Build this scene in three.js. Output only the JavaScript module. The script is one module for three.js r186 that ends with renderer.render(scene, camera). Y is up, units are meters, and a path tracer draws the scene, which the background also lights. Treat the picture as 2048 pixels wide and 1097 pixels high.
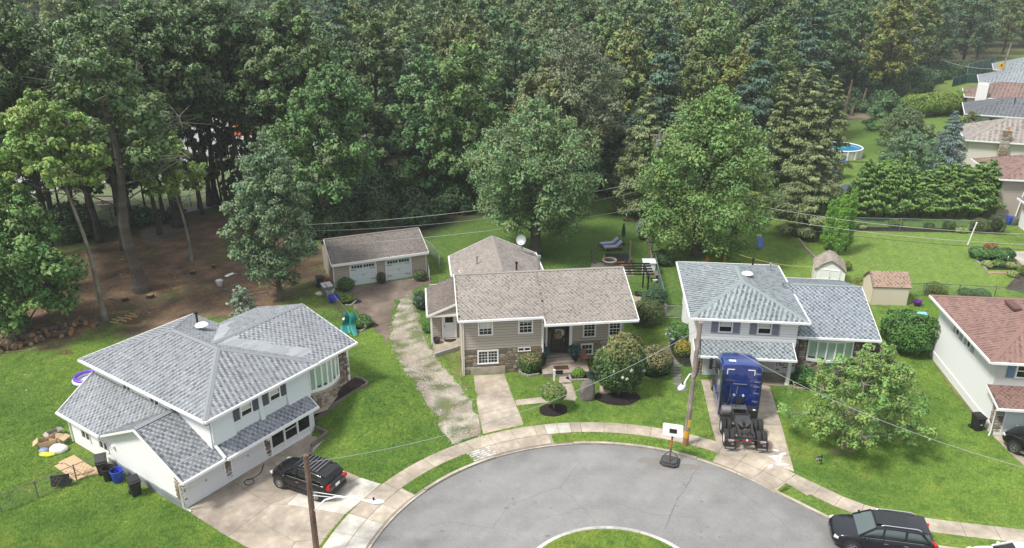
import * as THREE from 'three';
import { mergeGeometries } from 'three/addons/utils/BufferGeometryUtils.js';

// ---------------------------------------------------------------- camera, sky, sun, exposure
const R = Math.PI / 180, PITCH = 21.9 * R, EYE = 27.5, FOCAL = 1600;
const scene = new THREE.Scene();
const camera = new THREE.PerspectiveCamera(2 * Math.atan(548.5 / FOCAL) / R, 2048 / 1097, 0.5, 4000);
camera.position.set(0, EYE, 0); camera.rotation.set(-PITCH, 0, 0);
const renderer = new THREE.WebGLRenderer({ antialias: true });
renderer.toneMapping = THREE.LinearToneMapping;
renderer.toneMappingExposure = 1.93;
renderer.shadowMap.enabled = true;
const SUN = new THREE.Vector3(-0.5, 0.85, 0.28).normalize();
const sun = new THREE.DirectionalLight(new THREE.Color().setRGB(1, 0.95, 0.86), 2.5);
sun.position.copy(SUN).multiplyScalar(150).add(new THREE.Vector3(0, 0, -70));
sun.target.position.set(0, 0, -70); scene.add(sun.target);
sun.castShadow = true; sun.shadow.radius = 20; sun.shadow.mapSize.set(2048, 2048);
Object.assign(sun.shadow.camera, { left: -140, right: 140, top: 140, bottom: -140, near: 1, far: 400 });
sun.name = 'sun'; scene.add(sun);
{ // bright overcast sky with soft cloud banks
  const W = 256, H = 128, d = new Float32Array(W * H * 4);
  for (let j = 0; j < H; j++) for (let i = 0; i < W; i++) {
    const e = (j + 0.5) / H * Math.PI - Math.PI / 2, a = i / W * Math.PI * 2, s = Math.max(0, Math.sin(e));
    const n = 0.5 + 0.25 * Math.sin(a * 3 + 4 * s) + 0.15 * Math.sin(a * 7 - 9 * s + 1) + 0.1 * Math.sin(a * 13 + 17 * s);
    const L = (0.31 + 0.35 * s) * (0.92 + 0.16 * n), k = (j * W + i) * 4;
    d[k] = L * 0.97; d[k + 1] = L * 1.0; d[k + 2] = L * 1.06; d[k + 3] = 1;
  }
  const t = new THREE.DataTexture(d, W, H, THREE.RGBAFormat, THREE.FloatType);
  t.mapping = THREE.EquirectangularReflectionMapping; t.magFilter = THREE.LinearFilter; t.needsUpdate = true;
  scene.background = t; scene.environment = t;
}
scene.fog = new THREE.FogExp2(new THREE.Color().setRGB(0.8, 0.86, 0.88), 0.0003);

// ---------------------------------------------------------------- numbers
function rng(seed) { let a = seed >>> 0; return () => { a = a + 0x6D2B79F5 | 0; let t = Math.imul(a ^ a >>> 15, 1 | a); t = t + Math.imul(t ^ t >>> 7, 61 | t) ^ t; return ((t ^ t >>> 14) >>> 0) / 4294967296; }; }
function hash(i, j, s = 0) { let h = Math.imul(i, 374761393) + Math.imul(j, 668265263) + Math.imul(s, 1442695041) | 0; h = Math.imul(h ^ h >>> 13, 1274126177); return ((h ^ h >>> 16) >>> 0) / 4294967296; }
const sm = (a, b, x) => { const t = Math.min(1, Math.max(0, (x - a) / (b - a))); return t * t * (3 - 2 * t); };
const lerp = (a, b, t) => a + (b - a) * t, clamp = (x, a = 0, b = 1) => Math.min(b, Math.max(a, x));
const mix3 = (a, b, t) => [lerp(a[0], b[0], t), lerp(a[1], b[1], t), lerp(a[2], b[2], t)];
function vn(x, y, s = 0, P = 0) { // value noise, tiling with period P when given
  const i = Math.floor(x), j = Math.floor(y), u = x - i, v = y - j, w = n => P ? ((n % P) + P) % P : n, f = t => t * t * (3 - 2 * t);
  const a = hash(w(i), w(j), s), b = hash(w(i + 1), w(j), s), c = hash(w(i), w(j + 1), s), d = hash(w(i + 1), w(j + 1), s);
  return lerp(lerp(a, b, f(u)), lerp(c, d, f(u)), f(v));
}
function fbm(x, y, s = 0, o = 4, P = 0) { let v = 0, a = 0.5, f = 1; for (let k = 0; k < o; k++) { v += a * vn(x * f, y * f, s + k, P * f); a *= 0.5; f *= 2; } return v / (1 - Math.pow(0.5, o)); }

// rising ground beside the left house, otherwise level; yard level is y = 0, the street lies a kerb lower
const H1O = [-17.37, -34.88], H1R = 55.5 * R;
function h1local(x, z) { const dx = x - H1O[0], dz = z - H1O[1]; return [dx * Math.cos(H1R) - dz * Math.sin(H1R), -dx * Math.sin(H1R) - dz * Math.cos(H1R)]; }
function terrain(x, z) {
  const [a, b] = h1local(x, z);
  const s = sm(8.6, 12.2, a) * (1 - sm(13.3, 19.5, a)) * sm(-6.8, -1.0, b) * (1 - sm(11, 24, b));
  return 1.75 * s;
}
// the ground point that the photograph shows at a pixel (surveying the site from the camera)
function G(px, py, h = 0) {
  const u = (px - 1024) / FOCAL, v = (py - 548.5) / FOCAL, den = Math.sin(PITCH) + v * Math.cos(PITCH);
  let y = h, x = 0, z = 0;
  for (let k = 0; k < 12; k++) { const t = (EYE - y) / den; x = u * t; z = -(Math.cos(PITCH) - v * Math.sin(PITCH)) * t; y = lerp(y, h + terrain(x, z), 0.7); }
  return new THREE.Vector3(x, y, z);
}
const G2 = (px, py, h = 0) => { const p = G(px, py, h); return [p.x, p.z]; };
function heightAt(p, py) { // height above p at which an upright thing standing there ends at picture row py
  const v = (py - 548.5) / FOCAL, d = -p.z; return EYE - d * (Math.sin(PITCH) + v * Math.cos(PITCH)) / (Math.cos(PITCH) - v * Math.sin(PITCH)) - p.y;
}

// ---------------------------------------------------------------- naming
const used = {};
function numbered(n) { const k = used[n] = (used[n] ?? -1) + 1; return k ? `${n}_${String(k).padStart(3, '0')}` : n; }
function tag(o, label, category, group, kind) { o.userData = { ...o.userData, label, category }; if (group) o.userData.group = group; if (kind) o.userData.kind = kind; return o; }
function thing(name, label, category, pos = [0, 0, 0], ry = 0, group) {
  const o = new THREE.Group(); o.name = numbered(name); Array.isArray(pos) ? o.position.set(...pos) : o.position.copy(pos); o.rotation.y = ry;
  tag(o, label, category, group); scene.add(o); return o;
}
function part(parent, name, geo, mat, label) {
  const m = new THREE.Mesh(geo, mat); m.name = parent === scene ? numbered(name) : name; m.castShadow = m.receiveShadow = true;
  if (label) m.userData.label = label; parent.add(m); return m;
}
function sub(parent, name, x = 0, y = 0, z = 0, ry = 0) { const g = new THREE.Group(); g.name = name; g.position.set(x, y, z); g.rotation.y = ry; parent.add(g); return g; }
function structure(name, geo, mat) { const m = part(scene, name, geo, mat); m.userData.kind = 'structure'; return m; }
function copy(o, label, pos, ry = 0, s = 1) {
  const c = o.clone(); c.name = numbered(o.name.replace(/_\d{3}$/, '')); c.userData = { ...o.userData }; if (label) c.userData.label = label;
  if (pos) Array.isArray(pos) ? c.position.set(...pos) : c.position.copy(pos); c.rotation.y = ry; Array.isArray(s) ? c.scale.set(...s) : c.scale.setScalar(s); scene.add(c); return c;
}

// ---------------------------------------------------------------- textures and materials
function tex(n, m, srgb = true, ny = n) { // m(u, v) -> [r, g, b] 0..1 over a tile of n x ny pixels
  const d = new Uint8Array(n * ny * 4);
  for (let j = 0; j < ny; j++) for (let i = 0; i < n; i++) { const c = m(i / n, j / ny), k = (j * n + i) * 4; for (let q = 0; q < 3; q++) d[k + q] = clamp(c[q]) * 255; d[k + 3] = 255; }
  const t = new THREE.DataTexture(d, n, ny); t.wrapS = t.wrapT = THREE.RepeatWrapping; t.magFilter = THREE.LinearFilter; t.minFilter = THREE.LinearMipmapLinearFilter; t.generateMipmaps = true;
  if (srgb) t.colorSpace = THREE.SRGBColorSpace; t.needsUpdate = true; return t;
}
const grey = v => [v, v, v];
const T = {};
T.grass = tex(512, (u, v) => { const a = fbm(u * 32, v * 32, 3, 4, 32), b = vn(u * 170, v * 170, 9, 170), c = vn(u * 256, v * 256, 5, 256); const k = 0.62 + 0.34 * a + 0.22 * (b - 0.5) + 0.3 * (c - 0.5); return [k * 1.02 + 0.06 * b, k, k * 0.92]; });
T.speck = tex(512, (u, v) => { const a = fbm(u * 8, v * 8, 21, 4, 8), b = vn(u * 256, v * 256, 22, 256), c = vn(u * 128, v * 128, 23, 128); return grey(0.66 + 0.2 * a + 0.2 * (b - 0.5) + 0.2 * (c - 0.5)); });
T.asphalt = tex(512, (u, v) => { const a = fbm(u * 4, v * 4, 31, 5, 4), b = vn(u * 256, v * 256, 32, 256), c = vn(u * 150, v * 150, 33, 150); return grey(0.72 + 0.14 * a + 0.16 * (b - 0.5) + (c > 0.86 ? 0.14 : c < 0.1 ? -0.14 : 0)); });
T.concrete = tex(512, (u, v) => { const a = fbm(u * 3, v * 3, 41, 5, 3), b = vn(u * 256, v * 256, 42, 256), c = fbm(u * 12, v * 12, 43, 3, 12); const k = 0.66 + 0.26 * a + 0.06 * (b - 0.5) + 0.1 * (c - 0.5); return [k, k * (0.985 + 0.02 * c), k * (0.96 + 0.04 * c)]; });
T.bark = tex(256, (u, v) => { const a = fbm(u * 24, v * 4, 51, 3, 4), b = vn(u * 48, v * 16, 52, 16); return grey(0.5 + 0.35 * a + 0.25 * (b - 0.5)); });
T.wood = tex(256, (u, v) => { const a = vn(u * 64, v * 4, 61, 4), b = vn(u * 128, v * 16, 62, 16), c = fbm(u * 4, v * 4, 63, 3, 4); return grey(0.6 + 0.2 * a + 0.12 * (b - 0.5) + 0.2 * (c - 0.5)); });
T.mulch = tex(256, (u, v) => { const a = vn(u * 64, v * 64, 71, 64), b = vn(u * 128, v * 40, 72, 40), c = fbm(u * 6, v * 6, 73, 3, 6); return grey(0.3 + 0.4 * a + 0.3 * (b - 0.5) + 0.3 * (c - 0.5)); });
T.leaf = tex(64, (u, v) => { const m = Math.abs(u - 0.5) < 0.03 ? 0.12 : 0; return grey(0.82 + m + 0.2 * (vn(u * 8, v * 8, 81, 8) - 0.5)); });
function mat(rgb, rough = 0.9, o = {}) {
  const { rep, ...q } = o; const m = new THREE.MeshPhysicalMaterial({ roughness: rough, ...q }); m.color.setRGB(...rgb); return m;
}
T.concrete.repeat.set(0.3, 0.3); T.bark.repeat.set(1, 0.5);
const M = {
  white: mat([0.74, 0.75, 0.76], 0.55), trim: mat([0.78, 0.78, 0.78], 0.5), gutter: mat([0.78, 0.79, 0.8], 0.35), offwhite: mat([0.66, 0.62, 0.55], 0.6),
  black: mat([0.012, 0.012, 0.013], 0.5), rubber: mat([0.02, 0.02, 0.021], 0.85), steel: mat([0.45, 0.46, 0.47], 0.35, { metalness: 0.9 }), galv: mat([0.38, 0.4, 0.41], 0.5, { metalness: 0.6 }),
  darkglass: mat([0.012, 0.016, 0.018], 0.06, { specularIntensity: 1 }), glass: new THREE.MeshPhysicalMaterial({ color: 0xf4fbfa, roughness: 0.03, transmission: 1, thickness: 0, ior: 1.5 }),
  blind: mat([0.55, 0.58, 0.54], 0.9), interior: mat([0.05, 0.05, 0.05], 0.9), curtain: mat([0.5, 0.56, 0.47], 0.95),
  asphalt: mat([1, 1, 1], 0.95, { vertexColors: true, map: T.asphalt, bumpMap: T.asphalt, bumpScale: 0.012 }),
  concrete: mat([0.62, 0.54, 0.46], 0.9, { map: T.concrete, bumpMap: T.concrete, bumpScale: 0.004 }), concreteB: mat([0.57, 0.49, 0.41], 0.9, { map: T.concrete }), concreteC: mat([0.68, 0.6, 0.5], 0.9, { map: T.concrete }),
  concreteNew: mat([0.78, 0.75, 0.7], 0.9, { map: T.concrete }), concreteDark: mat([0.5, 0.43, 0.37], 0.9, { map: T.concrete }),
  kerb: mat([0.62, 0.56, 0.5], 0.9, { map: T.concrete }), whitekerb: mat([0.78, 0.78, 0.76], 0.85, { map: T.concrete }),
  mulch: mat([0.05, 0.036, 0.032], 1, { map: T.mulch, bumpMap: T.mulch, bumpScale: 0.05 }), mulchred: mat([0.13, 0.06, 0.05], 1, { map: T.mulch, bumpMap: T.mulch, bumpScale: 0.04 }),
  bark: mat([0.26, 0.22, 0.19], 1, { map: T.bark, bumpMap: T.bark, bumpScale: 0.03 }), barkpale: mat([0.5, 0.45, 0.39], 1, { map: T.bark, bumpMap: T.bark, bumpScale: 0.02 }), barkdark: mat([0.13, 0.11, 0.1], 1, { map: T.bark }),
  polewood: mat([0.62, 0.52, 0.44], 0.95, { map: T.bark }), polewood2: mat([0.34, 0.22, 0.16], 0.95, { map: T.bark }), timber: mat([0.24, 0.17, 0.13], 0.95, { map: T.wood }), timbergrey: mat([0.32, 0.28, 0.24], 0.95, { map: T.wood }),
  cutwood: mat([0.55, 0.3, 0.13], 0.95, { map: T.speck }), cutpale: mat([0.66, 0.46, 0.24], 0.95, { map: T.speck }),
};
// ---------------------------------------------------------------- geometry collector: boxes, tubes, sheets merged into one mesh
const _v = new THREE.Vector3(), _w = new THREE.Vector3();
class GB {
  constructor() { this.p = []; this.n = []; this.u = []; this.c = null; }
  tri(a, b, c, na, nb, nc, ua, ub, uc) {
    this.p.push(a[0], a[1], a[2], b[0], b[1], b[2], c[0], c[1], c[2]);
    if (!na) { _v.set(b[0] - a[0], b[1] - a[1], b[2] - a[2]).cross(_w.set(c[0] - a[0], c[1] - a[1], c[2] - a[2])).normalize(); na = nb = nc = [_v.x, _v.y, _v.z]; }
    this.n.push(...na, ...nb, ...nc);
    if (!ua) { const k = Math.abs(na[1]) > 0.7 ? q => [q[0], q[2]] : Math.abs(na[0]) > Math.abs(na[2]) ? q => [q[2], q[1]] : q => [q[0], q[1]]; ua = k(a); ub = k(b); uc = k(c); }
    this.u.push(...ua, ...ub, ...uc); return this;
  }
  quad(a, b, c, d) { this.tri(a, b, c); return this.tri(a, c, d); }
  add(g, m) { // any three.js geometry under a matrix
    let h = g.index ? g.toNonIndexed() : g.clone(); if (m) h.applyMatrix4(m);
    const P = h.attributes.position.array, N = h.attributes.normal.array, U = h.attributes.uv ? h.attributes.uv.array : null;
    for (let i = 0; i < P.length; i++) { this.p.push(P[i]); this.n.push(N[i]); }
    for (let i = 0; i < P.length / 3; i++) this.u.push(U ? U[2 * i] : P[3 * i], U ? U[2 * i + 1] : P[3 * i + 2]); return this;
  }
  box(x, y, z, w, h, d, ry = 0, rx = 0, rz = 0) { // centred box, uv in metres
    const c = Math.cos, s = Math.sin, e = new THREE.Euler(rx, ry, rz, 'YXZ'), m = new THREE.Matrix4().makeRotationFromEuler(e).setPosition(x, y, z), X = w / 2, Y = h / 2, Z = d / 2;
    const P = (i, j, k) => { _v.set(i * X, j * Y, k * Z).applyMatrix4(m); return [_v.x, _v.y, _v.z]; };
    const f = (a, b, cc, dd, uw, uh) => { const A = P(...a), B = P(...b), C = P(...cc), D = P(...dd); this.tri(A, B, C, null, null, null, [0, 0], [uw, 0], [uw, uh]); this.tri(A, C, D, null, null, null, [0, 0], [uw, uh], [0, uh]); };
    f([-1, -1, 1], [1, -1, 1], [1, 1, 1], [-1, 1, 1], w, h); f([1, -1, -1], [-1, -1, -1], [-1, 1, -1], [1, 1, -1], w, h);
    f([1, -1, 1], [1, -1, -1], [1, 1, -1], [1, 1, 1], d, h); f([-1, -1, -1], [-1, -1, 1], [-1, 1, 1], [-1, 1, -1], d, h);
    f([-1, 1, 1], [1, 1, 1], [1, 1, -1], [-1, 1, -1], w, d); f([-1, -1, -1], [1, -1, -1], [1, -1, 1], [-1, -1, 1], w, d); return this;
  }
  bar(a, b, w, h) { // box from point a to point b
    const A = new THREE.Vector3(...a), B = new THREE.Vector3(...b), L = A.distanceTo(B), d = B.clone().sub(A).normalize(), up = Math.abs(d.y) > 0.95 ? new THREE.Vector3(0, 0, 1) : new THREE.Vector3(0, 1, 0);
    const x = new THREE.Vector3().crossVectors(up, d).normalize(), y = new THREE.Vector3().crossVectors(d, x), m = new THREE.Matrix4().makeBasis(x, y, d).setPosition(A.add(B).multiplyScalar(0.5));
    return this.add(new THREE.BoxGeometry(w, h ?? w, L), m);
  }
  tube(pts, r, seg = 6, r1) { // tapering tube through points, open run with closed end
    const n = pts.length, V = pts.map(p => p.isVector3 ? p : new THREE.Vector3(...p)), rings = []; let len = 0;
    let nx = null;
    for (let i = 0; i < n; i++) {
      const t = (i < n - 1 ? V[i + 1].clone().sub(V[i]) : V[i].clone().sub(V[i - 1])); if (i > 0 && i < n - 1) t.add(V[i].clone().sub(V[i - 1])); t.normalize();
      if (!nx) nx = Math.abs(t.y) > 0.9 ? new THREE.Vector3(1, 0, 0) : new THREE.Vector3(0, 1, 0);
      const x = nx.clone().sub(t.clone().multiplyScalar(nx.dot(t))).normalize(), y = new THREE.Vector3().crossVectors(t, x); nx = x;
      const rr = Array.isArray(r) ? r[i] : lerp(r, r1 ?? r, i / (n - 1)); if (i) len += V[i].distanceTo(V[i - 1]);
      rings.push([...Array(seg + 1)].map((_, k) => { const a = k / seg * 2 * Math.PI, q = x.clone().multiplyScalar(Math.cos(a)).addScaledVector(y, Math.sin(a)); return { n: [q.x, q.y, q.z], p: [V[i].x + q.x * rr, V[i].y + q.y * rr, V[i].z + q.z * rr], u: [k / seg * 2 * Math.PI * (Array.isArray(r) ? r[0] : r), len] }; }));
    }
    for (let i = 0; i < n - 1; i++) for (let k = 0; k < seg; k++) { const a = rings[i][k], b = rings[i][k + 1], c = rings[i + 1][k + 1], d = rings[i + 1][k]; this.tri(a.p, b.p, c.p, a.n, b.n, c.n, a.u, b.u, c.u); this.tri(a.p, c.p, d.p, a.n, c.n, d.n, a.u, c.u, d.u); }
    for (const e of [0, n - 1]) for (let k = 1; k < seg - 1; k++) { const g = rings[e]; e ? this.tri(g[0].p, g[k].p, g[k + 1].p) : this.tri(g[0].p, g[k + 1].p, g[k].p); }
    return this;
  }
  cyl(x, y0, y1, z, r0, r1 = r0, seg = 12) { return this.tube([[x, y0, z], [x, y1, z]], r0, seg, r1); }
  prism(poly, y0, y1) { // poly of [x, z]; upright prism
    let A = 0; for (let i = 0; i < poly.length; i++) { const [a, b] = poly[i], [c, d] = poly[(i + 1) % poly.length]; A += a * d - c * b; }
    if (A < 0) poly = [...poly].reverse();
    const v = poly.map(p => new THREE.Vector2(p[0], p[1]));
    for (const t of THREE.ShapeUtils.triangulateShape(v, [])) { const [i, j, k] = t.map(q => poly[q]); this.tri([i[0], y1, i[1]], [k[0], y1, k[1]], [j[0], y1, j[1]]); this.tri([i[0], y0, i[1]], [j[0], y0, j[1]], [k[0], y0, k[1]]); }
    for (let i = 0; i < poly.length; i++) { const p = poly[i], q = poly[(i + 1) % poly.length]; this.quad([p[0], y0, p[1]], [p[0], y1, p[1]], [q[0], y1, q[1]], [q[0], y0, q[1]]); }
    return this;
  }
  plate(pts, t) { // flat polygon of 3-D points (counter-clockwise seen from outside) given thickness t inwards
    const N = new THREE.Vector3(); const V = pts.map(p => new THREE.Vector3(...p)); N.crossVectors(V[1].clone().sub(V[0]), V[2].clone().sub(V[0])).normalize();
    const x = V[1].clone().sub(V[0]).normalize(), y = new THREE.Vector3().crossVectors(N, x), f = V.map(q => new THREE.Vector2(q.clone().sub(V[0]).dot(x), q.clone().sub(V[0]).dot(y))), B = V.map(q => q.clone().addScaledVector(N, -t)), ar = q => [q.x, q.y, q.z];
    for (let [i, j, k] of THREE.ShapeUtils.triangulateShape(f, [])) { if ((f[j].x - f[i].x) * (f[k].y - f[i].y) - (f[k].x - f[i].x) * (f[j].y - f[i].y) < 0) [j, k] = [k, j]; this.tri(ar(V[i]), ar(V[j]), ar(V[k]), null, null, null, [f[i].x, f[i].y], [f[j].x, f[j].y], [f[k].x, f[k].y]); this.tri(ar(B[i]), ar(B[k]), ar(B[j])); }
    for (let i = 0; i < V.length; i++) { const j = (i + 1) % V.length; this.quad(ar(V[i]), ar(B[i]), ar(B[j]), ar(V[j])); }
    return this;
  }
  loft(rings, caps = true) { // rings: arrays of the same number of [x,y,z]; smooth normals, closed round
    const n = rings.length, m = rings[0].length, N = rings.map(() => []);
    for (let i = 0; i < n; i++) for (let k = 0; k < m; k++) { const a = rings[Math.min(n - 1, i + 1)][k], b = rings[Math.max(0, i - 1)][k], c = rings[i][(k + 1) % m], d = rings[i][(k + m - 1) % m]; _v.set(c[0] - d[0], c[1] - d[1], c[2] - d[2]).cross(_w.set(a[0] - b[0], a[1] - b[1], a[2] - b[2])).normalize(); N[i].push([_v.x, _v.y, _v.z]); }
    for (let i = 0; i < n - 1; i++) for (let k = 0; k < m; k++) { const l = (k + 1) % m; this.tri(rings[i][k], rings[i][l], rings[i + 1][l], N[i][k], N[i][l], N[i + 1][l]); this.tri(rings[i][k], rings[i + 1][l], rings[i + 1][k], N[i][k], N[i + 1][l], N[i + 1][k]); }
    if (caps) for (const [r, s] of [[rings[0], 1], [rings[n - 1], -1]]) { const c = [0, 1, 2].map(q => r.reduce((t, p) => t + p[q], 0) / m); for (let k = 0; k < m; k++) { const l = (k + 1) % m; s > 0 ? this.tri(c, r[l], r[k]) : this.tri(c, r[k], r[l]); } }
    return this;
  }
  geo() {
    const g = new THREE.BufferGeometry(); g.setAttribute('position', new THREE.Float32BufferAttribute(this.p, 3)); g.setAttribute('normal', new THREE.Float32BufferAttribute(this.n, 3)); g.setAttribute('uv', new THREE.Float32BufferAttribute(this.u, 2));
    if (this.c) g.setAttribute('color', new THREE.Float32BufferAttribute(this.c, 3)); return g;
  }
}
const gb = () => new GB();
// ---------------------------------------------------------------- sheets of ground that follow the terrain
function clipHalf(poly, ax, lim, keepLess) {
  const out = [], n = poly.length, ins = p => keepLess ? p[ax] <= lim : p[ax] >= lim;
  for (let i = 0; i < n; i++) { const p = poly[i], q = poly[(i + 1) % n], a = ins(p), b = ins(q); if (a) out.push(p); if (a !== b) { const t = (lim - p[ax]) / (q[ax] - p[ax]), r = [lerp(p[0], q[0], t), lerp(p[1], q[1], t)]; r[ax] = lim; out.push(r); } }
  return out;
}
function inside(poly, x, z) { let c = false; for (let i = 0, j = poly.length - 1; i < poly.length; j = i++) { const [a, b] = poly[i], [d, e] = poly[j]; if ((b > z) !== (e > z) && x < (d - a) * (z - b) / (e - b) + a) c = !c; } return c; }
function segDist(poly, x, z, closed = true) { let m = 1e9; const n = poly.length; for (let i = 0; i < n - (closed ? 0 : 1); i++) { const [a, b] = poly[i], [c, d] = poly[(i + 1) % n], dx = c - a, dz = d - b, t = clamp(((x - a) * dx + (z - b) * dz) / (dx * dx + dz * dz || 1)); m = Math.min(m, Math.hypot(a + dx * t - x, b + dz * t - z)); } return m; }
const signed = (poly, x, z) => (inside(poly, x, z) ? -1 : 1) * segDist(poly, x, z);
function sheet(poly, dy, cell, colorFn, box, height = terrain, uvs = 1) { // polygon [x,z] cut into cells that lie on the terrain
  const P = [], C = [], U = [], N = [], I = [], key = new Map();
  const xs = poly.map(p => p[0]), zs = poly.map(p => p[1]); let [x0, x1, z0, z1] = box ?? [Math.min(...xs), Math.max(...xs), Math.min(...zs), Math.max(...zs)];
  const vert = (x, z) => { const k = Math.round(x * 1e3) + '_' + Math.round(z * 1e3); let i = key.get(k); if (i === undefined) { i = P.length / 3; key.set(k, i); P.push(x, height(x, z) + dy, z); U.push(x / uvs, z / uvs); const e = 0.3, hx = (height(x + e, z) - height(x - e, z)) / (2 * e), hz = (height(x, z + e) - height(x, z - e)) / (2 * e), l = Math.hypot(hx, 1, hz); N.push(-hx / l, 1 / l, -hz / l); if (colorFn) C.push(...colorFn(x, z)); } return i; };
  const nx = Math.ceil((x1 - x0) / cell - 1e-6), nz = Math.ceil((z1 - z0) / cell - 1e-6);
  for (let i = 0; i < nx; i++) {
    const a = x0 + i * cell, b = Math.min(x1, a + cell); let strip = clipHalf(clipHalf(poly, 0, a, false), 0, b, true); if (strip.length < 3) continue;
    for (let j = 0; j < nz; j++) {
      const c = z0 + j * cell, d = Math.min(z1, c + cell), q = clipHalf(clipHalf(strip, 1, c, false), 1, d, true); if (q.length < 3) continue;
      const pts = q.filter((p, k) => { const o = q[(k + 1) % q.length]; return Math.hypot(p[0] - o[0], p[1] - o[1]) > 1e-4; }); if (pts.length < 3) continue;
      for (const [e, f, g] of THREE.ShapeUtils.triangulateShape(pts.map(p => new THREE.Vector2(p[0], p[1])), [])) { const A = pts[e], B = pts[f], D = pts[g], ar = (B[0] - A[0]) * (D[1] - A[1]) - (D[0] - A[0]) * (B[1] - A[1]); if (Math.abs(ar) < 1e-7) continue; const ia = vert(...A), ib = vert(...B), ic = vert(...D); ar > 0 ? I.push(ia, ic, ib) : I.push(ia, ib, ic); }
    }
  }
  const g = new THREE.BufferGeometry(); g.setAttribute('position', new THREE.Float32BufferAttribute(P, 3)); g.setAttribute('normal', new THREE.Float32BufferAttribute(N, 3)); g.setAttribute('uv', new THREE.Float32BufferAttribute(U, 2)); if (colorFn) g.setAttribute('color', new THREE.Float32BufferAttribute(C, 3)); g.setIndex(I); return g;
}
const pxPoly = (list, h = 0) => list.map(([a, b]) => G2(a, b, h));
function wobble(poly, amp, step, seed) { // roughen an outline
  const out = []; for (let i = 0; i < poly.length; i++) { const [a, b] = poly[i], [c, d] = poly[(i + 1) % poly.length], L = Math.hypot(c - a, d - b), n = Math.max(1, Math.round(L / step)); for (let k = 0; k < n; k++) { const t = k / n, x = lerp(a, c, t), z = lerp(b, d, t), q = (fbm(x * 1.7, z * 1.7, seed, 3) - 0.5) * 2 * amp; out.push([x - (d - b) / L * q, z + (c - a) / L * q]); } } return out;
}
function blobPoly(x, z, rx, rz, seed, n = 22, rot = 0) { return [...Array(n)].map((_, k) => { const a = k / n * 2 * Math.PI, f = 0.88 + 0.24 * vn(Math.cos(a) * 1.6 + 5, Math.sin(a) * 1.6 + 5, seed); const u = Math.cos(a) * rx * f, v = Math.sin(a) * rz * f; return [x + u * Math.cos(rot) - v * Math.sin(rot), z + u * Math.sin(rot) + v * Math.cos(rot)]; }); }
// ---------------------------------------------------------------- ground, street, pavements
const CX = 4.78, CZ = -28.75, RA = 12.27, RK = 12.46, RV = 13.45, RS = 14.56, STREET = -0.12;
const ringP = (r, f) => [CX + r * Math.cos(f), CZ - r * Math.sin(f)];
const phi = (px, py) => { const p = G(px, py); return Math.atan2(CZ - p.z, p.x - CX); };
const F0 = 37.7 * R, F1 = 206 * R;
const stemOut = [[16.3, -37.65], [17.2, -36.75], [18.0, -35.9], [18.9, -35.2], [20.0, -34.62], [21.6, -34.12], [23.3, -33.75], [24.9, -33.45], [26.4, -33.15], [34, -31.7], [60, -26.5]];
function offsetLine(pts, d) { return pts.map((p, i) => { const a = pts[Math.max(0, i - 1)], b = pts[Math.min(pts.length - 1, i + 1)], L = Math.hypot(b[0] - a[0], b[1] - a[1]); return [p[0] - (b[1] - a[1]) / L * d, p[1] + (b[0] - a[0]) / L * d]; }); }
const arc = (r, a, b, n) => [...Array(n + 1)].map((_, k) => ringP(r, lerp(a, b, k / n)));
const lawnPoly = [[-420, 12], ...arc(14.2, F1, F0, 90), ...offsetLine(stemOut, 0.35).slice(1), [420, 20], [420, -900], [-420, -900]];

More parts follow.
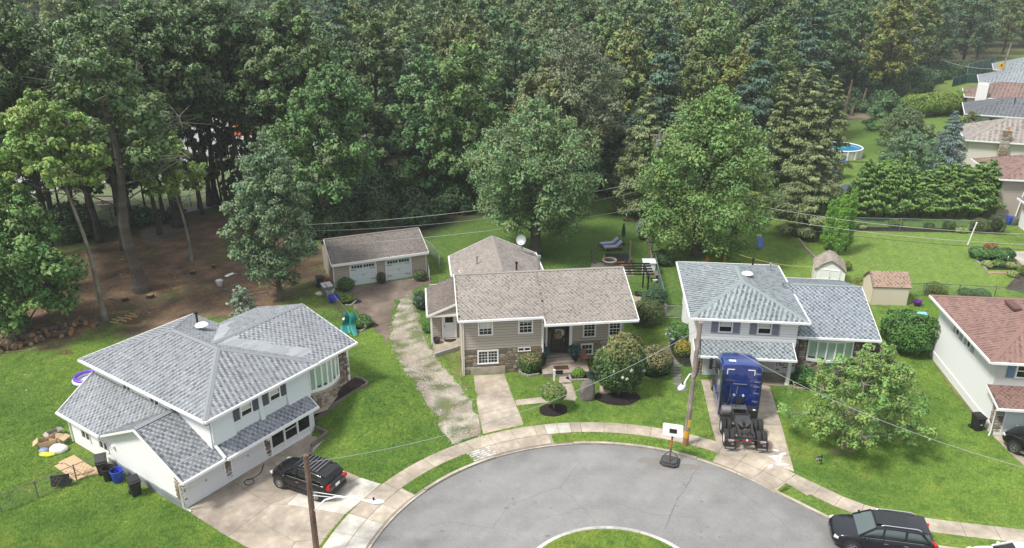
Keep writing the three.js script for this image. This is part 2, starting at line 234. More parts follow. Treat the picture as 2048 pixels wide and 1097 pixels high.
const zDirt = pxPoly([[-120, 705], [60, 690], [170, 668], [330, 650], [470, 628], [600, 612], [655, 596], [668, 556], [640, 520], [560, 462], [430, 430], [280, 470], [100, 500], [-120, 540]]);
const zWood = [...pxPoly([[-160, 560], [120, 505], [290, 465], [430, 425], [560, 446], [640, 478], [760, 470], [860, 456], [940, 437], [1080, 415], [1180, 400], [1270, 386], [1400, 395], [1560, 372], [1645, 262], [1690, 226], [1760, 222], [1850, 190], [1900, 160], [2100, 100]]), [240, -420], [-300, -420]];
const zBack = pxPoly([[1600, 372], [1985, 372], [1985, 600], [1690, 580], [1580, 560], [1690, 440]]);
const GK = 1.95;
function groundColor(x, z) {
  const n1 = fbm(x * 0.22, z * 0.22, 101, 4), n2 = fbm(x * 0.9, z * 0.9, 102, 3), n3 = fbm(x * 0.06, z * 0.06, 103, 3), n4 = fbm(x * 2.4, z * 2.4, 104, 2);
  let c = mix3([0.066, 0.14, 0.022], [0.122, 0.207, 0.034], clamp(0.5 + (n1 - 0.5) * 1.8 + (n2 - 0.5) * 0.9));
  c = mix3(c, [0.16, 0.2, 0.04], 0.5 * sm(0.57, 0.72, n3 * 0.5 + n2 * 0.5));
  c = mix3(c, [0.03, 0.095, 0.012], 0.45 * sm(0.55, 0.75, n4));
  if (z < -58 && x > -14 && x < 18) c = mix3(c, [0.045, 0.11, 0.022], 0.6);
  const db = signed(zBack, x, z);
  if (db < 1.5) { const [u] = [x * 0.94 + z * 0.34]; const st = 0.5 + 0.5 * Math.sin(u * 5.2); c = mix3(c, mix3([0.1, 0.19, 0.035], [0.125, 0.215, 0.045], st * 0.8 + (n2 - 0.5)), 0.85 * (1 - sm(-1.5, 1.5, db))); }
  const dd = signed(zDirt, x, z) + (n1 - 0.5) * 9 + (n2 - 0.5) * 5;
  if (dd < 2.5) { let e = mix3([0.075, 0.055, 0.043], [0.16, 0.118, 0.09], clamp(0.5 + (n2 - 0.5) * 2.2)); e = mix3(e, [0.04, 0.075, 0.02], 0.8 * sm(0.52, 0.66, n1 + (n4 - 0.5) * 0.3)); e = mix3(e, [0.3, 0.17, 0.08], 0.5 * sm(0.62, 0.74, n4 * 0.6 + n2 * 0.4)); c = mix3(c, e, 1 - sm(-1.5, 2.5, dd)); }
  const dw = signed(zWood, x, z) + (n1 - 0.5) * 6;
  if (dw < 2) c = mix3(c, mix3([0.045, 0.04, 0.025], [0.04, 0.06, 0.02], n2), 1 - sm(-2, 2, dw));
  return [c[0] * GK, c[1] * GK, c[2] * GK];
}
M.lawn = mat([1, 1, 1], 1, { map: T.grass, bumpMap: T.grass, bumpScale: 0.06, vertexColors: true });
{
  const near = [-48, 62, -106, -18];
  const clipBox = (p, [a, b, c, d]) => clipHalf(clipHalf(clipHalf(clipHalf(p, 0, a, false), 0, b, true), 1, c, false), 1, d, true);
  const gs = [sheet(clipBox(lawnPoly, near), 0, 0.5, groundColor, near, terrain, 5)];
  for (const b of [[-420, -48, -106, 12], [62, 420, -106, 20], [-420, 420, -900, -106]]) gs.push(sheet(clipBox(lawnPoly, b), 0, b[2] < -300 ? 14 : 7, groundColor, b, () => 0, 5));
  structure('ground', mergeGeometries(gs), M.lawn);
}
structure('street', sheet([[-30, 30], [-30, -42], [16.6, -42], [60, -30], [90, -22], [90, 30]].map(p => p), STREET, 0.7, (x, z) => { const r = Math.hypot(x - CX, z - CZ), n = fbm(x * 0.25, z * 0.25, 91, 4), m = fbm(x * 1.3, z * 1.3, 92, 3), g = 0.375 * (0.86 + 0.28 * n) * (0.94 + 0.12 * m) * (1 - 0.16 * sm(11.2, 12.1, r + (m - 0.5) * 1.2) - 0.1 * sm(0.56, 0.66, m)); return [g, g * 0.99, g * 0.985]; }, [-14, 34, -42, -18], () => 0, 3), M.asphalt);
const inStem = (r) => r; // offsets along the stem equal those round the turning circle
{ // pavement of concrete slabs round the turning circle and along the stem, verges, kerb stones
  const walk = new THREE.Group(); walk.name = 'pavement'; walk.userData.kind = 'structure'; scene.add(walk);
  const kerb = new THREE.Group(); kerb.name = 'kerb'; kerb.userData.kind = 'structure'; scene.add(kerb);
  const r = rng(11), tones = [M.concrete, M.concreteB, M.concrete, M.concreteC];
  const verges = [[phi(808, 979), phi(946, 909)], [phi(1103, 872), phi(1433, 915)], [phi(1569, 976), F0 - 0.02]].map(v => [Math.max(...v), Math.min(...v)]);
  const slab = (parent, name, o, i, m, y1 = 0.012) => part(parent, name, gb().prism([...o, ...i.reverse()], -0.25, y1).geo(), m);
  const gap = 0.011;
  // round part, in runs of about 1.5 m
  const cuts = []; for (let f = F0 + 0.02; f < F1; f += 0.103) cuts.push(f);
  const fNew = [phi(1091, 858), phi(1141, 855)];
  cuts.push(...fNew); cuts.sort((a, b) => a - b); for (let i = cuts.length - 2; i > 0; i--) if (cuts[i + 1] - cuts[i] < 0.045 && !fNew.includes(cuts[i])) cuts.splice(i, 1); else if (cuts[i + 1] - cuts[i] < 0.045) cuts.splice(i + 1, 1);
  for (let i = 0; i < cuts.length - 1; i++) {
    const a = cuts[i] + gap / RS, b = cuts[i + 1] - gap / RS, isNew = cuts[i + 1] <= Math.max(...fNew) + 1e-6 && cuts[i] >= Math.min(...fNew) - 1e-6, left = a > phi(720, 1005) && a < phi(640, 1097);
    slab(walk, 'paving_slab', arc(RS, a, b, 3), arc(RV + gap, a, b, 3), isNew ? M.concreteNew : left ? M.concreteNew : a > phi(660, 1070) ? M.concreteC : tones[(r() * 4) | 0], 0.012 + r() * 0.006);
    const inV = verges.some(v => (a + b) / 2 < v[0] && (a + b) / 2 > v[1]);
    if (!inV) slab(walk, 'paving_slab', arc(RV - gap, a, b, 3), arc(RK + gap, a, b, 3), left ? M.concreteNew : tones[(r() * 4) | 0], 0.004 + r() * 0.004);
  }
  structure('pavement_bed', sheet([...arc(RV + 0.05, F0 - 0.05, F1, 60), ...arc(RK - 0.05, F1, F0 - 0.05, 60)], -0.02, 50, null, null, () => 0, 3), M.concreteB);
  slab(walk, 'paving_slab', arc(RS, F0 - 0.09, F0 + 0.03, 4), arc(RV, F0 - 0.09, F0 + 0.03, 4), M.concrete, -0.004);
  for (const v of verges) { const p = [...arc(RV, v[0], v[1], 24), ...arc(RK, v[1], v[0], 24)]; structure('verge', sheet(p, -0.005, 0.5, groundColor, null, () => 0, 5), M.lawn); }
  for (let f = F0; f < F1; f += 0.2) { const g = Math.min(F1, f + 0.2), m = (f + g) / 2, low = !verges.some(v => m < v[0] && m > v[1]); slab(kerb, 'kerb_stone', arc(RK, f + 0.001, g - 0.001, 4), arc(RA - (r() - 0.5) * 0.02, f + 0.001, g - 0.001, 4), M.kerb, low ? -0.05 : -0.002 - r() * 0.008); }
  // along the stem
  const L = [ringP(RS, F0 + 0.02), ...stemOut.slice(1)], oi = offsetLine(L, 1.1), vi = offsetLine(L, 2.08), ki = offsetLine(L, 2.26);
  const run = []; for (let i = 0; i < L.length - 1; i++) { const n = Math.max(1, Math.round(Math.hypot(L[i + 1][0] - L[i][0], L[i + 1][1] - L[i][1]) / 1.55)); for (let k = 0; k < n; k++) run.push([i, k / n, (k + 1) / n]); }
  const at = (q, i, t) => [lerp(q[i][0], q[i + 1][0], t), lerp(q[i][1], q[i + 1][1], t)];
  for (const [i, s, t] of run) { const e = 0.007; slab(walk, 'paving_slab', [at(L, i, s + e), at(L, i, t - e)], [at(oi, i, s + e), at(oi, i, t - e)], tones[(r() * 4) | 0], 0.012 + r() * 0.006); slab(kerb, 'kerb_stone', [at(vi, i, s), at(vi, i, t)], [at(ki, i, s), at(ki, i, t)], M.kerb, -0.004); }
  structure('verge', sheet([...oi, ...vi.slice().reverse()], -0.005, 0.5, groundColor, null, () => 0, 5), M.lawn);
  // planted island in the middle of the turning circle
  const island = new THREE.Group(); island.name = 'island_kerb'; island.userData.kind = 'structure'; scene.add(island);
  for (let f = 0; f < 6.28; f += 0.3927) part(island, 'kerb_stone', gb().prism([...arc(4.7, f + 0.002, f + 0.39, 5), ...arc(4.5, f + 0.39, f + 0.002, 5)], -0.2, 0.03).geo(), M.whitekerb);
  structure('island_lawn', sheet(arc(4.51, 0, 6.283, 48).slice(0, 48), 0.0, 0.5, groundColor, null, (x, z) => 0.25 * (1 - (Math.hypot(x - CX, z - CZ) / 4.5) ** 2), 5), M.lawn);
  // cobble strip at the driveway corner
  const cob = new THREE.Group(); cob.name = 'cobble_strip'; cob.userData.kind = 'structure'; scene.add(cob);
  const fa = phi(944, 916), fb = phi(988, 902), cm = [mat([0.5, 0.48, 0.46], 0.9), mat([0.36, 0.34, 0.32], 0.9), mat([0.6, 0.57, 0.52], 0.9)];
  for (let i = 0; i < 11; i++) for (let k = 0; k < 5; k++) { const f = lerp(fa, fb, (i + (k % 2) * 0.5) / 11), q = ringP(lerp(RK + 0.1, RV - 0.1, k / 4), f); part(cob, 'cobble', gb().box(q[0], -0.02, q[1], 0.16, 0.09, 0.13, f - Math.PI / 2 + (r() - 0.5) * 0.3).geo(), cm[(r() * 3) | 0]); }
}
// cracks filled with tar and grit on the street: thin real strips following the photograph's crack lines
{
  const b = gb(), r = rng(5);
  const crack = (pts, w) => { let P = []; pts.forEach((p, i) => { if (i) for (let k = 0; k < 5; k++) { const q = pts[i - 1], t = k / 5; P.push([lerp(q[0], p[0], t) + (r() - 0.5) * 0.12, lerp(q[1], p[1], t) + (r() - 0.5) * 0.12]); } }); P.push(pts[pts.length - 1]); for (let i = 0; i < P.length - 1; i++) { const [a, c] = P[i], [d, e] = P[i + 1], l = Math.hypot(d - a, e - c) || 1, nx = -(e - c) / l * w * (0.5 + r()), nz = (d - a) / l * w * (0.5 + r()); b.quad([a - nx, STREET + 0.004, c - nz], [a + nx, STREET + 0.004, c + nz], [d + nx, STREET + 0.004, e + nz], [d - nx, STREET + 0.004, e - nz]); } };
  const g = (...l) => l.map(p => G2(p[0], p[1], STREET));
  crack(g([1160, 925], [1120, 975], [1020, 1010], [985, 1058]), 0.012); crack(g([1120, 975], [1165, 1015], [1190, 1048]), 0.012); crack(g([1400, 930], [1375, 970], [1350, 1010], [1330, 1060]), 0.03); crack(g([1165, 1015], [1240, 1010], [1300, 1030], [1380, 1035]), 0.01); crack(g([985, 1058], [900, 1045], [860, 1052]), 0.01); crack(g([1070, 1040], [1120, 1030], [1165, 1015]), 0.01); crack(g([1460, 960], [1500, 1000], [1560, 1040], [1600, 1085]), 0.012);
  structure('street_crack', b.geo(), mat([0.15, 0.15, 0.15], 0.95));
  const d = gb(); for (let i = 0; i < 18; i++) { const q = G2(800 + r() * 780, 930 + r() * 160, STREET), k = blobPoly(q[0], q[1], 0.06 + 0.14 * r() * r(), 0.04 + 0.1 * r() * r(), i, 9); d.prism(k, STREET - 0.01, STREET + 0.003); }
  structure('street_stain', d.geo(), mat([0.14, 0.14, 0.145], 0.85));
  const s = wobble(blobPoly(...G2(1340, 930, STREET), 1.9, 0.5, 77, 20, 0.25), 0.35, 0.25, 5);
  structure('street_grit', sheet(s, STREET + 0.003, 5, null, null, () => 0, 2), mat([0.33, 0.305, 0.285], 1, { map: T.asphalt }));
}
// driveways and paths
const hard = [];
function slabs(name, list, y = 0.014) { const g = new THREE.Group(); g.name = numbered(name); g.userData.kind = 'structure'; scene.add(g); for (const [poly, m] of list) { const w = pxPoly(poly); hard.push(w); const c = [w.reduce((t, p) => t + p[0], 0) / w.length, w.reduce((t, p) => t + p[1], 0) / w.length]; const q = w.map(p => { const l = Math.hypot(p[0] - c[0], p[1] - c[1]); return [p[0] - (p[0] - c[0]) / l * 0.014, p[1] - (p[1] - c[1]) / l * 0.014]; }); part(g, 'concrete_slab', gb().prism(q, -0.12, y + 0.004 * hash(q.length, (c[0] * 10) | 0)).geo(), m); } return g; }
const gP = (px, py) => [px, py];
slabs('left_driveway', [
  [[[372, 1022], [460, 962], [540, 1010], [455, 1075], [400, 1040]], M.concreteDark], [[[460, 962], [532, 916], [575, 950], [600, 985], [540, 1010]], M.concreteDark],
  [[[532, 916], [628, 862], [655, 868], [622, 911], [640, 925], [575, 950]], M.concrete],
  [[[575, 950], [640, 925], [692, 944], [720, 956], [660, 990], [600, 985]], M.concreteB], [[[600, 985], [660, 990], [720, 956], [762, 969], [712, 1012], [690, 1030], [573, 1010]], M.concreteNew],
  [[[540, 1010], [600, 985], [573, 1010]], M.concreteB], [[[540, 1010], [573, 1010], [690, 1030], [650, 1078], [590, 1085], [520, 1045]], M.concrete], [[[455, 1075], [540, 1010], [520, 1045], [590, 1085], [560, 1140], [500, 1100]], M.concreteB], [[[590, 1085], [650, 1078], [620, 1120], [590, 1150], [560, 1140]], M.concrete],
]);
slabs('centre_driveway', [[[[947, 752], [1009, 749], [1021, 783], [951, 790]], M.concreteB], [[[951, 790], [1021, 783], [1033, 813], [957, 830]], M.concrete], [[[957, 830], [1033, 813], [1048, 850], [966, 869]], M.concrete]]);
slabs('front_walk', [[[[1029, 801], [1092, 794], [1116, 791], [1125, 800], [1092, 806], [1033, 812]], M.concrete], [[[1116, 791], [1119, 752], [1138, 751], [1154, 796], [1150, 803], [1125, 800]], M.concrete]]);
slabs('right_driveway', [[[[1402, 760], [1470, 760], [1475, 800], [1412, 803]], M.concrete], [[[1470, 760], [1540, 773], [1550, 806], [1475, 800]], M.concrete], [[[1412, 803], [1475, 800], [1482, 846], [1422, 848]], M.concreteB], [[[1475, 800], [1550, 806], [1564, 852], [1482, 846]], M.concrete], [[[1422, 848], [1482, 846], [1490, 905], [1432, 884]], M.concrete], [[[1482, 846], [1564, 852], [1589, 945], [1545, 930], [1490, 905]], M.concreteC]]);
slabs('right_edge_driveway', [[[[1986, 872], [2060, 876], [2100, 900], [2040, 905], [2006, 893]], M.concrete], [[[2006, 893], [2040, 905], [2100, 900], [2180, 960], [2120, 1000]], M.concreteB]]);
{ // chalk marks left on the right driveway
  const b = gb(), k = gb(), r = rng(3); for (const [x, y] of [[1552, 902], [1547, 916], [1556, 914], [1565, 910], [1560, 921], [1566, 930], [1541, 934], [1553, 922]]) { const q = G2(x, y); (r() < 0.5 ? b : k).prism(blobPoly(...q, 0.18 + r() * 0.25, 0.05 + r() * 0.08, x, 9, r() * 3), 0.01, 0.023); }
  structure('chalk_mark', b.geo(), mat([0.75, 0.76, 0.78], 1)); structure('chalk_mark', k.geo(), mat([0.78, 0.62, 0.68], 1));
}
// gravel track and the bare court in front of the detached garage
const vcol = (a, b, s, f = 0.8) => (x, z) => { const n = fbm(x * f, z * f, s, 4); return mix3(a, b, clamp(0.5 + (n - 0.5) * 3)); };
M.earth = mat([1, 1, 1], 1, { map: T.speck, bumpMap: T.speck, bumpScale: 0.03, vertexColors: true });
const gravelPoly = wobble(pxPoly([[905, 892], [966, 869], [957, 838], [944, 804], [909, 764], [876, 722], [850, 680], [838, 640], [828, 596], [812, 590], [800, 600], [788, 640], [782, 684], [802, 722], [823, 759], [872, 834]]), 0.35, 0.4, 7);
const courtPoly = wobble(pxPoly([[686, 585], [702, 575], [860, 552], [862, 566], [830, 580], [822, 600], [790, 600], [780, 660], [772, 690], [752, 660], [735, 640], [716, 622]]), 0.4, 0.5, 8);
structure('bare_court', sheet(courtPoly, 0.01, 0.7, vcol([0.2, 0.15, 0.12], [0.34, 0.27, 0.22], 61), null, terrain, 3), M.earth);
structure('gravel_track', sheet(gravelPoly, 0.016, 0.5, (x, z) => { const n = fbm(x * 0.8, z * 0.8, 62, 4), m = fbm(x * 1.7, z * 1.7, 63, 3); { const t = sm(-58, -52, z), mid = Math.abs(x + 7.9 - (z + 62) * 0.24); return mix3(mix3([0.42, 0.35, 0.27], [0.74, 0.67, 0.56], clamp(0.5 + (n - 0.5) * 2.5)), [0.15, 0.21, 0.05], Math.max(0.8 * sm(0.54, 0.64, m), 0.85 * (1 - t) * (1 - sm(0.4, 0.9, mid + (m - 0.5))))); }; }, null, terrain, 3), M.earth);
structure('worn_grass', sheet(wobble(pxPoly([[875, 700], [925, 680], [926, 748], [945, 790], [930, 780], [900, 735]]), 0.3, 0.5, 9), 0.006, 0.5, vcol([0.2, 0.24, 0.06], [0.4, 0.34, 0.18], 64), null, terrain, 3), M.earth);
{ // loose stones on the gravel
  const g = new THREE.IcosahedronGeometry(1, 0), im = new THREE.InstancedMesh(g, mat([1, 1, 1], 0.95), 2600), r = rng(41), m4 = new THREE.Matrix4(), e = new THREE.Euler(), q = new THREE.Quaternion(), c = new THREE.Color(); let n = 0;
  const xs = gravelPoly.map(p => p[0]), zs = gravelPoly.map(p => p[1]), bx = [Math.min(...xs), Math.max(...xs), Math.min(...zs), Math.max(...zs)];
  while (n < 2600) { const x = lerp(bx[0] - 0.4, bx[1] + 0.4, r()), z = lerp(bx[2], bx[3], r()), d = signed(gravelPoly, x, z); if (d > 0.35 * r() || fbm(x * 1.7, z * 1.7, 63, 3) > 0.62) continue; const s = 0.015 + 0.026 * r() * r(); q.setFromEuler(e.set(r() * 6, r() * 6, r() * 6)); m4.compose(new THREE.Vector3(x, terrain(x, z) + 0.016 + s * 0.3, z), q, new THREE.Vector3(s * (1 + r()), s, s * (1 + r()))); im.setMatrixAt(n, m4); const k = 0.26 + 0.3 * r(); im.setColorAt(n, c.setRGB(k, k * 0.95, k * 0.87)); n++; }
  im.name = 'gravel_stones'; im.userData.kind = 'stuff'; scene.add(im);
}
// the park beyond the left woods
structure('park_lawn', sheet(pxPoly([[-300, 520], [225, 447], [460, 404], [720, 370], [720, 296], [450, 318], [200, 372], [-300, 440]]), 0.03, 8, null, null, () => 0, 5), mat([0.17, 0.24, 0.14], 1, { map: T.grass }));
structure('park_path', sheet(pxPoly([[-300, 528], [225, 454], [462, 409], [720, 374], [720, 366], [460, 400], [225, 444], [-300, 515]]), 0.04, 60, null, null, () => 0, 3), mat([0.34, 0.34, 0.37], 1, { map: T.asphalt }));
structure('parking_lot', sheet(pxPoly([[-400, 455], [200, 368], [450, 314], [760, 285], [760, 150], [-400, 150]]), 0.035, 400, null, null, () => 0, 3), mat([0.5, 0.49, 0.52], 1, { map: T.asphalt }));
// ---------------------------------------------------------------- house kit: x runs along the front, y up, -z into the depth
const L3 = (a, h, b) => [a, h, -b];
const frameAt = (x, b, ry) => ({ x, z: -b, ry });            // a wall's own frame: u along the wall, outwards is +z
const front = b => frameAt(0, b, 0), leftWall = (a, bBack) => frameAt(a, bBack, -Math.PI / 2); // leftWall: u runs from the back to the front
function placed(parent, name, geo, m, f, label) { const q = part(parent, name, geo, m, label); q.position.set(f.x, f.y ?? 0, f.z); q.rotation.y = f.ry; return q; }
function rangeAt(poly, v) { let a = 1e9, b = -1e9; for (let i = 0; i < poly.length; i++) { const [x0, y0] = poly[i], [x1, y1] = poly[(i + 1) % poly.length]; if ((y0 - v) * (y1 - v) <= 0 && y0 !== y1) { const x = lerp(x0, x1, (v - y0) / (y1 - y0)); a = Math.min(a, x); b = Math.max(b, x); } } return b > a ? [a, b] : null; }
function spansOf(poly, v0, v1, open) { const r = rangeAt(poly, (v0 + v1) / 2); if (!r) return []; let s = [r]; for (const [u0, u1, o0, o1] of open) if (o0 < v1 - 0.01 && o1 > v0 + 0.01) s = s.flatMap(([a, b]) => [[a, Math.min(b, u0)], [Math.max(a, u1), b]].filter(q => q[1] - q[0] > 0.03)); return s; }
function siding(parent, f, poly, open, m, pitch, asParts, back = m, name = 'wall') { // clapboards over a solid wall
  placed(parent, name, gb().plate(poly.map(([u, v]) => [u, v, 0]), 0.16).geo(), back, f);
  const ys = poly.map(p => p[1]), y1 = Math.max(...ys), all = gb();
  for (let y = Math.min(...ys); y < y1 - 0.02; y += pitch) { const t = Math.min(y + pitch, y1); for (const [a, b] of spansOf(poly, y, t, open)) { if (asParts) placed(parent, 'siding_board', gb().box((a + b) / 2, (y + t) / 2 + 0.012, 0.018, b - a, t - y - (pitch > 0.17 ? 0.03 : 0.012), 0.016, 0, -0.09).geo(), m, f); else all.box((a + b) / 2, (y + t) / 2, 0.012, b - a, t - y + 0.004, 0.014, 0, -0.09); } }
  if (!asParts) placed(parent, 'siding', all.geo(), m, f).userData.kind = 'stuff';
}
const UB = new THREE.BoxGeometry(1, 1, 1), shingleMat = mat([1, 1, 1], 0.95);
function roof(parent, planes, style, caps = [], trims = []) { // planes: 3-D polygons, first edge the eave from left to right seen from outside
  const g = sub(parent, 'roof'), deck = gb(), mats = [], cols = [], r = rng(style.seed ?? 1), e = style.e ?? 0.19, per = style.per ?? 0.32;
  for (const pts of planes) {
    const pl = pts.p ?? pts, V = pl.map(p => new THREE.Vector3(...p)), x = V[1].clone().sub(V[0]).normalize(); let N = new THREE.Vector3().crossVectors(x, V[2].clone().sub(V[0])).normalize(); const y = new THREE.Vector3().crossVectors(N, x);
    deck.plate(pl, 0.1);
    const P2 = V.map(q => { const d = q.clone().sub(V[0]); return [d.dot(x), d.dot(y)]; }), vm = Math.max(...P2.map(p => p[1]));
    const tau = 0.055, yd = y.clone().multiplyScalar(Math.cos(tau)).addScaledVector(N, -Math.sin(tau)), nd = N.clone().multiplyScalar(Math.cos(tau)).addScaledVector(y, Math.sin(tau)).normalize();
    const put = (u0, u1, v0, v1, lift, th, c) => { const o = V[0].clone().addScaledVector(x, (u0 + u1) / 2).addScaledVector(y, (v0 + v1) / 2).addScaledVector(N, lift); const m = new THREE.Matrix4().makeBasis(x.clone().multiplyScalar(u1 - u0), nd.clone().multiplyScalar(th), yd.clone().multiplyScalar(-(v1 - v0))).setPosition(o); mats.push(m); cols.push(c); };
    let row = 0;
    for (let v = 0; v < vm - 0.03; v += e, row++) {
      const t = Math.min(vm, v + e), q = rangeAt(P2, (v + t) / 2); if (!q) continue; const [a, b] = q;
      const big = k => { const o = V[0].clone().addScaledVector(x, k).addScaledVector(y, v); const w = style.patch ? style.patch(o) : 0; return (0.82 + 0.36 * fbm(o.x * 0.5 + o.z * 0.3, o.z * 0.5 + o.y, 7, 3)) * (1 + w); };
      for (let u = a; u < b - 0.02;) { const w = Math.min(b - u, 0.7 + r() * 0.8), k = big(u) * (0.9 + 0.2 * r()); put(u, u + w, v, t + 0.015, 0.012, 0.012, style.light.map(z => z * k)); u += w; }
      if (style.dark) for (let u = a - ((row * 0.381) % 1) * per; u < b; u += per) { const w = style.dashW * (0.75 + 0.5 * r()), u0 = Math.max(a, u + (r() - 0.5) * 0.05), u1 = Math.min(b, u0 + w), k = 0.65 + 0.7 * r(); if (u1 - u0 > 0.03 && !(style.patch && style.patch(V[0].clone().addScaledVector(x, u).addScaledVector(y, v)) > 0)) put(u0, u1, v + 0.006, t + 0.006, 0.02, 0.012, style.dark.map(z => z * k * big(u))); }
    }
  }
  part(g, 'deck', deck.geo(), mat(style.light.map(z => z * 0.5), 0.95));
  const im = new THREE.InstancedMesh(UB, shingleMat, mats.length), c = new THREE.Color(); mats.forEach((m, i) => { im.setMatrixAt(i, m); im.setColorAt(i, c.setRGB(...cols[i])); }); im.name = 'shingles'; im.userData.kind = 'stuff'; im.castShadow = im.receiveShadow = true; g.add(im);
  if (caps.length) { const k = gb(); for (const [p, q] of caps) { const A = new THREE.Vector3(...p), B = new THREE.Vector3(...q), L = A.distanceTo(B), d = B.clone().sub(A).normalize(), s = new THREE.Vector3(0, 1, 0).cross(d).normalize(), up = new THREE.Vector3().crossVectors(d, s); const n = Math.floor(L / 0.17); for (let i = 0; i < n; i++) for (const w of [-1, 1]) { const sl = s.clone().multiplyScalar(w), t = sl.clone().addScaledVector(up, -0.36).normalize(), nn = w > 0 ? new THREE.Vector3().crossVectors(d, t).negate() : new THREE.Vector3().crossVectors(d, t); const dd = d.clone().addScaledVector(nn, -0.06).normalize(); if (new THREE.Vector3().crossVectors(t, nn).dot(dd) < 0) dd.negate(); k.add(UB, new THREE.Matrix4().makeBasis(t.clone().multiplyScalar(0.17), nn.clone().multiplyScalar(0.02), dd.clone().multiplyScalar(0.2)).setPosition(A.clone().addScaledVector(d, (i + 0.5) * L / n).addScaledVector(t, 0.085).addScaledVector(up, 0.045))); } } const cm = part(g, 'ridge_caps', k.geo(), mat((style.cap ?? style.light).map(z => z * 0.95), 0.95)); cm.userData.kind = 'stuff'; }
  for (const [name, p, q, w, h] of trims) part(g, name, gb().bar(p, q, w ?? 0.12, h ?? 0.14).geo(), name === 'gutter' ? M.gutter : M.trim);
  return g;
}
// window set in a wall frame at u, sill height v
function win(parent, f, u, v, w, h, o = {}) {
  const g = sub(parent, o.name ?? 'window', f.x + u * Math.cos(f.ry), v, f.z - u * Math.sin(f.ry), f.ry), t = o.t ?? 0.08, fr = gb();
  for (const s of [-1, 1]) fr.box(s * (w / 2 - t / 2), h / 2, 0.035, t, h, 0.09);
  fr.box(0, h - t / 2, 0.036, w - 2 * t, t, 0.088); fr.box(0, t * 0.4, 0.045, w + 0.04, t * 0.8, 0.12);
  const nc = o.units ?? 1, iw = (w - 2 * t) / nc; for (let i = 1; i < nc; i++) fr.box(-w / 2 + t + i * iw, h / 2, 0.032, o.post ?? 0.07, h - 2 * t, 0.075);
  if (o.sash !== false && !o.slide) fr.box(0, h * 0.5, 0.03, w - 2 * t, 0.05, 0.06);
  part(g, 'frame', fr.geo(), o.frame ?? M.trim);
  for (let i = 0; i < nc; i++) { const cx = -w / 2 + t + (i + 0.5) * iw; part(g, 'pane', gb().box(cx, h / 2, 0.014, iw - 0.02, h - 1.6 * t, 0.012).geo(), M.darkglass); if (o.blind) part(g, 'blind', gb().box(cx, h * (1 - o.blind / 2) - t * 0.5, 0.0215, iw - 0.07, (h - 2 * t) * o.blind, 0.004).geo(), M.blind); }
  if (o.grid) { const [c, r] = o.grid, b = gb(), cw = iw; for (let i = 0; i < nc; i++) for (let k = 1; k < c; k++) b.box(-w / 2 + t + i * iw + cw * k / c, h / 2, 0.024, 0.022, h - 2 * t, 0.02); for (let k = 1; k < r; k++) b.box(0, t + (h - 2 * t) * k / r, 0.0235, w - 2 * t, 0.022, 0.019); part(g, 'muntin', b.geo(), M.trim); }
  if (o.shutter) for (const s of [-1, 1]) { const q = sub(parent, 'shutter', g.position.x + s * (w / 2 + o.sw / 2 + 0.05) * Math.cos(f.ry), v, g.position.z - s * (w / 2 + o.sw / 2 + 0.05) * Math.sin(f.ry), f.ry), b = gb(); b.box(0, h / 2, 0.025, o.sw, h + 0.06, 0.03); part(q, 'panel', b.geo(), o.shutter); const l = gb(); for (let y = 0.06; y < h - 0.04; y += 0.06) if (Math.abs(y - h / 2) > 0.05) l.box(0, y, 0.045, o.sw - 0.1, 0.04, 0.02, 0, -0.5); part(q, 'slats', l.geo(), o.shutter).userData.kind = 'stuff'; }
  return g;
}
const stoneMats = [[0.44, 0.36, 0.27], [0.34, 0.26, 0.19], [0.5, 0.44, 0.35], [0.28, 0.23, 0.19], [0.56, 0.51, 0.44], [0.4, 0.29, 0.18], [0.62, 0.58, 0.51]].map(c => mat(c, 0.95, { map: T.speck, bumpMap: T.speck, bumpScale: 0.01 }));
const stoneGeos = [...Array(10)].map((_, s) => { const r = rng(300 + s), n = 8, ring = k => [...Array(n)].map((_, i) => { const a = (i + 0.5) / n * 2 * Math.PI, q = 0.5 / Math.max(Math.abs(Math.cos(a)), Math.abs(Math.sin(a))) * (i % 2 ? 0.97 : 0.98) * k * (0.93 + 0.1 * hash(i, s)); return [clamp(Math.cos(a) * q, -0.5, 0.5), clamp(Math.sin(a) * q, -0.5, 0.5)]; }); const A = ring(1), B = ring(0.84); return gb().loft([A.map(p => [p[0], p[1], 0]), A.map(p => [p[0], p[1], 0.7]), B.map(p => [p[0], p[1], 1])]).geo(); });
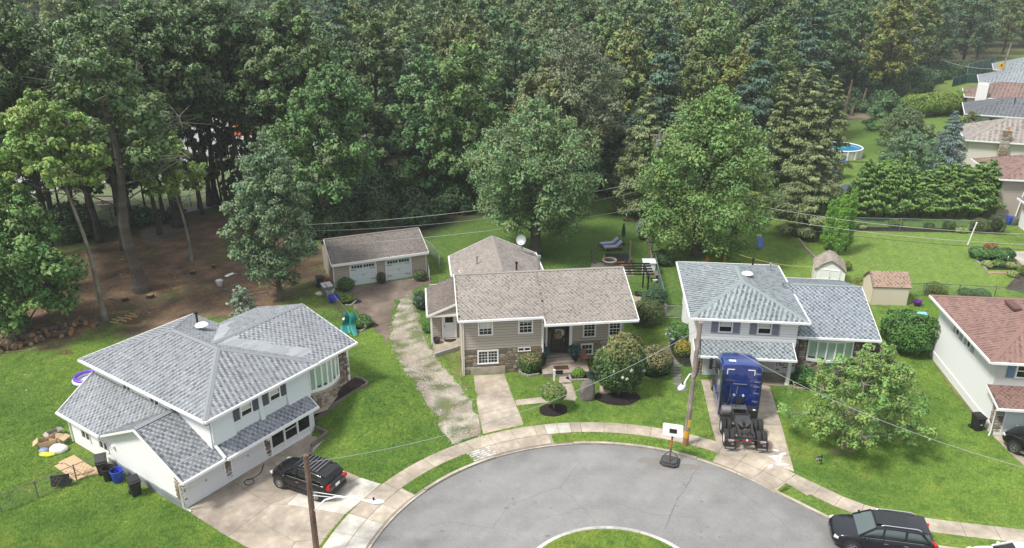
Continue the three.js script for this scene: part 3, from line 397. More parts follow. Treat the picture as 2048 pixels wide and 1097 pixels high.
function stones(parent, f, poly, open, seed, o = {}) { // rubble veneer: one mesh per stone over a mortar bed
  const r = rng(seed), y0 = Math.min(...poly.map(p => p[1])), y1 = Math.max(...poly.map(p => p[1])), warp = o.warp ?? (() => 0);
  if (!o.noBack) placed(parent, 'mortar_wall', gb().plate(poly.map(([u, v]) => [u, v, 0]), 0.15).geo(), o.mortar ?? mat([0.4, 0.35, 0.28], 1, { map: T.speck }), f);
  for (let y = y0; y < y1 - 0.03;) { let h = (o.h ?? 0.2) * (0.6 + r() * 0.9); if (y1 - y - h < 0.1) h = y1 - y; for (const [a, b] of spansOf(poly, y, y + h, open)) for (let u = a; u < b - 0.02;) { let w = Math.max(h * 0.8, (o.w ?? 0.38) * (0.45 + r() * 1.1)); if (b - u - w < 0.14) w = b - u; const split = h > 0.22 && w < 0.5 && r() < 0.4, n = split ? 2 : 1; for (let k = 0; k < n; k++) { const m = part(parent, 'stone', stoneGeos[(r() * 10) | 0], stoneMats[(Math.pow(r(), 1.0) * 7) | 0]); const U = u + w / 2, q = warp(U); m.position.set(f.x + U * Math.cos(f.ry) + q * Math.sin(f.ry), y + h / n * (k + 0.5), f.z - U * Math.sin(f.ry) + q * Math.cos(f.ry)); m.rotation.y = f.ry; m.scale.set(w - 0.018, h / n - 0.018, 0.03 + 0.045 * r()); } u += w; } y += h; }
}
function garageDoor(parent, f, u, w, h, m, o = {}) {
  const g = sub(parent, 'garage_door', f.x + u * Math.cos(f.ry), o.y ?? 0, f.z - u * Math.sin(f.ry), f.ry), n = 4, ph = h / n;
  for (let i = 0; i < n; i++) part(g, 'panel', gb().box(0, ph * (i + 0.5), 0.02, w, ph - 0.012, 0.04).geo(), m);
  if (o.raised) { const b = gb(); for (let i = 0; i < n; i++) for (let k = 0; k < 4; k++) b.box(-w / 2 + w * (k + 0.5) / 4, ph * (i + 0.5), 0.043, w / 4 - 0.12, ph - 0.16, 0.012); part(g, 'raised_field', b.geo(), m); }
  if (o.windows) for (let i = 0; i < 8; i++) part(g, 'pane', gb().box(-w / 2 + 0.14 + (w - 0.28) * (i + 0.5) / 8 + (i < 4 ? -0.04 : 0.04), h - ph * 0.55, 0.044, w / 8 - 0.09, 0.24, 0.01).geo(), M.darkglass);
  if (o.straps) { const b = gb(); for (const s of [-1, 1]) for (const y of [0.42, h - ph - 0.06]) b.box(s * (w / 2 - 0.28), y, 0.05, 0.46, 0.035, 0.02); part(g, 'hinge_strap', b.geo(), M.black); const k = gb(); for (const s of [-1, 1]) k.box(s * 0.06, h * 0.45, 0.055, 0.03, 0.22, 0.03); part(g, 'handle', k.geo(), M.galv); }
  else part(g, 'handle', gb().box(0, h * 0.45, 0.055, 0.08, 0.12, 0.04).geo(), M.galv);
  const t = gb(); for (const s of [-1, 1]) t.box(s * (w / 2 + 0.05), h / 2, 0.03, 0.09, h, 0.08); t.box(0, h + 0.06, 0.031, w + 0.19, 0.1, 0.08); part(g, 'frame', t.geo(), M.trim);
  return g;
}
function pipe(parent, name, pts, r, m, seg = 8) { return part(parent, name, gb().tube(pts, r, seg).geo(), m); }
// ---------------------------------------------------------------- the five near buildings
const sidingWhite = mat([0.76, 0.77, 0.78], 0.55), sidingBlue = mat([0.62, 0.68, 0.7], 0.8), sidingTaupe = mat([0.4, 0.355, 0.305], 0.65), sidingTaupeB = mat([0.13, 0.115, 0.1], 0.8), doorWhite = mat([0.66, 0.68, 0.7], 0.5), doorPale = mat([0.58, 0.66, 0.68], 0.5);
const shutterGrey = mat([0.07, 0.08, 0.095], 0.7), shutterSlate = mat([0.19, 0.2, 0.26], 0.7), shutterBlue = mat([0.12, 0.2, 0.3], 0.7), shutterPale = mat([0.32, 0.37, 0.37], 0.7), foundation = mat([0.42, 0.47, 0.52], 0.85, { map: T.concrete });
const roofGrey = { cap: [0.23, 0.25, 0.27], light: [0.27, 0.29, 0.315], dark: [0.15, 0.163, 0.182], dashW: 0.16, seed: 3 }, roofBrown = { light: [0.265, 0.24, 0.22], dark: [0.195, 0.177, 0.163], dashW: 0.14, per: 0.3, e: 0.16, seed: 5 };
function vent(house, a, h, b, kind) {
  if (kind === 'dome') { const g = sub(house, 'roof_vent', a, h, -b); part(g, 'base', gb().cyl(0, -0.15, 0.1, 0, 0.2, 0.2, 14).geo(), M.galv); part(g, 'hood', new THREE.SphereGeometry(0.42, 18, 8, 0, 6.3, 0, 1.5).scale(1, 0.42, 1).translate(0, 0.08, 0), M.trim); return g; }
  const g = sub(house, 'vent_pipe', a, h, -b); part(g, 'pipe', gb().cyl(0, -0.3, 0.45, 0, 0.07, 0.07, 10).geo(), kind === 'dark' ? M.black : M.galv); part(g, 'cap', gb().cyl(0, 0.45, 0.55, 0, 0.13, 0.1, 10).geo(), kind === 'dark' ? M.black : M.galv); return g;
}
function bow(house, f, u0, u1, sill, head, depth, n, seed) { // bow window of n lights bulging by depth, with curtain behind the glass
  const g = sub(house, 'bow_window', f.x, 0, f.z, f.ry), z = t => depth * Math.sin(Math.PI * (0.12 + 0.76 * t)) - depth * Math.sin(Math.PI * 0.12) + 0.03, at = t => [lerp(u0, u1, t), z(t)], fr = gb(), r = rng(seed);
  for (let i = 0; i <= n; i++) { const [x, q] = at(i / n); fr.box(x, (sill + head) / 2, q, 0.1, head - sill, 0.1); }
  for (let i = 0; i < n; i++) { const [x0, q0] = at(i / n), [x1, q1] = at((i + 1) / n), L = Math.hypot(x1 - x0, q1 - q0), ry = -Math.atan2(q1 - q0, x1 - x0), cx = (x0 + x1) / 2, cz = (q0 + q1) / 2; fr.box(cx, sill + 0.04, cz + 0.012, L + 0.04, 0.13, 0.14, ry); fr.box(cx, head - 0.04, cz + 0.012, L + 0.04, 0.1, 0.12, ry); part(g, 'pane', gb().box(cx, (sill + head) / 2, cz, L - 0.08, head - sill - 0.16, 0.012, ry).geo(), M.glass); part(g, 'curtain', gb().box(cx, (sill + head) / 2 + (r() < 0.3 ? 0.15 : 0.03), cz - 0.05, L - 0.09, head - sill - 0.2 - (r() < 0.3 ? 0.25 : 0), 0.02, ry).geo(), M.curtain); part(g, 'backing', gb().box(cx, (sill + head) / 2, cz - 0.09, L, head - sill, 0.015, ry).geo(), M.interior); }
  part(g, 'frame', fr.geo(), M.trim);
  const ring = [...Array(n + 1)].map((_, i) => at(i / n)), cap = [[u0, 0], ...ring.map(p => [p[0], p[1] + 0.08]), [u1, 0]]; part(g, 'sill_board', gb().prism(cap, sill - 0.08, sill - 0.02).geo(), M.trim); part(g, 'head_board', gb().prism(cap, head + 0.01, head + 0.06).geo(), M.trim);
  return t => Math.max(0, z(clamp((t - u0) / (u1 - u0))) - 0.03);
}
{ // left house: split level with a low garage wing
  const h = thing('left_house', 'white split level house with grey hip roof, two garage doors and stone bow window end', 'house', [H1O[0], 0, H1O[1]], H1R);
  // low wing: left wall, gable over the garage
  const wl = leftWall(0, 11);
  siding(h, wl, [[0, 0.02], [11, 0.02], [11, 2.3], [7.9, 3.86], [4.1, 2.25], [0, 2.25]], [[1.25, 2.1, 0.75, 1.35], [3.15, 4.0, 0.75, 1.4]], sidingWhite, 0.13, false);
  placed(h, 'foundation', gb().box(7.4, 0.2, 0.05, 7.1, 0.5, 0.1).geo(), foundation, wl);
  for (const [u, v] of [[1.65, 0.8], [3.55, 0.82]]) win(h, wl, u, v, 0.95, 0.62, { units: 2, slide: true, frame: M.trim, t: 0.05 });
  part(h, 'dryer_vent', gb().box(-0.08, 1.5, -6.3, 0.16, 0.16, 0.2).geo(), M.trim);
  // front wall of the garages
  const fw = front(0.1);
  siding(h, front(0.12), [[0.02, 0], [8.95, 0], [8.95, 2.7], [2.3, 2.7], [2.3, 2.5], [0.02, 2.15]], [], doorWhite, 3, false, doorWhite, 'front_wall');
  garageDoor(h, fw, 1.42, 2.3, 2.05, doorWhite); garageDoor(h, fw, 4.2, 2.15, 2.05, doorWhite);
  stones(h, front(0.06), [[-0.02, 0], [0.2, 0], [0.2, 2.05], [-0.02, 2.05]], [], 21); stones(h, front(0.06), [[2.66, 0], [3.06, 0], [3.06, 2.05], [2.66, 2.05]], [], 22); stones(h, front(0.06), [[5.4, 0], [5.8, 0], [5.8, 2.05], [5.4, 2.05]], [], 23);
  stones(h, leftWall(-0.02, 0.62), [[0, 0], [0.6, 0], [0.6, 2.2], [0, 2.2]], [], 24);
  { const g = sub(h, 'glass_wall', 7.3, 0, -0.04); const fr = gb(); for (const x of [-1.5, -0.5, 0.5, 1.5]) fr.box(x, 1.05, 0.03, 0.12, 2.1, 0.1); fr.box(0, 0.06, 0.031, 3.0, 0.12, 0.12); fr.box(0, 2.08, 0.031, 3.0, 0.1, 0.1); fr.box(-0.0, 1.1, 0.02, 0.9, 0.05, 0.05); part(g, 'frame', fr.geo(), M.trim); for (const x of [-1, 0, 1]) part(g, 'pane', gb().box(x, 1.05, 0.01, 0.9, 1.94, 0.012).geo(), M.darkglass); part(g, 'end_panel', gb().box(1.68, 1.1, 0.02, 0.26, 2.2, 0.08).geo(), sidingBlue); part(g, 'wall_lamp', gb().box(1.7, 1.75, 0.1, 0.13, 0.26, 0.14).cyl(1.7, 1.6, 1.66, 0.1, 0.06, 0.03, 8).geo(), M.black); }
  part(h, 'electric_meter', gb().box(5.6, 1.45, 0.08, 0.2, 0.38, 0.16).geo(), M.trim);
  // upper storey
  siding(h, front(0), [[2.1, 2.6], [9.0, 2.6], [9.0, 4.7], [2.1, 4.7]], [[3.6, 5.3, 3.5, 4.3], [5.6, 7.3, 3.5, 4.3]], sidingBlue, 5, false, sidingBlue, 'upper_front_wall');
  const ml = leftWall(2.1, 11.2); siding(h, ml, [[0, 2.1], [11.2, 2.1], [11.2, 4.7], [0, 4.7]], [[3.0, 3.9, 3.65, 4.1], [5.7, 6.7, 3.65, 4.1]], sidingWhite, 0.13, false, sidingWhite, 'upper_left_wall');
  win(h, ml, 3.5, 3.65, 0.85, 0.6, { slide: true, units: 2, t: 0.06 }); win(h, ml, 6.25, 3.68, 0.95, 0.6, { slide: true, units: 2, t: 0.06 });
  part(h, 'rear_wall', gb().box(5.55, 2.35, -11.12, 6.9, 4.7, 0.16).geo(), sidingWhite); part(h, 'right_wall', gb().box(8.92, 3.6, -10, 0.16, 2.2, 2.4).geo(), sidingWhite); part(h, 'wing_rear_wall', gb().box(1.05, 1.15, -10.95, 2.1, 2.3, 0.12).geo(), sidingWhite);
  for (const u of [4.45, 6.45]) win(h, front(0), u, 3.52, 0.8, 0.74, { shutter: shutterGrey, sw: 0.4, blind: 0.45, t: 0.07 });
  // right wing on the higher ground
  const bz = 0.25, wf = front(bz);
  placed(h, 'wing_front_wall', gb().box(10.85, 3.1, -0.09, 3.5, 3.0, 0.16).geo(), M.interior, { x: 0, z: -bz, ry: 0 });
  const wz = bow(h, wf, 9.15, 11.62, 2.62, 4.35, 0.55, 6, 5);
  stones(h, wf, [[9.05, 1.3], [12.55, 1.3], [12.55, 4.4], [9.05, 4.4]], [[9.05, 11.72, 2.55, 4.5]], 31, { warp: u => u < 11.7 ? wz(u) : 0, noBack: true });
  part(h, 'wing_base', gb().prism([[9.05, -0.2], ...[...Array(9)].map((_, i) => { const u = lerp(9.15, 11.62, i / 8); return [u, -0.25 + wz(u)]; }), [12.55, -0.26], [12.55, -0.5], [9.05, -0.5]], 1.0, 2.55).geo(), mat([0.4, 0.35, 0.28], 1));
  part(h, 'wing_right_wall', gb().box(12.47, 3.0, -4.6, 0.16, 3.2, 8.8).geo(), sidingWhite); part(h, 'wing_rear_wall', gb().box(10.8, 3.0, -8.95, 3.4, 3.2, 0.16).geo(), sidingWhite); part(h, 'wing_gable', gb().plate([[12.56, 4.5, 0], [12.56, 4.5, -9], [12.56, 5.98, -4.5]], 0.14).geo(), sidingWhite);
  // roofs
  const mE = 4.75, mr = 6.2, A0 = 1.6, A1 = 9.5, B0 = -0.5, B1 = 11.7, am = 5.55, rb0 = 3.45, rb1 = 7.75;
  roof(h, [[L3(A0, mE, B0), L3(A1, mE, B0), L3(am, mr, rb0)], [L3(A0, mE, B1), L3(A0, mE, B0), L3(am, mr, rb0), L3(am, mr, rb1)], [L3(A1, mE, B0), L3(A1, mE, B1), L3(am, mr, rb1), L3(am, mr, rb0)], [L3(A1, mE, B1), L3(A0, mE, B1), L3(am, mr, rb1)]], roofGrey,
    [[L3(A0, mE, B0), L3(am, mr, rb0)], [L3(A1, mE, B0), L3(am, mr, rb0)], [L3(A0, mE, B1), L3(am, mr, rb1)], [L3(am, mr, rb0), L3(am, mr, rb1)]],
    [['gutter', L3(A0 - 0.06, mE - 0.06, B0 - 0.06), L3(A1, mE - 0.06, B0 - 0.06)], ['gutter', L3(A0 - 0.06, mE - 0.06, B0), L3(A0 - 0.06, mE - 0.06, B1)], ['fascia', L3(A0, mE - 0.06, B1 + 0.03), L3(A1, mE - 0.06, B1 + 0.03), 0.05, 0.18]]);
  part(h, 'soffit', gb().box((A0 + A1) / 2, mE - 0.12, -(B0 + B1) / 2, A1 - A0 - 0.1, 0.04, B1 - B0 - 0.1).geo(), M.trim);
  const wE = 4.62, wr = 6.08, W1 = 12.85;
  roof(h, [[L3(7.2, wE, -0.28), L3(W1, wE, -0.28), L3(W1, wr, 4.5), L3(5.6, wr, 4.5)], [L3(W1, wE, 9.25), L3(7.2, wE, 9.25), L3(5.6, wr, 4.5), L3(W1, wr, 4.5)]], { ...roofGrey, seed: 8, patch: o => { const v = 5.55 + (6.2 - o.y) / 1.45 * 3.95; return o.y > 4.85 && o.x > v - 0.3 && o.x < v + 0.75 + 0.55 * hash((o.y * 11) | 0, 1) ? 0.07 : 0; } }, [[L3(W1, wr, 4.5), L3(5.8, wr, 4.5)]],
    [['gutter', L3(A1, wE - 0.05, -0.34), L3(W1 + 0.05, wE - 0.05, -0.34)], ['rake_board', L3(W1 + 0.02, wE - 0.06, -0.3), L3(W1 + 0.02, wr - 0.08, 4.5), 0.05, 0.16], ['rake_board', L3(W1 + 0.02, wE - 0.06, 9.25), L3(W1 + 0.02, wr - 0.08, 4.5), 0.05, 0.16]]);
  roof(h, [[L3(-0.35, 2.15, -0.75), L3(2.25, 2.15, -0.75), L3(2.1, 4.0, 3.1), L3(-0.35, 4.0, 3.1)], { p: [L3(-0.35, 2.2, 6.95), L3(-0.35, 4.0, 3.1), L3(2.1, 4.0, 3.1), L3(2.1, 3.75, 3.64)] }, [L3(-0.42, 2.2, 11.4), L3(-0.42, 2.2, 6.95), L3(2.1, 3.76, 3.64), L3(2.1, 3.76, 11.4)]].map(p => p.p ?? p), { ...roofGrey, seed: 11 }, [[L3(-0.3, 4.0, 3.1), L3(2.05, 4.0, 3.1)]],
    [['gutter', L3(-0.4, 2.12, -0.8), L3(2.25, 2.12, -0.8)], ['rake_board', L3(-0.38, 2.1, -0.75), L3(-0.38, 3.93, 3.1), 0.05, 0.16], ['rake_board', L3(-0.38, 2.12, 6.95), L3(-0.38, 3.93, 3.1), 0.05, 0.12], ['gutter', L3(-0.48, 2.14, 6.9), L3(-0.48, 2.14, 11.45)], ['rake_board', L3(-0.4, 2.15, 11.42), L3(2.1, 3.72, 11.42), 0.05, 0.16]]);
  roof(h, [[L3(2.25, 2.2, -0.88), L3(8.75, 2.2, -0.88), L3(8.75, 2.76, 0), L3(2.25, 2.76, 0)]], { ...roofGrey, light: [0.26, 0.285, 0.32], seed: 13 }, [], [['gutter', L3(2.25, 2.16, -0.94), L3(8.8, 2.16, -0.94)], ['rake_board', L3(8.77, 2.16, -0.9), L3(8.77, 2.72, 0), 0.05, 0.14], ['flashing', L3(2.2, 2.26, -0.85), L3(2.2, 2.95, 0.2), 0.14, 0.08]]);
  part(h, 'porch_soffit', gb().box(5.5, 2.13, 0.4, 6.5, 0.04, 1.0).geo(), M.trim);
  pipe(h, 'downspout', [L3(2.18, 4.65, -0.3), L3(2.16, 4.4, -0.08), L3(2.16, 2.95, -0.08)], 0.045, M.gutter); pipe(h, 'downspout', [L3(-0.35, 2.1, -0.8), L3(-0.28, 1.8, -0.25), L3(-0.2, 0.25, -0.14), L3(-0.05, 0.08, -0.5)], 0.055, M.gutter); pipe(h, 'downspout', [L3(-0.45, 2.1, 11.1), L3(-0.1, 1.85, 11.05), L3(-0.08, 0.1, 11.05)], 0.045, M.gutter); pipe(h, 'downspout', [L3(9.06, 4.5, -0.05), L3(9.06, 2.7, -0.05)], 0.045, M.gutter);
  vent(h, 7.4, 5.75, 7.6, 'dome'); vent(h, 8.2, 5.45, 9.3, 'dark'); const rv = sub(h, 'roof_vent', 8.35, 5.3, -4.4); part(rv, 'hood', gb().box(0, 0.06, 0, 0.3, 0.14, 0.3, 0.3).geo(), M.galv); part(h, 'flood_lamp', gb().box(1.75, 4.45, 0.35, 0.2, 0.12, 0.12).geo(), M.galv);
}
{ // centre house
  const h = thing('centre_house', 'beige house with brown shingle roof, stone base and black front door', 'house', [-3.37, 0, -49.45], 6.8 * R);
  const f0 = front(0), w1 = [[1.03, 2.07, 3.0, 4.1], [3.82, 4.86, 3.0, 4.1]];
  siding(h, f0, [[0, 1.92], [5.5, 1.92], [5.5, 4.4], [0, 4.4]], w1, sidingTaupe, 0.205, true, sidingTaupeB);
  for (const [a, b, c, d] of w1) win(h, f0, (a + b) / 2, c, b - a, d - c, { grid: [3, 4], t: 0.1, blind: a < 2 ? 0.5 : 0.2 });
  const low = [0.96, 2.44, 0.78, 1.86]; win(h, f0, 1.7, 0.78, 1.48, 1.08, { units: 2, grid: [3, 4], sash: false, t: 0.1 });
  win(h, f0, 4.25, 1.62, 0.9, 0.3, { slide: true, units: 2, t: 0.05 });
  stones(h, f0, [[0, 0], [5.5, 0], [5.5, 1.92], [0, 1.92]], [[0.96, 2.44, 0.5, 1.92], [3.75, 4.75, 1.55, 1.95]], 41, { h: 0.24, w: 0.42 });
  part(h, 'door_infill', gb().box(1.68, 0.27, 0.03, 2.45, 0.56, 0.14).geo(), M.concreteC);
  const sl = leftWall(0, 4.9); siding(h, sl, [[0, 0.02], [4.9, 0.02], [4.9, 4.4], [3.8, 4.9], [0, 6.0]], [], sidingTaupe, 0.205, false, sidingTaupe, 'left_wall');
  part(h, 'corner_board', gb().box(-0.02, 2.2, 0.02, 0.16, 4.4, 0.16).geo(), M.offwhite); part(h, 'corner_board', gb().box(5.52, 3.1, 0.01, 0.12, 2.5, 0.12).geo(), M.trim);
  part(h, 'left_wall', gb().box(-0.0 + 0.08, 2.2, -6.2, 0.16, 4.4, 2.6).geo(), sidingTaupe); part(h, 'rear_wall', gb().box(5.8, 2.2, -7.2, 11.6, 4.4, 0.16).geo(), sidingTaupe); part(h, 'right_wall', gb().box(11.52, 2.15, -4.1, 0.16, 4.3, 6.2).geo(), sidingTaupe); part(h, 'right_gable', gb().plate([[11.6, 4.2, 0.5], [11.6, 4.2, -7.3], [11.6, 6.1, -3.66]], 0.14).geo(), sidingTaupe);
  part(h, 'return_wall', gb().box(5.5, 2.4, -0.5, 0.16, 3.6, 1.0).geo(), sidingTaupe);
  // recessed entry side
  const f1 = front(1), ow = [[6.05, 7.6, 0.85, 3.0], [8.6, 9.55, 1.93, 3.05], [10.45, 11.4, 1.93, 3.05], [8.5, 9.4, 0.5, 1.42]];
  siding(h, f1, [[5.58, 1.62], [11.5, 1.62], [11.5, 4.15], [5.58, 4.15]], ow, sidingTaupe, 0.205, true, sidingTaupeB);
  stones(h, f1, [[7.7, 0.1], [11.5, 0.1], [11.5, 1.6], [7.7, 1.6]], ow, 42, { h: 0.24, w: 0.42 });
  win(h, f1, 9.08, 1.93, 0.95, 1.15, { grid: [3, 4], t: 0.1 }); win(h, f1, 10.93, 1.93, 0.95, 1.15, { grid: [3, 4], t: 0.1 }); win(h, f1, 8.95, 0.52, 0.9, 0.9, { grid: [3, 2], t: 0.09 });
  { const g = sub(h, 'front_door', 6.82, 0.86, -0.97); part(g, 'frame', gb().box(-0.86, 1.1, 0.03, 0.14, 2.2, 0.14).box(0.86, 1.1, 0.03, 0.14, 2.2, 0.14).box(0, 2.2, 0.03, 1.86, 0.16, 0.14).geo(), M.trim); part(g, 'leaf', gb().box(0, 1.05, 0.02, 0.95, 2.08, 0.06).box(0, 0.5, 0.052, 0.62, 0.55, 0.02).geo(), M.black);
    const lite = gb(); for (const s of [-1, 1]) { lite.box(s * 0.63, 1.25, 0.03, 0.2, 1.5, 0.02); } part(g, 'side_light', lite.geo(), M.darkglass); const fr = gb(); for (const s of [-1, 1]) { fr.box(s * 0.5, 1.05, 0.03, 0.05, 2.1, 0.08); fr.box(s * 0.76, 1.05, 0.03, 0.05, 2.1, 0.07); fr.box(s * 0.63, 0.25, 0.025, 0.24, 0.5, 0.05); } part(g, 'side_frame', fr.geo(), M.black); part(g, 'door_glass', gb().box(0, 1.5, 0.055, 0.5, 0.75, 0.012).geo(), mat([0.3, 0.33, 0.33], 0.2)); part(g, 'handle', gb().box(0.4, 1.0, 0.08, 0.04, 0.22, 0.06).geo(), M.steel); }
  part(h, 'entry_beam', gb().box(6.85, 3.95, 0.92, 2.7, 0.2, 0.14).geo(), M.trim); part(h, 'entry_post', gb().box(7.75, 2.3, -0.9, 0.14, 3.4, 0.14).geo(), M.trim);
  { const g = sub(h, 'hanging_lantern', 6.95, 2.75, 0.1); part(g, 'cage', gb().cyl(0, 0, 0.3, 0, 0.1, 0.13, 6).cyl(0, 0.3, 0.42, 0, 0.13, 0.02, 6).geo(), M.galv); part(g, 'chain', gb().cyl(0, 0.4, 1.35, 0, 0.012, 0.012, 4).geo(), M.black); }
  // porch and steps
  const pm = mat([0.52, 0.45, 0.38], 0.9, { map: T.concrete });
  part(h, 'porch_slab', gb().prism([[5.45, 1.12], [8.72, 1.08], [8.85, -1.0], [5.52, -1.0]], -0.1, 0.3).geo(), pm);
  for (const [w, y, b] of [[2.1, 0.42, 0.1], [1.9, 0.58, 0.42], [1.9, 0.72, 0.72]]) part(h, 'step', gb().box(6.85, y - 0.05, -b - 0.45, w, 0.2, 0.9).geo(), pm);
  // side wing: lean-to with the white door and its landing
  siding(h, front(5.4), [[-2.1, 0.3], [-0.05, 0.3], [-0.05, 2.5], [-2.1, 2.5]], [[-1.35, -0.15, 0.3, 2.42]], sidingTaupe, 0.205, true, sidingTaupeB, 'lean_to_front');
  siding(h, front(4.96), [[-2.25, 2.42], [-0.05, 2.42], [-0.05, 3.28]], [], sidingTaupe, 0.205, true, sidingTaupeB, 'lean_to_gable');
  part(h, 'lean_to_beam', gb().box(-1.15, 2.36, -4.95, 2.4, 0.16, 0.2).geo(), M.trim); part(h, 'lean_to_post', gb().box(-2.1, 1.2, -4.95, 0.14, 2.2, 0.14).geo(), M.trim); part(h, 'lean_to_wall', gb().box(-2.05, 1.2, -7.75, 0.14, 2.4, 4.6).geo(), sidingTaupe); part(h, 'lean_to_wall', gb().box(-1.05, 1.4, -10.05, 2.1, 2.8, 0.14).geo(), sidingTaupe);
  { const g = sub(h, 'side_door', -0.75, 0.3, -5.38); part(g, 'frame', gb().box(-0.5, 1.03, 0.02, 0.12, 2.06, 0.12).box(0.5, 1.03, 0.02, 0.12, 2.06, 0.12).box(0, 2.1, 0.02, 1.12, 0.12, 0.12).geo(), M.trim); part(g, 'leaf', gb().box(0, 1.02, 0.01, 0.88, 2.0, 0.06).box(0, 0.5, 0.043, 0.6, 0.6, 0.02).geo(), doorWhite); part(g, 'pane', gb().box(0, 1.55, 0.045, 0.6, 0.55, 0.014).geo(), M.darkglass); part(g, 'handle', gb().box(-0.36, 1.0, 0.06, 0.04, 0.16, 0.05).geo(), M.black); }
  part(h, 'landing', gb().prism([[-2.1, -5.4], [0.0, -5.4], [0.02, -4.0], [-1.98, -2.9]], -0.1, 0.28).geo(), pm);
  { const r = rng(8); for (let i = 0; i < 9; i++) { const t = (i + 0.5) / 9; part(h, 'edging_stone', gb().box(lerp(-1.98, 0.0, t), 0.16, lerp(-2.84, -3.94, t), 0.24, 0.3 + 0.05 * r(), 0.16, 0.5 + (r() - 0.5) * 0.3).geo(), mat([0.62, 0.6, 0.56], 0.9, { map: T.speck })); } }
  // rear addition
  siding(h, leftWall(0.1, 11.6), [[0, 0.1], [4.4, 0.1], [4.4, 4.4], [0, 4.4]], [], sidingTaupe, 0.205, false, sidingTaupe, 'addition_wall'); part(h, 'addition_wall', gb().box(6.3, 2.2, -9.5, 0.16, 4.4, 4.3).geo(), sidingTaupe); part(h, 'addition_wall', gb().box(3.2, 2.2, -11.55, 6.2, 4.4, 0.16).geo(), sidingTaupe); part(h, 'addition_gable', gb().plate([[0.1, 4.4, -11.6], [3.2, 5.9, -11.6], [6.35, 4.4, -11.6]], -0.14).geo(), sidingTaupe);
  const e = 4.43, rd = 6.15, rb = 3.66, rE = 4.15;
  roof(h, [[L3(-0.35, e, -0.55), L3(5.52, e, -0.55), L3(5.52, rd, rb), L3(-0.35, rd, rb)], [L3(5.52, rE, -1.2), L3(12.0, rE, -1.2), L3(12.0, rd, rb), L3(5.52, rd, rb)], [L3(12.0, e, 7.85), L3(-0.35, e, 7.85), L3(-0.35, rd, rb), L3(12.0, rd, rb)]], roofBrown, [[L3(-0.35, rd, rb), L3(12, rd, rb)]],
    [['gutter', L3(-0.35, e - 0.05, -0.6), L3(5.5, e - 0.05, -0.6)], ['gutter', L3(5.5, rE - 0.05, -1.26), L3(12.0, rE - 0.05, -1.26)], ['rake_board', L3(-0.37, e - 0.06, -0.55), L3(-0.37, rd - 0.06, rb), 0.05, 0.2], ['rake_board', L3(12.02, rE - 0.06, -1.2), L3(12.02, rd - 0.06, rb), 0.05, 0.18], ['rake_board', L3(12.02, e - 0.06, 7.85), L3(12.02, rd - 0.06, rb), 0.05, 0.18], ['rake_board', L3(-0.37, e - 0.06, 7.85), L3(-0.37, rd - 0.06, rb), 0.05, 0.2], ['return_trim', L3(5.53, rE - 0.03, -1.2), L3(5.53, e - 0.06, -0.5), 0.05, 0.16]]);
  part(h, 'soffit', gb().box(8.8, rE - 0.1, 0.05, 6.4, 0.03, 2.2).geo(), M.trim); part(h, 'soffit', gb().box(2.6, e - 0.12, 0.28, 5.8, 0.03, 0.55).geo(), M.trim);
  roof(h, [[L3(-0.35, 4.43, 12.0), L3(-0.35, 4.43, 7.0), L3(3.2, 6.02, 3.9), L3(3.2, 6.02, 12.0)], [L3(6.75, 4.43, 7.0), L3(6.75, 4.43, 12.0), L3(3.2, 6.02, 12.0), L3(3.2, 6.02, 3.9)]], { ...roofBrown, light: [0.28, 0.25, 0.23], seed: 15 }, [[L3(3.2, 6.02, 12), L3(3.2, 6.02, 4.2)]], [['gutter', L3(-0.4, 4.38, 7.8), L3(-0.4, 4.38, 12)], ['rake_board', L3(-0.35, 4.37, 12.03), L3(3.2, 5.96, 12.03), 0.05, 0.16], ['rake_board', L3(6.75, 4.37, 12.03), L3(3.2, 5.96, 12.03), 0.05, 0.16], ['gutter', L3(6.8, 4.38, 7.8), L3(6.8, 4.38, 12)]]);
  roof(h, [[L3(-2.35, 2.42, 10.2), L3(-2.35, 2.42, 4.85), L3(-0.02, 3.38, 4.85), L3(-0.02, 3.38, 10.2)]], { ...roofBrown, light: [0.17, 0.145, 0.135], dark: [0.13, 0.11, 0.1], seed: 17 }, [], [['gutter', L3(-2.4, 2.38, 4.8), L3(-2.4, 2.38, 10.2)], ['rake_board', L3(-2.35, 2.38, 4.83), L3(-0.02, 3.33, 4.83), 0.05, 0.16]]);
  pipe(h, 'downspout', [L3(-0.3, 4.35, -0.6), L3(-0.1, 4.0, -0.08), L3(-0.08, 0.2, -0.08)], 0.05, M.offwhite); pipe(h, 'downspout', [L3(5.6, 4.05, -1.2), L3(5.56, 3.7, -0.12), L3(5.56, 1.5, -0.12)], 0.05, M.trim); pipe(h, 'downspout', [L3(5.56, 1.5, -0.12), L3(5.56, 0.4, -0.12)], 0.052, M.black);
  vent(h, 1.6, 5.45, 7.6, 'pipe'); vent(h, 4.4, 5.6, 5.6, 'dark'); { const g = vent(h, 6.0, 5.85, 5.2, 'pipe'); g.scale.set(1.6, 1.6, 1.6); }
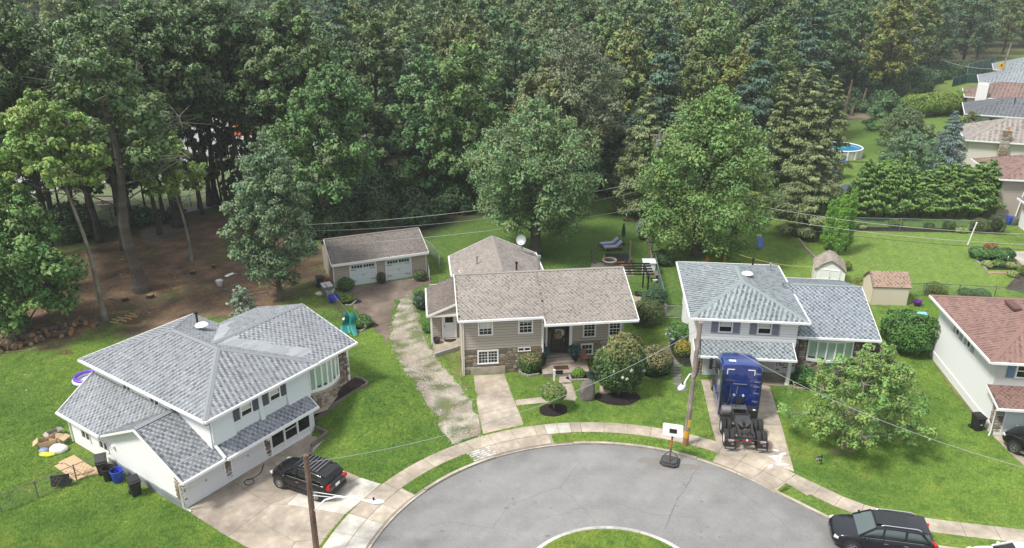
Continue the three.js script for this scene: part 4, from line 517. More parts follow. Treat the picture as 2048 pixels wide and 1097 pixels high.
  { const g = sub(h, 'satellite_dish', 5.5, 4.95, -10.9, -0.5); const pts = [...Array(8)].map((_, i) => new THREE.Vector2(i / 7 * 0.42, (i / 7) ** 2 * 0.1)); part(g, 'dish', new THREE.LatheGeometry(pts, 20).rotateX(1.15).translate(0, 1.05, 0.1), M.galv); part(g, 'mast', gb().tube([[0, 0, 0], [0, 0.75, 0], [0, 1.0, 0.08]], 0.03, 6).tube([[0.02, 0.9, 0.1], [0.1, 0.9, 0.5]], 0.015, 5).box(0.1, 0.93, 0.52, 0.12, 0.08, 0.1).geo(), M.galv); part(g, 'foot', gb().tube([[-0.3, -0.1, 0.2], [0, 0.55, 0]], 0.02, 5).tube([[0.3, -0.15, 0.2], [0, 0.55, 0]], 0.02, 5).geo(), M.galv); }
}
{ // right house with the truck in front
  const h = thing('right_house', 'white house with grey hip roof behind the parked blue truck', 'house', [13.29, 0, -49.1], -6 * R);
  const f0 = front(0.3), ow = [[0.3, 2.26, 3.35, 4.35], [2.85, 4.9, 3.35, 4.35]];
  siding(h, f0, [[-0.55, 2.5], [6.05, 2.5], [6.05, 4.55], [-0.55, 4.55]], ow, sidingWhite, 0.19, true, mat([0.4, 0.41, 0.42], 0.8));
  win(h, f0, 1.26, 3.42, 0.95, 0.92, { shutter: shutterSlate, sw: 0.42, blind: 0.5 }); win(h, f0, 3.85, 3.4, 0.95, 0.92, { shutter: shutterSlate, sw: 0.42, blind: 0.5 });
  siding(h, leftWall(-0.55, 10), [[0, 0.02], [9.7, 0.02], [9.7, 4.55], [0, 4.55]], [], sidingWhite, 0.14, false, sidingWhite, 'left_wall');
  part(h, 'rear_wall', gb().box(2.75, 2.3, -9.95, 6.6, 4.55, 0.16).geo(), sidingWhite); part(h, 'right_wall', gb().box(6.0, 3.4, -5.2, 0.16, 2.3, 9.6).geo(), sidingWhite);
  garageDoor(h, front(0.35), 1.35, 2.6, 2.1, doorPale, { y: 0.02 });
  stones(h, front(0.3), [[-0.55, 0], [-0.02, 0], [-0.02, 2.45], [-0.55, 2.45]], [], 51);
  siding(h, front(1.2), [[2.9, 0], [6.5, 0], [6.5, 2.6], [2.9, 2.6]], [], doorWhite, 3, false, doorWhite, 'entry_wall'); stones(h, front(1.16), [[4.85, 0], [6.45, 0], [6.45, 2.3], [4.85, 2.3]], [], 52);
  { const g = sub(h, 'double_door', 4.2, 0.05, -1.15); for (const s of [-1, 1]) { part(g, 'leaf', gb().box(s * 0.42, 1.02, 0.02, 0.8, 2.02, 0.05).box(s * 0.42, 0.5, 0.05, 0.5, 0.6, 0.02).geo(), doorWhite); part(g, 'pane', gb().box(s * 0.42, 1.62, 0.048, 0.16, 0.26, 0.014).geo(), M.darkglass); } part(g, 'frame', gb().box(-0.88, 1.05, 0.02, 0.1, 2.1, 0.1).box(0.88, 1.05, 0.02, 0.1, 2.1, 0.1).geo(), M.trim); }
  part(h, 'garage_side_wall', gb().box(2.85, 1.2, -0.8, 0.14, 2.4, 0.9).geo(), doorWhite);
  part(h, 'porch_slab', gb().prism([[2.8, -1.2], [6.5, -1.2], [6.5, 0.75], [2.8, 0.75]], -0.1, 0.06).geo(), mat([0.5, 0.43, 0.36], 0.9, { map: T.concrete }));
  part(h, 'porch_column', gb().box(5.6, 1.12, 0.55, 0.24, 2.2, 0.24).box(5.6, 0.08, 0.55, 0.3, 0.14, 0.3).geo(), M.trim);
  // right wing
  const wf = front(1.0); placed(h, 'wing_backing', gb().box(8.85, 1.5, -0.1, 4.7, 3.1, 0.14).geo(), M.interior, wf);
  const wz = bow(h, wf, 7.1, 10.05, 1.3, 2.85, 0.35, 5, 9);
  stones(h, wf, [[6.5, 0.0], [11.2, 0.0], [11.2, 3.1], [6.5, 3.1]], [[7.02, 10.12, 1.2, 3.0]], 53, { warp: u => u > 7.1 && u < 10.05 ? wz(u) * 0.7 : 0, noBack: true, h: 0.15, w: 0.36 });
  part(h, 'wing_base', gb().prism([[6.5, -1.05], ...[...Array(9)].map((_, i) => { const u = lerp(7.1, 10.05, i / 8); return [u, -1.0 + wz(u) * 0.7]; }), [11.2, -1.0], [11.2, -1.3], [6.5, -1.3]], -0.1, 1.2).geo(), mat([0.36, 0.3, 0.24], 1));
  part(h, 'wing_head', gb().box(8.85, 3.02, -1.02, 4.7, 0.24, 0.1).geo(), M.trim); part(h, 'wing_right_wall', gb().box(11.15, 1.6, -5.8, 0.16, 3.2, 9.6).geo(), sidingWhite); part(h, 'wing_rear_wall', gb().box(8.7, 1.6, -10.7, 4.9, 3.2, 0.16).geo(), sidingWhite); part(h, 'wing_gable', gb().plate([[11.22, 3.2, -1], [11.22, 3.2, -10.6], [11.22, 4.82, -5.8]], 0.14).geo(), sidingWhite);
  const e = 4.6, rd = 5.9, A0 = -1.2, A1 = 6.6, B0 = -0.2, B1 = 10.4, am = 2.7, r0 = 3.7, r1 = 6.5, st = { light: [0.265, 0.305, 0.32], dark: [0.12, 0.14, 0.162], dashW: 0.17, per: 0.34, e: 0.2, seed: 23, cap: [0.235, 0.275, 0.28] };
  roof(h, [[L3(A0, e, B0), L3(A1, e, B0), L3(am, rd, r0)], [L3(A0, e, B1), L3(A0, e, B0), L3(am, rd, r0), L3(am, rd, r1)], [L3(A1, e, B0), L3(A1, e, B1), L3(am, rd, r1), L3(am, rd, r0)], [L3(A1, e, B1), L3(A0, e, B1), L3(am, rd, r1)]], st, [[L3(A0, e, B0), L3(am, rd, r0)], [L3(A1, e, B0), L3(am, rd, r0)], [L3(am, rd, r0), L3(am, rd, r1)], [L3(A0, e, B1), L3(am, rd, r1)], [L3(A1, e, B1), L3(am, rd, r1)]],
    [['gutter', L3(A0, e - 0.05, B0 - 0.06), L3(A1 + 0.06, e - 0.05, B0 - 0.06)], ['gutter', L3(A0 - 0.05, e - 0.05, B0), L3(A0 - 0.05, e - 0.05, B1)], ['gutter', L3(A1 + 0.05, e - 0.05, B0), L3(A1 + 0.05, e - 0.05, B1)], ['fascia', L3(A0, e - 0.05, B1 + 0.05), L3(A1, e - 0.05, B1 + 0.05)]]);
  part(h, 'soffit', gb().box((A0 + A1) / 2, e - 0.12, -(B0 + B1) / 2, A1 - A0 - 0.1, 0.04, B1 - B0 - 0.1).geo(), M.trim);
  roof(h, [[L3(6.1, 3.26, 0.42), L3(11.6, 3.26, 0.42), L3(11.6, 4.95, 5.8), L3(6.1, 4.95, 5.8)], [L3(11.6, 3.26, 11.2), L3(6.1, 3.26, 11.2), L3(6.1, 4.95, 5.8), L3(11.6, 4.95, 5.8)]], { ...st, seed: 25, light: [0.255, 0.285, 0.32] }, [[L3(11.6, 4.95, 5.8), L3(6.7, 4.95, 5.8)]], [['gutter', L3(6.1, 3.21, 0.36), L3(11.65, 3.21, 0.36)], ['rake_board', L3(11.62, 3.2, 0.42), L3(11.62, 4.88, 5.8), 0.05, 0.16], ['rake_board', L3(11.62, 3.2, 11.2), L3(11.62, 4.88, 5.8), 0.05, 0.16], ['fascia', L3(6.1, 3.2, 11.25), L3(11.6, 3.2, 11.25), 0.06, 0.16]]);
  roof(h, [[L3(-0.8, 2.32, -1.3), L3(5.8, 2.32, -1.3), L3(5.8, 2.8, 0.28), L3(-0.8, 2.8, 0.28)]], { ...st, seed: 27 }, [], [['gutter', L3(-0.85, 2.28, -1.36), L3(5.85, 2.28, -1.36)], ['rake_board', L3(5.83, 2.27, -1.3), L3(5.83, 2.76, 0.28), 0.05, 0.14], ['rake_board', L3(-0.83, 2.27, -1.3), L3(-0.83, 2.76, 0.28), 0.05, 0.14]]);
  part(h, 'porch_soffit', gb().box(2.5, 2.25, 0.5, 6.5, 0.04, 1.6).geo(), M.trim);
  vent(h, 3.3, 5.75, 5.2, 'dome'); vent(h, 5.6, 5.0, 8.4, 'pipe'); vent(h, 4.4, 5.1, 9.0, 'dark');
}
{ // far right house, cut by the edge of the picture
  const h = thing('edge_house', 'white house with red brown hip roof at the right edge of the street', 'house', [29.53, 0, -42.04], -7 * R);
  siding(h, leftWall(0, 10.3), [[0, 0.0], [10.3, 0.0], [10.3, 2.3], [9.1, 2.6], [9.1, 4.5], [0, 4.5]], [[2.2, 6.6, 3.2, 3.75]], sidingWhite, 0.14, true);
  placed(h, 'foundation', gb().box(5.0, 0.28, 0.04, 10.3, 0.6, 0.09).geo(), M.trim, leftWall(0, 10.3));
  for (const u of [3.3, 5.15]) win(h, leftWall(0, 10.3), u, 3.28, 0.62, 0.62, { shutter: shutterPale, sw: 0.38, t: 0.09, sash: false });
  siding(h, front(1.2), [[0.02, 2.5], [8, 2.5], [8, 4.5], [0.02, 4.5]], [[0.5, 3, 3.3, 4.4]], mat([0.52, 0.53, 0.52], 0.6), 0.14, true); win(h, front(1.2), 1.75, 3.35, 1.3, 0.95, { shutter: shutterBlue, sw: 0.45 });
  siding(h, front(-0.05), [[0.02, 0], [8, 0], [8, 2.3], [0.02, 2.3]], [], doorWhite, 3, false, doorWhite, 'garage_wall'); stones(h, front(-0.1), [[-0.04, 0], [0.42, 0], [0.42, 2.15], [-0.04, 2.15]], [], 61); garageDoor(h, front(-0.1), 1.75, 2.5, 2.05, doorPale, { raised: true }); stones(h, leftWall(-0.03, 0.5), [[0, 0], [0.62, 0], [0.62, 2.2], [0, 2.2]], [], 62);
  { const hs = sub(h, 'door_emblem', 1.75, 1.05, 0.2); part(hs, 'horseshoe', new THREE.TorusGeometry(0.09, 0.02, 6, 14, 4.6).rotateZ(-0.7), M.black); }
  part(h, 'rear_wall', gb().box(4, 2.25, -10.2, 8, 4.5, 0.16).geo(), sidingWhite);
  const e = 4.55, rd = 6.3, A0 = -0.65, A1 = 8.0, B0 = 0.72, B1 = 10.95, am = 3.65, st = { light: [0.235, 0.14, 0.12], dark: [0.16, 0.1, 0.088], dashW: 0.15, per: 0.31, e: 0.18, seed: 31 };
  roof(h, [[L3(A0, e, B0), L3(A1, e, B0), L3(am, rd, 5.0)], [L3(A0, e, B1), L3(A0, e, B0), L3(am, rd, 5.0), L3(am, rd, 6.7)], [L3(A1, e, B0), L3(A1, e, B1), L3(am, rd, 6.7), L3(am, rd, 5.0)], [L3(A1, e, B1), L3(A0, e, B1), L3(am, rd, 6.7)]], st, [[L3(A0, e, B0), L3(am, rd, 5)], [L3(A0, e, B1), L3(am, rd, 6.7)], [L3(am, rd, 5), L3(am, rd, 6.7)]], [['gutter', L3(A0, e - 0.05, B0 - 0.05), L3(A1, e - 0.05, B0 - 0.05)], ['gutter', L3(A0 - 0.05, e - 0.05, B0), L3(A0 - 0.05, e - 0.05, B1)]]);
  part(h, 'soffit', gb().box((A0 + A1) / 2, e - 0.12, -(B0 + B1) / 2, A1 - A0 - 0.1, 0.04, B1 - B0 - 0.1).geo(), M.trim);
  roof(h, [[L3(-0.35, 2.22, -0.75), L3(8, 2.22, -0.75), L3(8, 2.75, 1.2), L3(-0.35, 2.75, 1.2)]], { ...st, seed: 33 }, [], [['gutter', L3(-0.4, 2.17, -0.8), L3(8, 2.17, -0.8)], ['rake_board', L3(-0.38, 2.17, -0.75), L3(-0.38, 2.7, 1.2), 0.05, 0.14]]);
  pipe(h, 'downspout', [L3(-0.4, 2.1, -0.75), L3(-0.12, 1.8, -0.1), L3(-0.12, 0.12, -0.1), L3(-0.3, 0.06, -0.35)], 0.05, M.gutter);
  part(h, 'roof_vent', gb().box(2.6, 6.05, -6.2, 0.5, 0.16, 1.4).geo(), mat([0.12, 0.06, 0.05], 0.8));
}
{ // detached garage
  const h = thing('detached_garage', 'low beige two door garage with dark roof beside the woods', 'garage', [-14.31, 0, -65.61], 22 * R), f = front(0);
  siding(h, f, [[-1.45, 0], [6.95, 0], [6.95, 2.3], [-1.45, 2.3]], [[-0.1, 2.4, 0, 2.1], [3.1, 5.6, 0, 2.1]], sidingTaupe, 0.2, true, sidingTaupeB);
  siding(h, leftWall(-1.45, 5.6), [[0, 0], [5.6, 0], [5.6, 2.3], [2.9, 3.55], [0, 2.3]], [], mat([0.3, 0.26, 0.22], 0.7), 0.2, false); part(h, 'right_wall', gb().plate([[6.95, 0, 0], [6.95, 0, -5.6], [6.95, 2.3, -5.6], [6.95, 3.6, -2.7], [6.95, 2.3, 0]], 0.14).geo(), sidingTaupe); part(h, 'rear_wall', gb().box(2.75, 1.15, -5.55, 8.4, 2.3, 0.14).geo(), sidingTaupe);
  garageDoor(h, f, 1.15, 2.25, 2.0, doorPale, { windows: true, straps: true }); garageDoor(h, f, 4.36, 2.25, 2.0, doorPale, { windows: true, straps: true });
  roof(h, [[L3(-1.65, 2.36, -0.42), L3(7.1, 2.36, -0.42), L3(7.1, 3.72, 2.7), L3(-1.65, 3.72, 2.7)], [L3(7.1, 2.36, 5.9), L3(-1.65, 2.36, 5.9), L3(-1.65, 3.72, 2.7), L3(7.1, 3.72, 2.7)]], { light: [0.175, 0.155, 0.14], dark: [0.135, 0.12, 0.11], dashW: 0.15, per: 0.3, e: 0.16, seed: 35 }, [[L3(-1.65, 3.72, 2.7), L3(7.1, 3.72, 2.7)]], [['fascia', L3(-1.65, 2.28, -0.46), L3(7.12, 2.28, -0.46), 0.06, 0.22], ['rake_board', L3(-1.67, 2.3, -0.42), L3(-1.67, 3.66, 2.7), 0.04, 0.16], ['rake_board', L3(7.12, 2.3, -0.42), L3(7.12, 3.66, 2.7), 0.04, 0.16]]);
  part(h, 'corner_board', gb().box(-1.46, 1.15, 0.02, 0.1, 2.3, 0.1).geo(), M.offwhite); part(h, 'corner_board', gb().box(6.96, 1.15, 0.02, 0.1, 2.3, 0.1).geo(), M.offwhite);
}
// ---------------------------------------------------------------- foliage
class Leaves { // leaf blades: folded rhombi with their own colours
  constructor(max) { this.P = new Float32Array(max * 12); this.N = new Float32Array(max * 12); this.C = new Float32Array(max * 12); this.U = new Float32Array(max * 8); this.n = 0; this.max = max; }
  leaf(x, y, z, n, t, l, w, c) {
    if (this.n >= this.max) return; const k = this.n++ * 12, sx = n[1] * t[2] - n[2] * t[1], sy = n[2] * t[0] - n[0] * t[2], sz = n[0] * t[1] - n[1] * t[0], P = this.P, f = w * 0.25;
    const q = [[-0.5, 0, 0], [-0.05, -0.5, f], [0.5, 0, -0.1 * l], [-0.05, 0.5, f]];
    for (let i = 0; i < 4; i++) { const [a, b, d] = q[i]; P[k + i * 3] = x + t[0] * a * l + sx * b * w + n[0] * d; P[k + i * 3 + 1] = y + t[1] * a * l + sy * b * w + n[1] * d; P[k + i * 3 + 2] = z + t[2] * a * l + sz * b * w + n[2] * d; for (let j = 0; j < 3; j++) { this.N[k + i * 3 + j] = n[j]; this.C[k + i * 3 + j] = c[j]; } const u = (this.n - 1) * 8 + i * 2; this.U[u] = a + 0.5; this.U[u + 1] = b + 0.5; }
  }
  geo() { const m = this.n, I = new Uint32Array(m * 6); for (let i = 0; i < m; i++) I.set([i * 4, i * 4 + 1, i * 4 + 2, i * 4, i * 4 + 2, i * 4 + 3], i * 6); const g = new THREE.BufferGeometry(); g.setAttribute('position', new THREE.BufferAttribute(this.P.slice(0, m * 12), 3)); g.setAttribute('normal', new THREE.BufferAttribute(this.N.slice(0, m * 12), 3)); g.setAttribute('color', new THREE.BufferAttribute(this.C.slice(0, m * 12), 3)); g.setAttribute('uv', new THREE.BufferAttribute(this.U.slice(0, m * 8), 2)); g.setIndex(new THREE.BufferAttribute(I, 1)); return g; }
}
const nrm = v => { const l = Math.hypot(v[0], v[1], v[2]) || 1; return [v[0] / l, v[1] / l, v[2] / l]; };
function sph(r) { const z = 2 * r() - 1, a = r() * 2 * Math.PI, s = Math.sqrt(1 - z * z); return [s * Math.cos(a), z, s * Math.sin(a)]; }
const leafMat = new THREE.MeshPhysicalMaterial({ color: 0xffffff, vertexColors: true, roughness: 0.6, transmission: 0.44, thickness: 0, specularIntensity: 0.7 });
const needleMat = new THREE.MeshPhysicalMaterial({ color: 0xffffff, vertexColors: true, roughness: 0.75, transmission: 0.25, thickness: 0 });
const flowerMat = new THREE.MeshPhysicalMaterial({ color: 0xffffff, vertexColors: true, roughness: 0.8, transmission: 0.2, thickness: 0 });
function cluster(L, r, c, rad, cnt, leaf, col, up = 0.45, sq = 0.8) { // leaves on the outside of one clump
  const tint = 1.05 + 0.75 * r(), warm = 0.88 + 0.3 * r(), lsz = 0.7 + 0.55 * r();
  for (let i = 0; i < cnt; i++) {
    const d = sph(r); if (d[1] < -0.35 && r() < 0.7) d[1] = -d[1]; const q = Math.pow(r(), 0.35), x = c[0] + d[0] * rad * q, y = c[1] + d[1] * rad * sq * q, z = c[2] + d[2] * rad * q, o = sph(r);
    const n = nrm([d[0] * 0.75 + o[0] * 0.42, d[1] * 0.75 + o[1] * 0.42 + up, d[2] * 0.75 + o[2] * 0.42]); let t = sph(r); const k = t[0] * n[0] + t[1] * n[1] + t[2] * n[2]; t = nrm([t[0] - n[0] * k, t[1] - n[1] * k - 0.25, t[2] - n[2] * k]);
    const l = leaf * lsz * (0.7 + 0.6 * r()), s = tint * (0.75 + 0.5 * r()); L.leaf(x, y, z, n, t, l, l * 0.62, [col[0] * s * warm * (0.9 + 0.25 * r()), col[1] * s, col[2] * s]);
  }
}
// broadleaf tree: lobes of clumps carried by limbs on a tapering trunk
function broadleaf(seed, o) {
  const r = rng(seed), { H, rx, base = 0.25, n = 9000, leaf = 0.4, lobes = 20, col, top = 0.5, trunk = 0.3, lean = [0, 0], open = 1, bare = 0, cl = 1 } = o, L = new Leaves(n + 400), tr = gb();
  const y0 = H * base, hc = H - y0, prof = t => Math.pow(Math.sin(Math.PI * Math.pow(clamp(0.06 + t * 0.94), top)), 0.75), axis = y => [lean[0] * (y / H) ** 1.5 + 0.13 * Math.sin(y * 0.5 + seed), lean[1] * (y / H) ** 1.5 + 0.13 * Math.cos(y * 0.4 + seed)];
  const pts = [], rad = []; for (let i = 0; i <= 9; i++) { const y = H * 0.86 * i / 9, a = axis(y); pts.push([a[0], y - (i ? 0 : 0.3), a[1]]); rad.push(trunk * (i ? Math.pow(1 - i / 9.6, 0.75) : 1.45)); } tr.tube(pts, rad, 9);
  const cs = []; let g = r() * 6;
  for (let k = 0; k < lobes; k++) { const t = (k + 0.5 + (r() - 0.5) * 0.8) / lobes, y = y0 + hc * (0.04 + 0.9 * t), a = axis(y); g += 2.4 + (r() - 0.5) * 0.5; const pr = prof(t) * rx, rr = Math.max(0.5, Math.min(rx * 0.36, pr * 0.55) * (0.7 + 0.6 * r())), d = Math.max(0, pr - rr * 0.8) * (0.7 + 0.42 * r()); cs.push({ c: [a[0] + Math.cos(g) * d, y, a[1] + Math.sin(g) * d], rr, a, y }); }
  const tot = cs.reduce((s, q) => s + q.rr ** 2, 0);
  for (const q of cs) {
    const m = Math.max(7, Math.round(16 * cl)), cnt = n * q.rr ** 2 / tot / m;
    const yb = Math.max(y0 * 0.75, q.y - hc * 0.16 - q.rr * 0.4), ab = axis(yb), mid = [lerp(ab[0], q.c[0], 0.5), lerp(yb, q.y, 0.35), lerp(ab[1], q.c[2], 0.5)];
    tr.tube([[ab[0], yb, ab[1]], mid, q.c], trunk * 0.28 * Math.sqrt(q.rr / rx + 0.2), 5, 0.025);
    for (let i = 0; i < m; i++) { let d = sph(r); d[1] = d[1] * 0.85 + 0.18; const f = q.rr * (0.5 + 0.55 * r()), c = [q.c[0] + d[0] * f, q.c[1] + d[1] * f * 0.8, q.c[2] + d[2] * f]; if (i % 3 === 0) tr.tube([q.c, c], 0.03 + 0.03 * r(), 4, 0.012); if (r() < bare) continue; cluster(L, r, c, q.rr * (0.27 + 0.2 * r()) * open, cnt, leaf, col); }
  }
  return { crown: L.geo(), trunk: tr.geo() };
}
// conifer: whorls of boughs carrying flat sprays
function conifer(seed, o) {
  const r = rng(seed), { H, rx, base = 0.08, whorls = 26, per = 6, n = 9000, leaf = 0.35, col, droop = 0.1, up = 0.25, trunk = 0.22, gap = 0, taper = 0.8, w = 0.4 } = o, L = new Leaves(n + 200), tr = gb();
  tr.tube([[0, -0.2, 0], [0.05, H * 0.5, 0.03], [0, H * 0.98, 0]], trunk, 8, 0.03); const bl = []; let tot = 0;
  for (let k = 0; k < whorls; k++) { const t = (k + r() * 0.6) / whorls, R0 = rx * Math.pow(1 - t, taper) + 0.12; for (let i = 0; i < per; i++) { if (r() < gap) continue; const y = H * (base + (1 - base) * clamp((k + r() * 1.1) / whorls, 0, 0.985)), a = r() * 6.28, len = R0 * (0.65 + 0.5 * r()); bl.push([y, a, len]); tot += len + 0.2; } }
  for (const [y, a, len] of bl) {
    const dx = Math.cos(a), dz = Math.sin(a), cnt = Math.round(n * (len + 0.2) / tot), f = s => [dx * len * s, y + len * (up * s - droop * s * s * 2), dz * len * s], tint = 0.85 + 0.65 * r(); if (len > 0.8) tr.tube([f(0), f(0.5), f(0.95)], 0.035, 4, 0.01);
    for (let i = 0; i < cnt; i++) { const s = 0.12 + 0.9 * Math.sqrt(r()), p = f(s), q = (r() - 0.5) * w * len * (1.15 - 0.7 * s) * 2, o2 = sph(r), n2 = nrm([o2[0] * 0.6 + dx * 0.25, 0.9 + o2[1] * 0.5, o2[2] * 0.6 + dz * 0.25]); let t = nrm([dx - dz * q * 1.2 + o2[2] * 0.4, -0.15 + o2[0] * 0.3, dz + dx * q * 1.2 + o2[1] * 0.4]); const kk = t[0] * n2[0] + t[1] * n2[1] + t[2] * n2[2]; t = nrm([t[0] - n2[0] * kk, t[1] - n2[1] * kk, t[2] - n2[2] * kk]); const l = leaf * (0.7 + 0.6 * r()), c = tint * (0.7 + 0.6 * r()); L.leaf(p[0] - dz * q, p[1] + (r() - 0.55) * 0.3 * len * 0.5, p[2] + dx * q, n2, t, l, l * 0.42, [col[0] * c, col[1] * c, col[2] * c]); }
  }
  return { crown: L.geo(), trunk: tr.geo() };
}
// clipped or rounded shrub: leaves in the outer shell over a dark twiggy core
function shrubGeo(seed, o) {
  const r = rng(seed), { rx, ry, rz = rx, n = 2500, leaf = 0.12, col, col2, top = 0.6, lump = 0.2, sq = 2 } = o, L = new Leaves(n);
  for (let i = 0; i < n; i++) {
    const d = sph(r); const b = 1 + lump * (fbm(d[0] * 2 + 9, d[2] * 2 + d[1] * 1.7, seed, 2) - 0.5) * 2, e = Math.pow(Math.abs(d[0]) ** sq + Math.abs(d[1]) ** sq + Math.abs(d[2]) ** sq, -1 / sq), q = b * e * (1 - 0.3 * r() * r()), k = r(), o2 = sph(r), nn = nrm([d[0] + o2[0] * 0.8, d[1] + o2[1] * 0.8 + 0.35, d[2] + o2[2] * 0.8]); let t = sph(r); const kk = t[0] * nn[0] + t[1] * nn[1] + t[2] * nn[2]; t = nrm([t[0] - nn[0] * kk, t[1] - nn[1] * kk, t[2] - nn[2] * kk]);
    const y = ry * (1 + d[1] * q); if (y < 0.02) continue; const m = col2 && d[1] > top - 0.5 * r() && k < 0.75 ? col2 : col, s = (0.95 + 0.75 * r()) * (0.8 + 0.4 * vn(d[0] * 5 + 9, d[2] * 5 + d[1] * 4 + 9, seed)), l = leaf * (0.7 + 0.6 * r()); L.leaf(d[0] * rx * q, y, d[2] * rz * q, nn, t, l, l * 0.6, [m[0] * s, m[1] * s, m[2] * s]);
  }
  return L.geo();
}
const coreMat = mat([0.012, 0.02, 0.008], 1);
function shrub(label, px, py, o, cat = 'shrub', group) { // o in metres
  const p = px.isVector3 ? px : G(px, py), t = thing(o.name ?? 'shrub', label, cat, p, o.ry ?? 0, group); part(t, 'foliage', shrubGeo(o.seed ?? ((p.x * 31 + p.z * 17) | 0) + 5000, o), o.needle ? needleMat : leafMat);
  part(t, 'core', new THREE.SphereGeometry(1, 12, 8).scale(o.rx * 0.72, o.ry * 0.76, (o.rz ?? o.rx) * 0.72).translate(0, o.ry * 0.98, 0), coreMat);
  if (o.flowers) { const L = new Leaves(o.flowers * 40), r = rng(77 + (o.seed ?? 0)); for (let i = 0; i < o.flowers; i++) { const d = sph(r); d[1] = Math.abs(d[1]) * 0.9 - 0.15; const c = [d[0] * o.rx * 1.02, o.ry * (1 + d[1]), d[2] * (o.rz ?? o.rx) * 1.02], fc = o.fcol[(r() * o.fcol.length) | 0]; for (let k = 0; k < (o.petals ?? 30); k++) { const q = sph(r), f = o.fsize ?? 0.09; L.leaf(c[0] + q[0] * f, c[1] + q[1] * f, c[2] + q[2] * f, q, nrm([q[1], q[2], q[0] + 0.01]), f * 0.9, f * 0.7, fc.map(v => v * (0.8 + 0.4 * r()))); } } part(t, 'flowers', L.geo(), flowerMat); }
  return t;
}
const pxScale = p => FOCAL / (-p.z * Math.cos(PITCH) + (EYE - p.y) * Math.sin(PITCH));
const leafMats = [[1, 1, 1], [0.84, 0.9, 0.92], [1, 0.93, 0.72], [0.9, 1, 0.85], [0.78, 0.84, 0.74]].map(c => { const m = leafMat.clone(); m.color.setRGB(...c); return m; });
function tree(name, label, cat, base, shape, o = {}, group) { const t = thing(name, label, cat, base, o.ry ?? 0, group); part(t, 'crown', shape.crown, o.needle ? needleMat : o.lm ?? leafMat); part(t, 'trunk', shape.trunk, o.bark ?? M.bark); if (o.s) t.scale.setScalar(o.s); return t; }
// a tree described by where the photograph shows its foot, its top row and its crown width in pixels
function treePx(kind, name, label, px, py, topY, wpx, o) { const p = G(px, py), H = heightAt(p, topY), rx = wpx / 2 / pxScale(p), q = { H, rx, ...o }; return tree(name, label, 'tree', p, (kind === 'c' ? conifer : broadleaf)(o.seed, q), { needle: kind === 'c', ...o }); }
const green = { mid: [0.087, 0.181, 0.051], maple: [0.13, 0.23, 0.062], silver: [0.13, 0.22, 0.088], yellow: [0.165, 0.265, 0.06], dark: [0.051, 0.109, 0.046], olive: [0.145, 0.181, 0.072], brown: [0.18, 0.23, 0.09], blue: [0.145, 0.217, 0.203], arbor: [0.16, 0.34, 0.04], leyland: [0.15, 0.27, 0.055], fresh: [0.160, 0.275, 0.080] };
// ---------------------------------------------------------------- single trees
treePx('b', 'maple_tree', 'large silver green maple on the back lawn behind the centre house', 1068, 512, 183, 272, { seed: 1, n: 34000, leaf: 0.3, col: green.silver, lobes: 30, base: 0.2, top: 0.62, trunk: 0.55, cl: 1.3 });
treePx('b', 'maple_tree', 'wide bushy maple behind the right house, hiding a utility pole', 1390, 512, 150, 276, { seed: 2, n: 42000, leaf: 0.3, col: green.maple, lobes: 40, base: 0.05, top: 0.62, trunk: 0.42, lean: [1.3, 0], cl: 1.3 });
treePx('b', 'poplar_tree', 'narrow grey green tree behind the left house, beside the detached garage', 562, 603, 248, 178, { seed: 3, n: 26000, leaf: 0.26, col: [0.118, 0.195, 0.098], lobes: 30, base: 0.1, top: 0.72, trunk: 0.24, cl: 1.2 });
treePx('b', 'broadleaf_tree', 'leafy mid green tree at the left edge above the firewood pile', 55, 668, 325, 245, { seed: 4, n: 26000, leaf: 0.34, col: [0.109, 0.217, 0.058], lobes: 26, base: 0.06, top: 0.6, trunk: 0.35, cl: 1.2 });
treePx('b', 'locust_tree', 'thin pale yellow green tree leaning over the left woods', 213, 640, 168, 205, { seed: 5, n: 15000, leaf: 0.3, col: green.yellow, lobes: 17, base: 0.6, top: 0.55, trunk: 0.2, lean: [-2.2, 0], open: 0.85, bark: M.barkpale });
treePx('b', 'locust_tree', 'yellow green lower tree on a thin pale trunk right of the thickest trunk', 386, 530, 235, 140, { seed: 6, n: 9000, leaf: 0.3, col: green.yellow, lobes: 12, base: 0.5, trunk: 0.15, lean: [-1.8, 0], open: 0.85, bark: M.barkpale });
treePx('b', 'broadleaf_tree', 'tall tree with a pale forked trunk left of the big maple', 640, 470, 92, 235, { seed: 7, n: 26000, leaf: 0.36, col: green.mid, lobes: 26, base: 0.2, trunk: 0.32, lean: [3.2, 0], bark: M.barkpale, cl: 1.1 });
treePx('b', 'broadleaf_tree', 'sparse olive tree with bare limbs above the big maple', 1140, 415, 18, 235, { seed: 8, n: 20000, leaf: 0.34, col: [0.138, 0.181, 0.102], lobes: 24, base: 0.3, trunk: 0.3, bare: 0.15, bark: M.barkpale });
treePx('b', 'broadleaf_tree', 'light green tree behind the top of the big maple', 1090, 430, 100, 190, { seed: 9, n: 15000, leaf: 0.34, col: green.olive, lobes: 18, base: 0.3, trunk: 0.25 });
const crypt = { whorls: 22, per: 6, leaf: 0.34, col: green.brown, droop: 0.16, up: 0.42, gap: 0.12, taper: 0.7, base: 0.04 };
for (const [x, y, t, w, s, l] of [[1283, 432, 165, 130, 11, 'brownish conifer between the two big maples'], [1545, 420, 128, 105, 12, 'thin brown conifer just right of the wide maple top'], [1592, 425, 122, 150, 13, 'tallest brown green conifer behind the wide maple'], [1632, 428, 148, 118, 14, 'rightmost brown green conifer, beside the pool'], [1608, 470, 285, 140, 15, 'low spreading brown conifer above the columnar cedars']]) treePx('c', 'conifer_tree', l, x, y, t, w, { ...crypt, seed: s, n: 15000, whorls: s === 15 ? 20 : 34 });
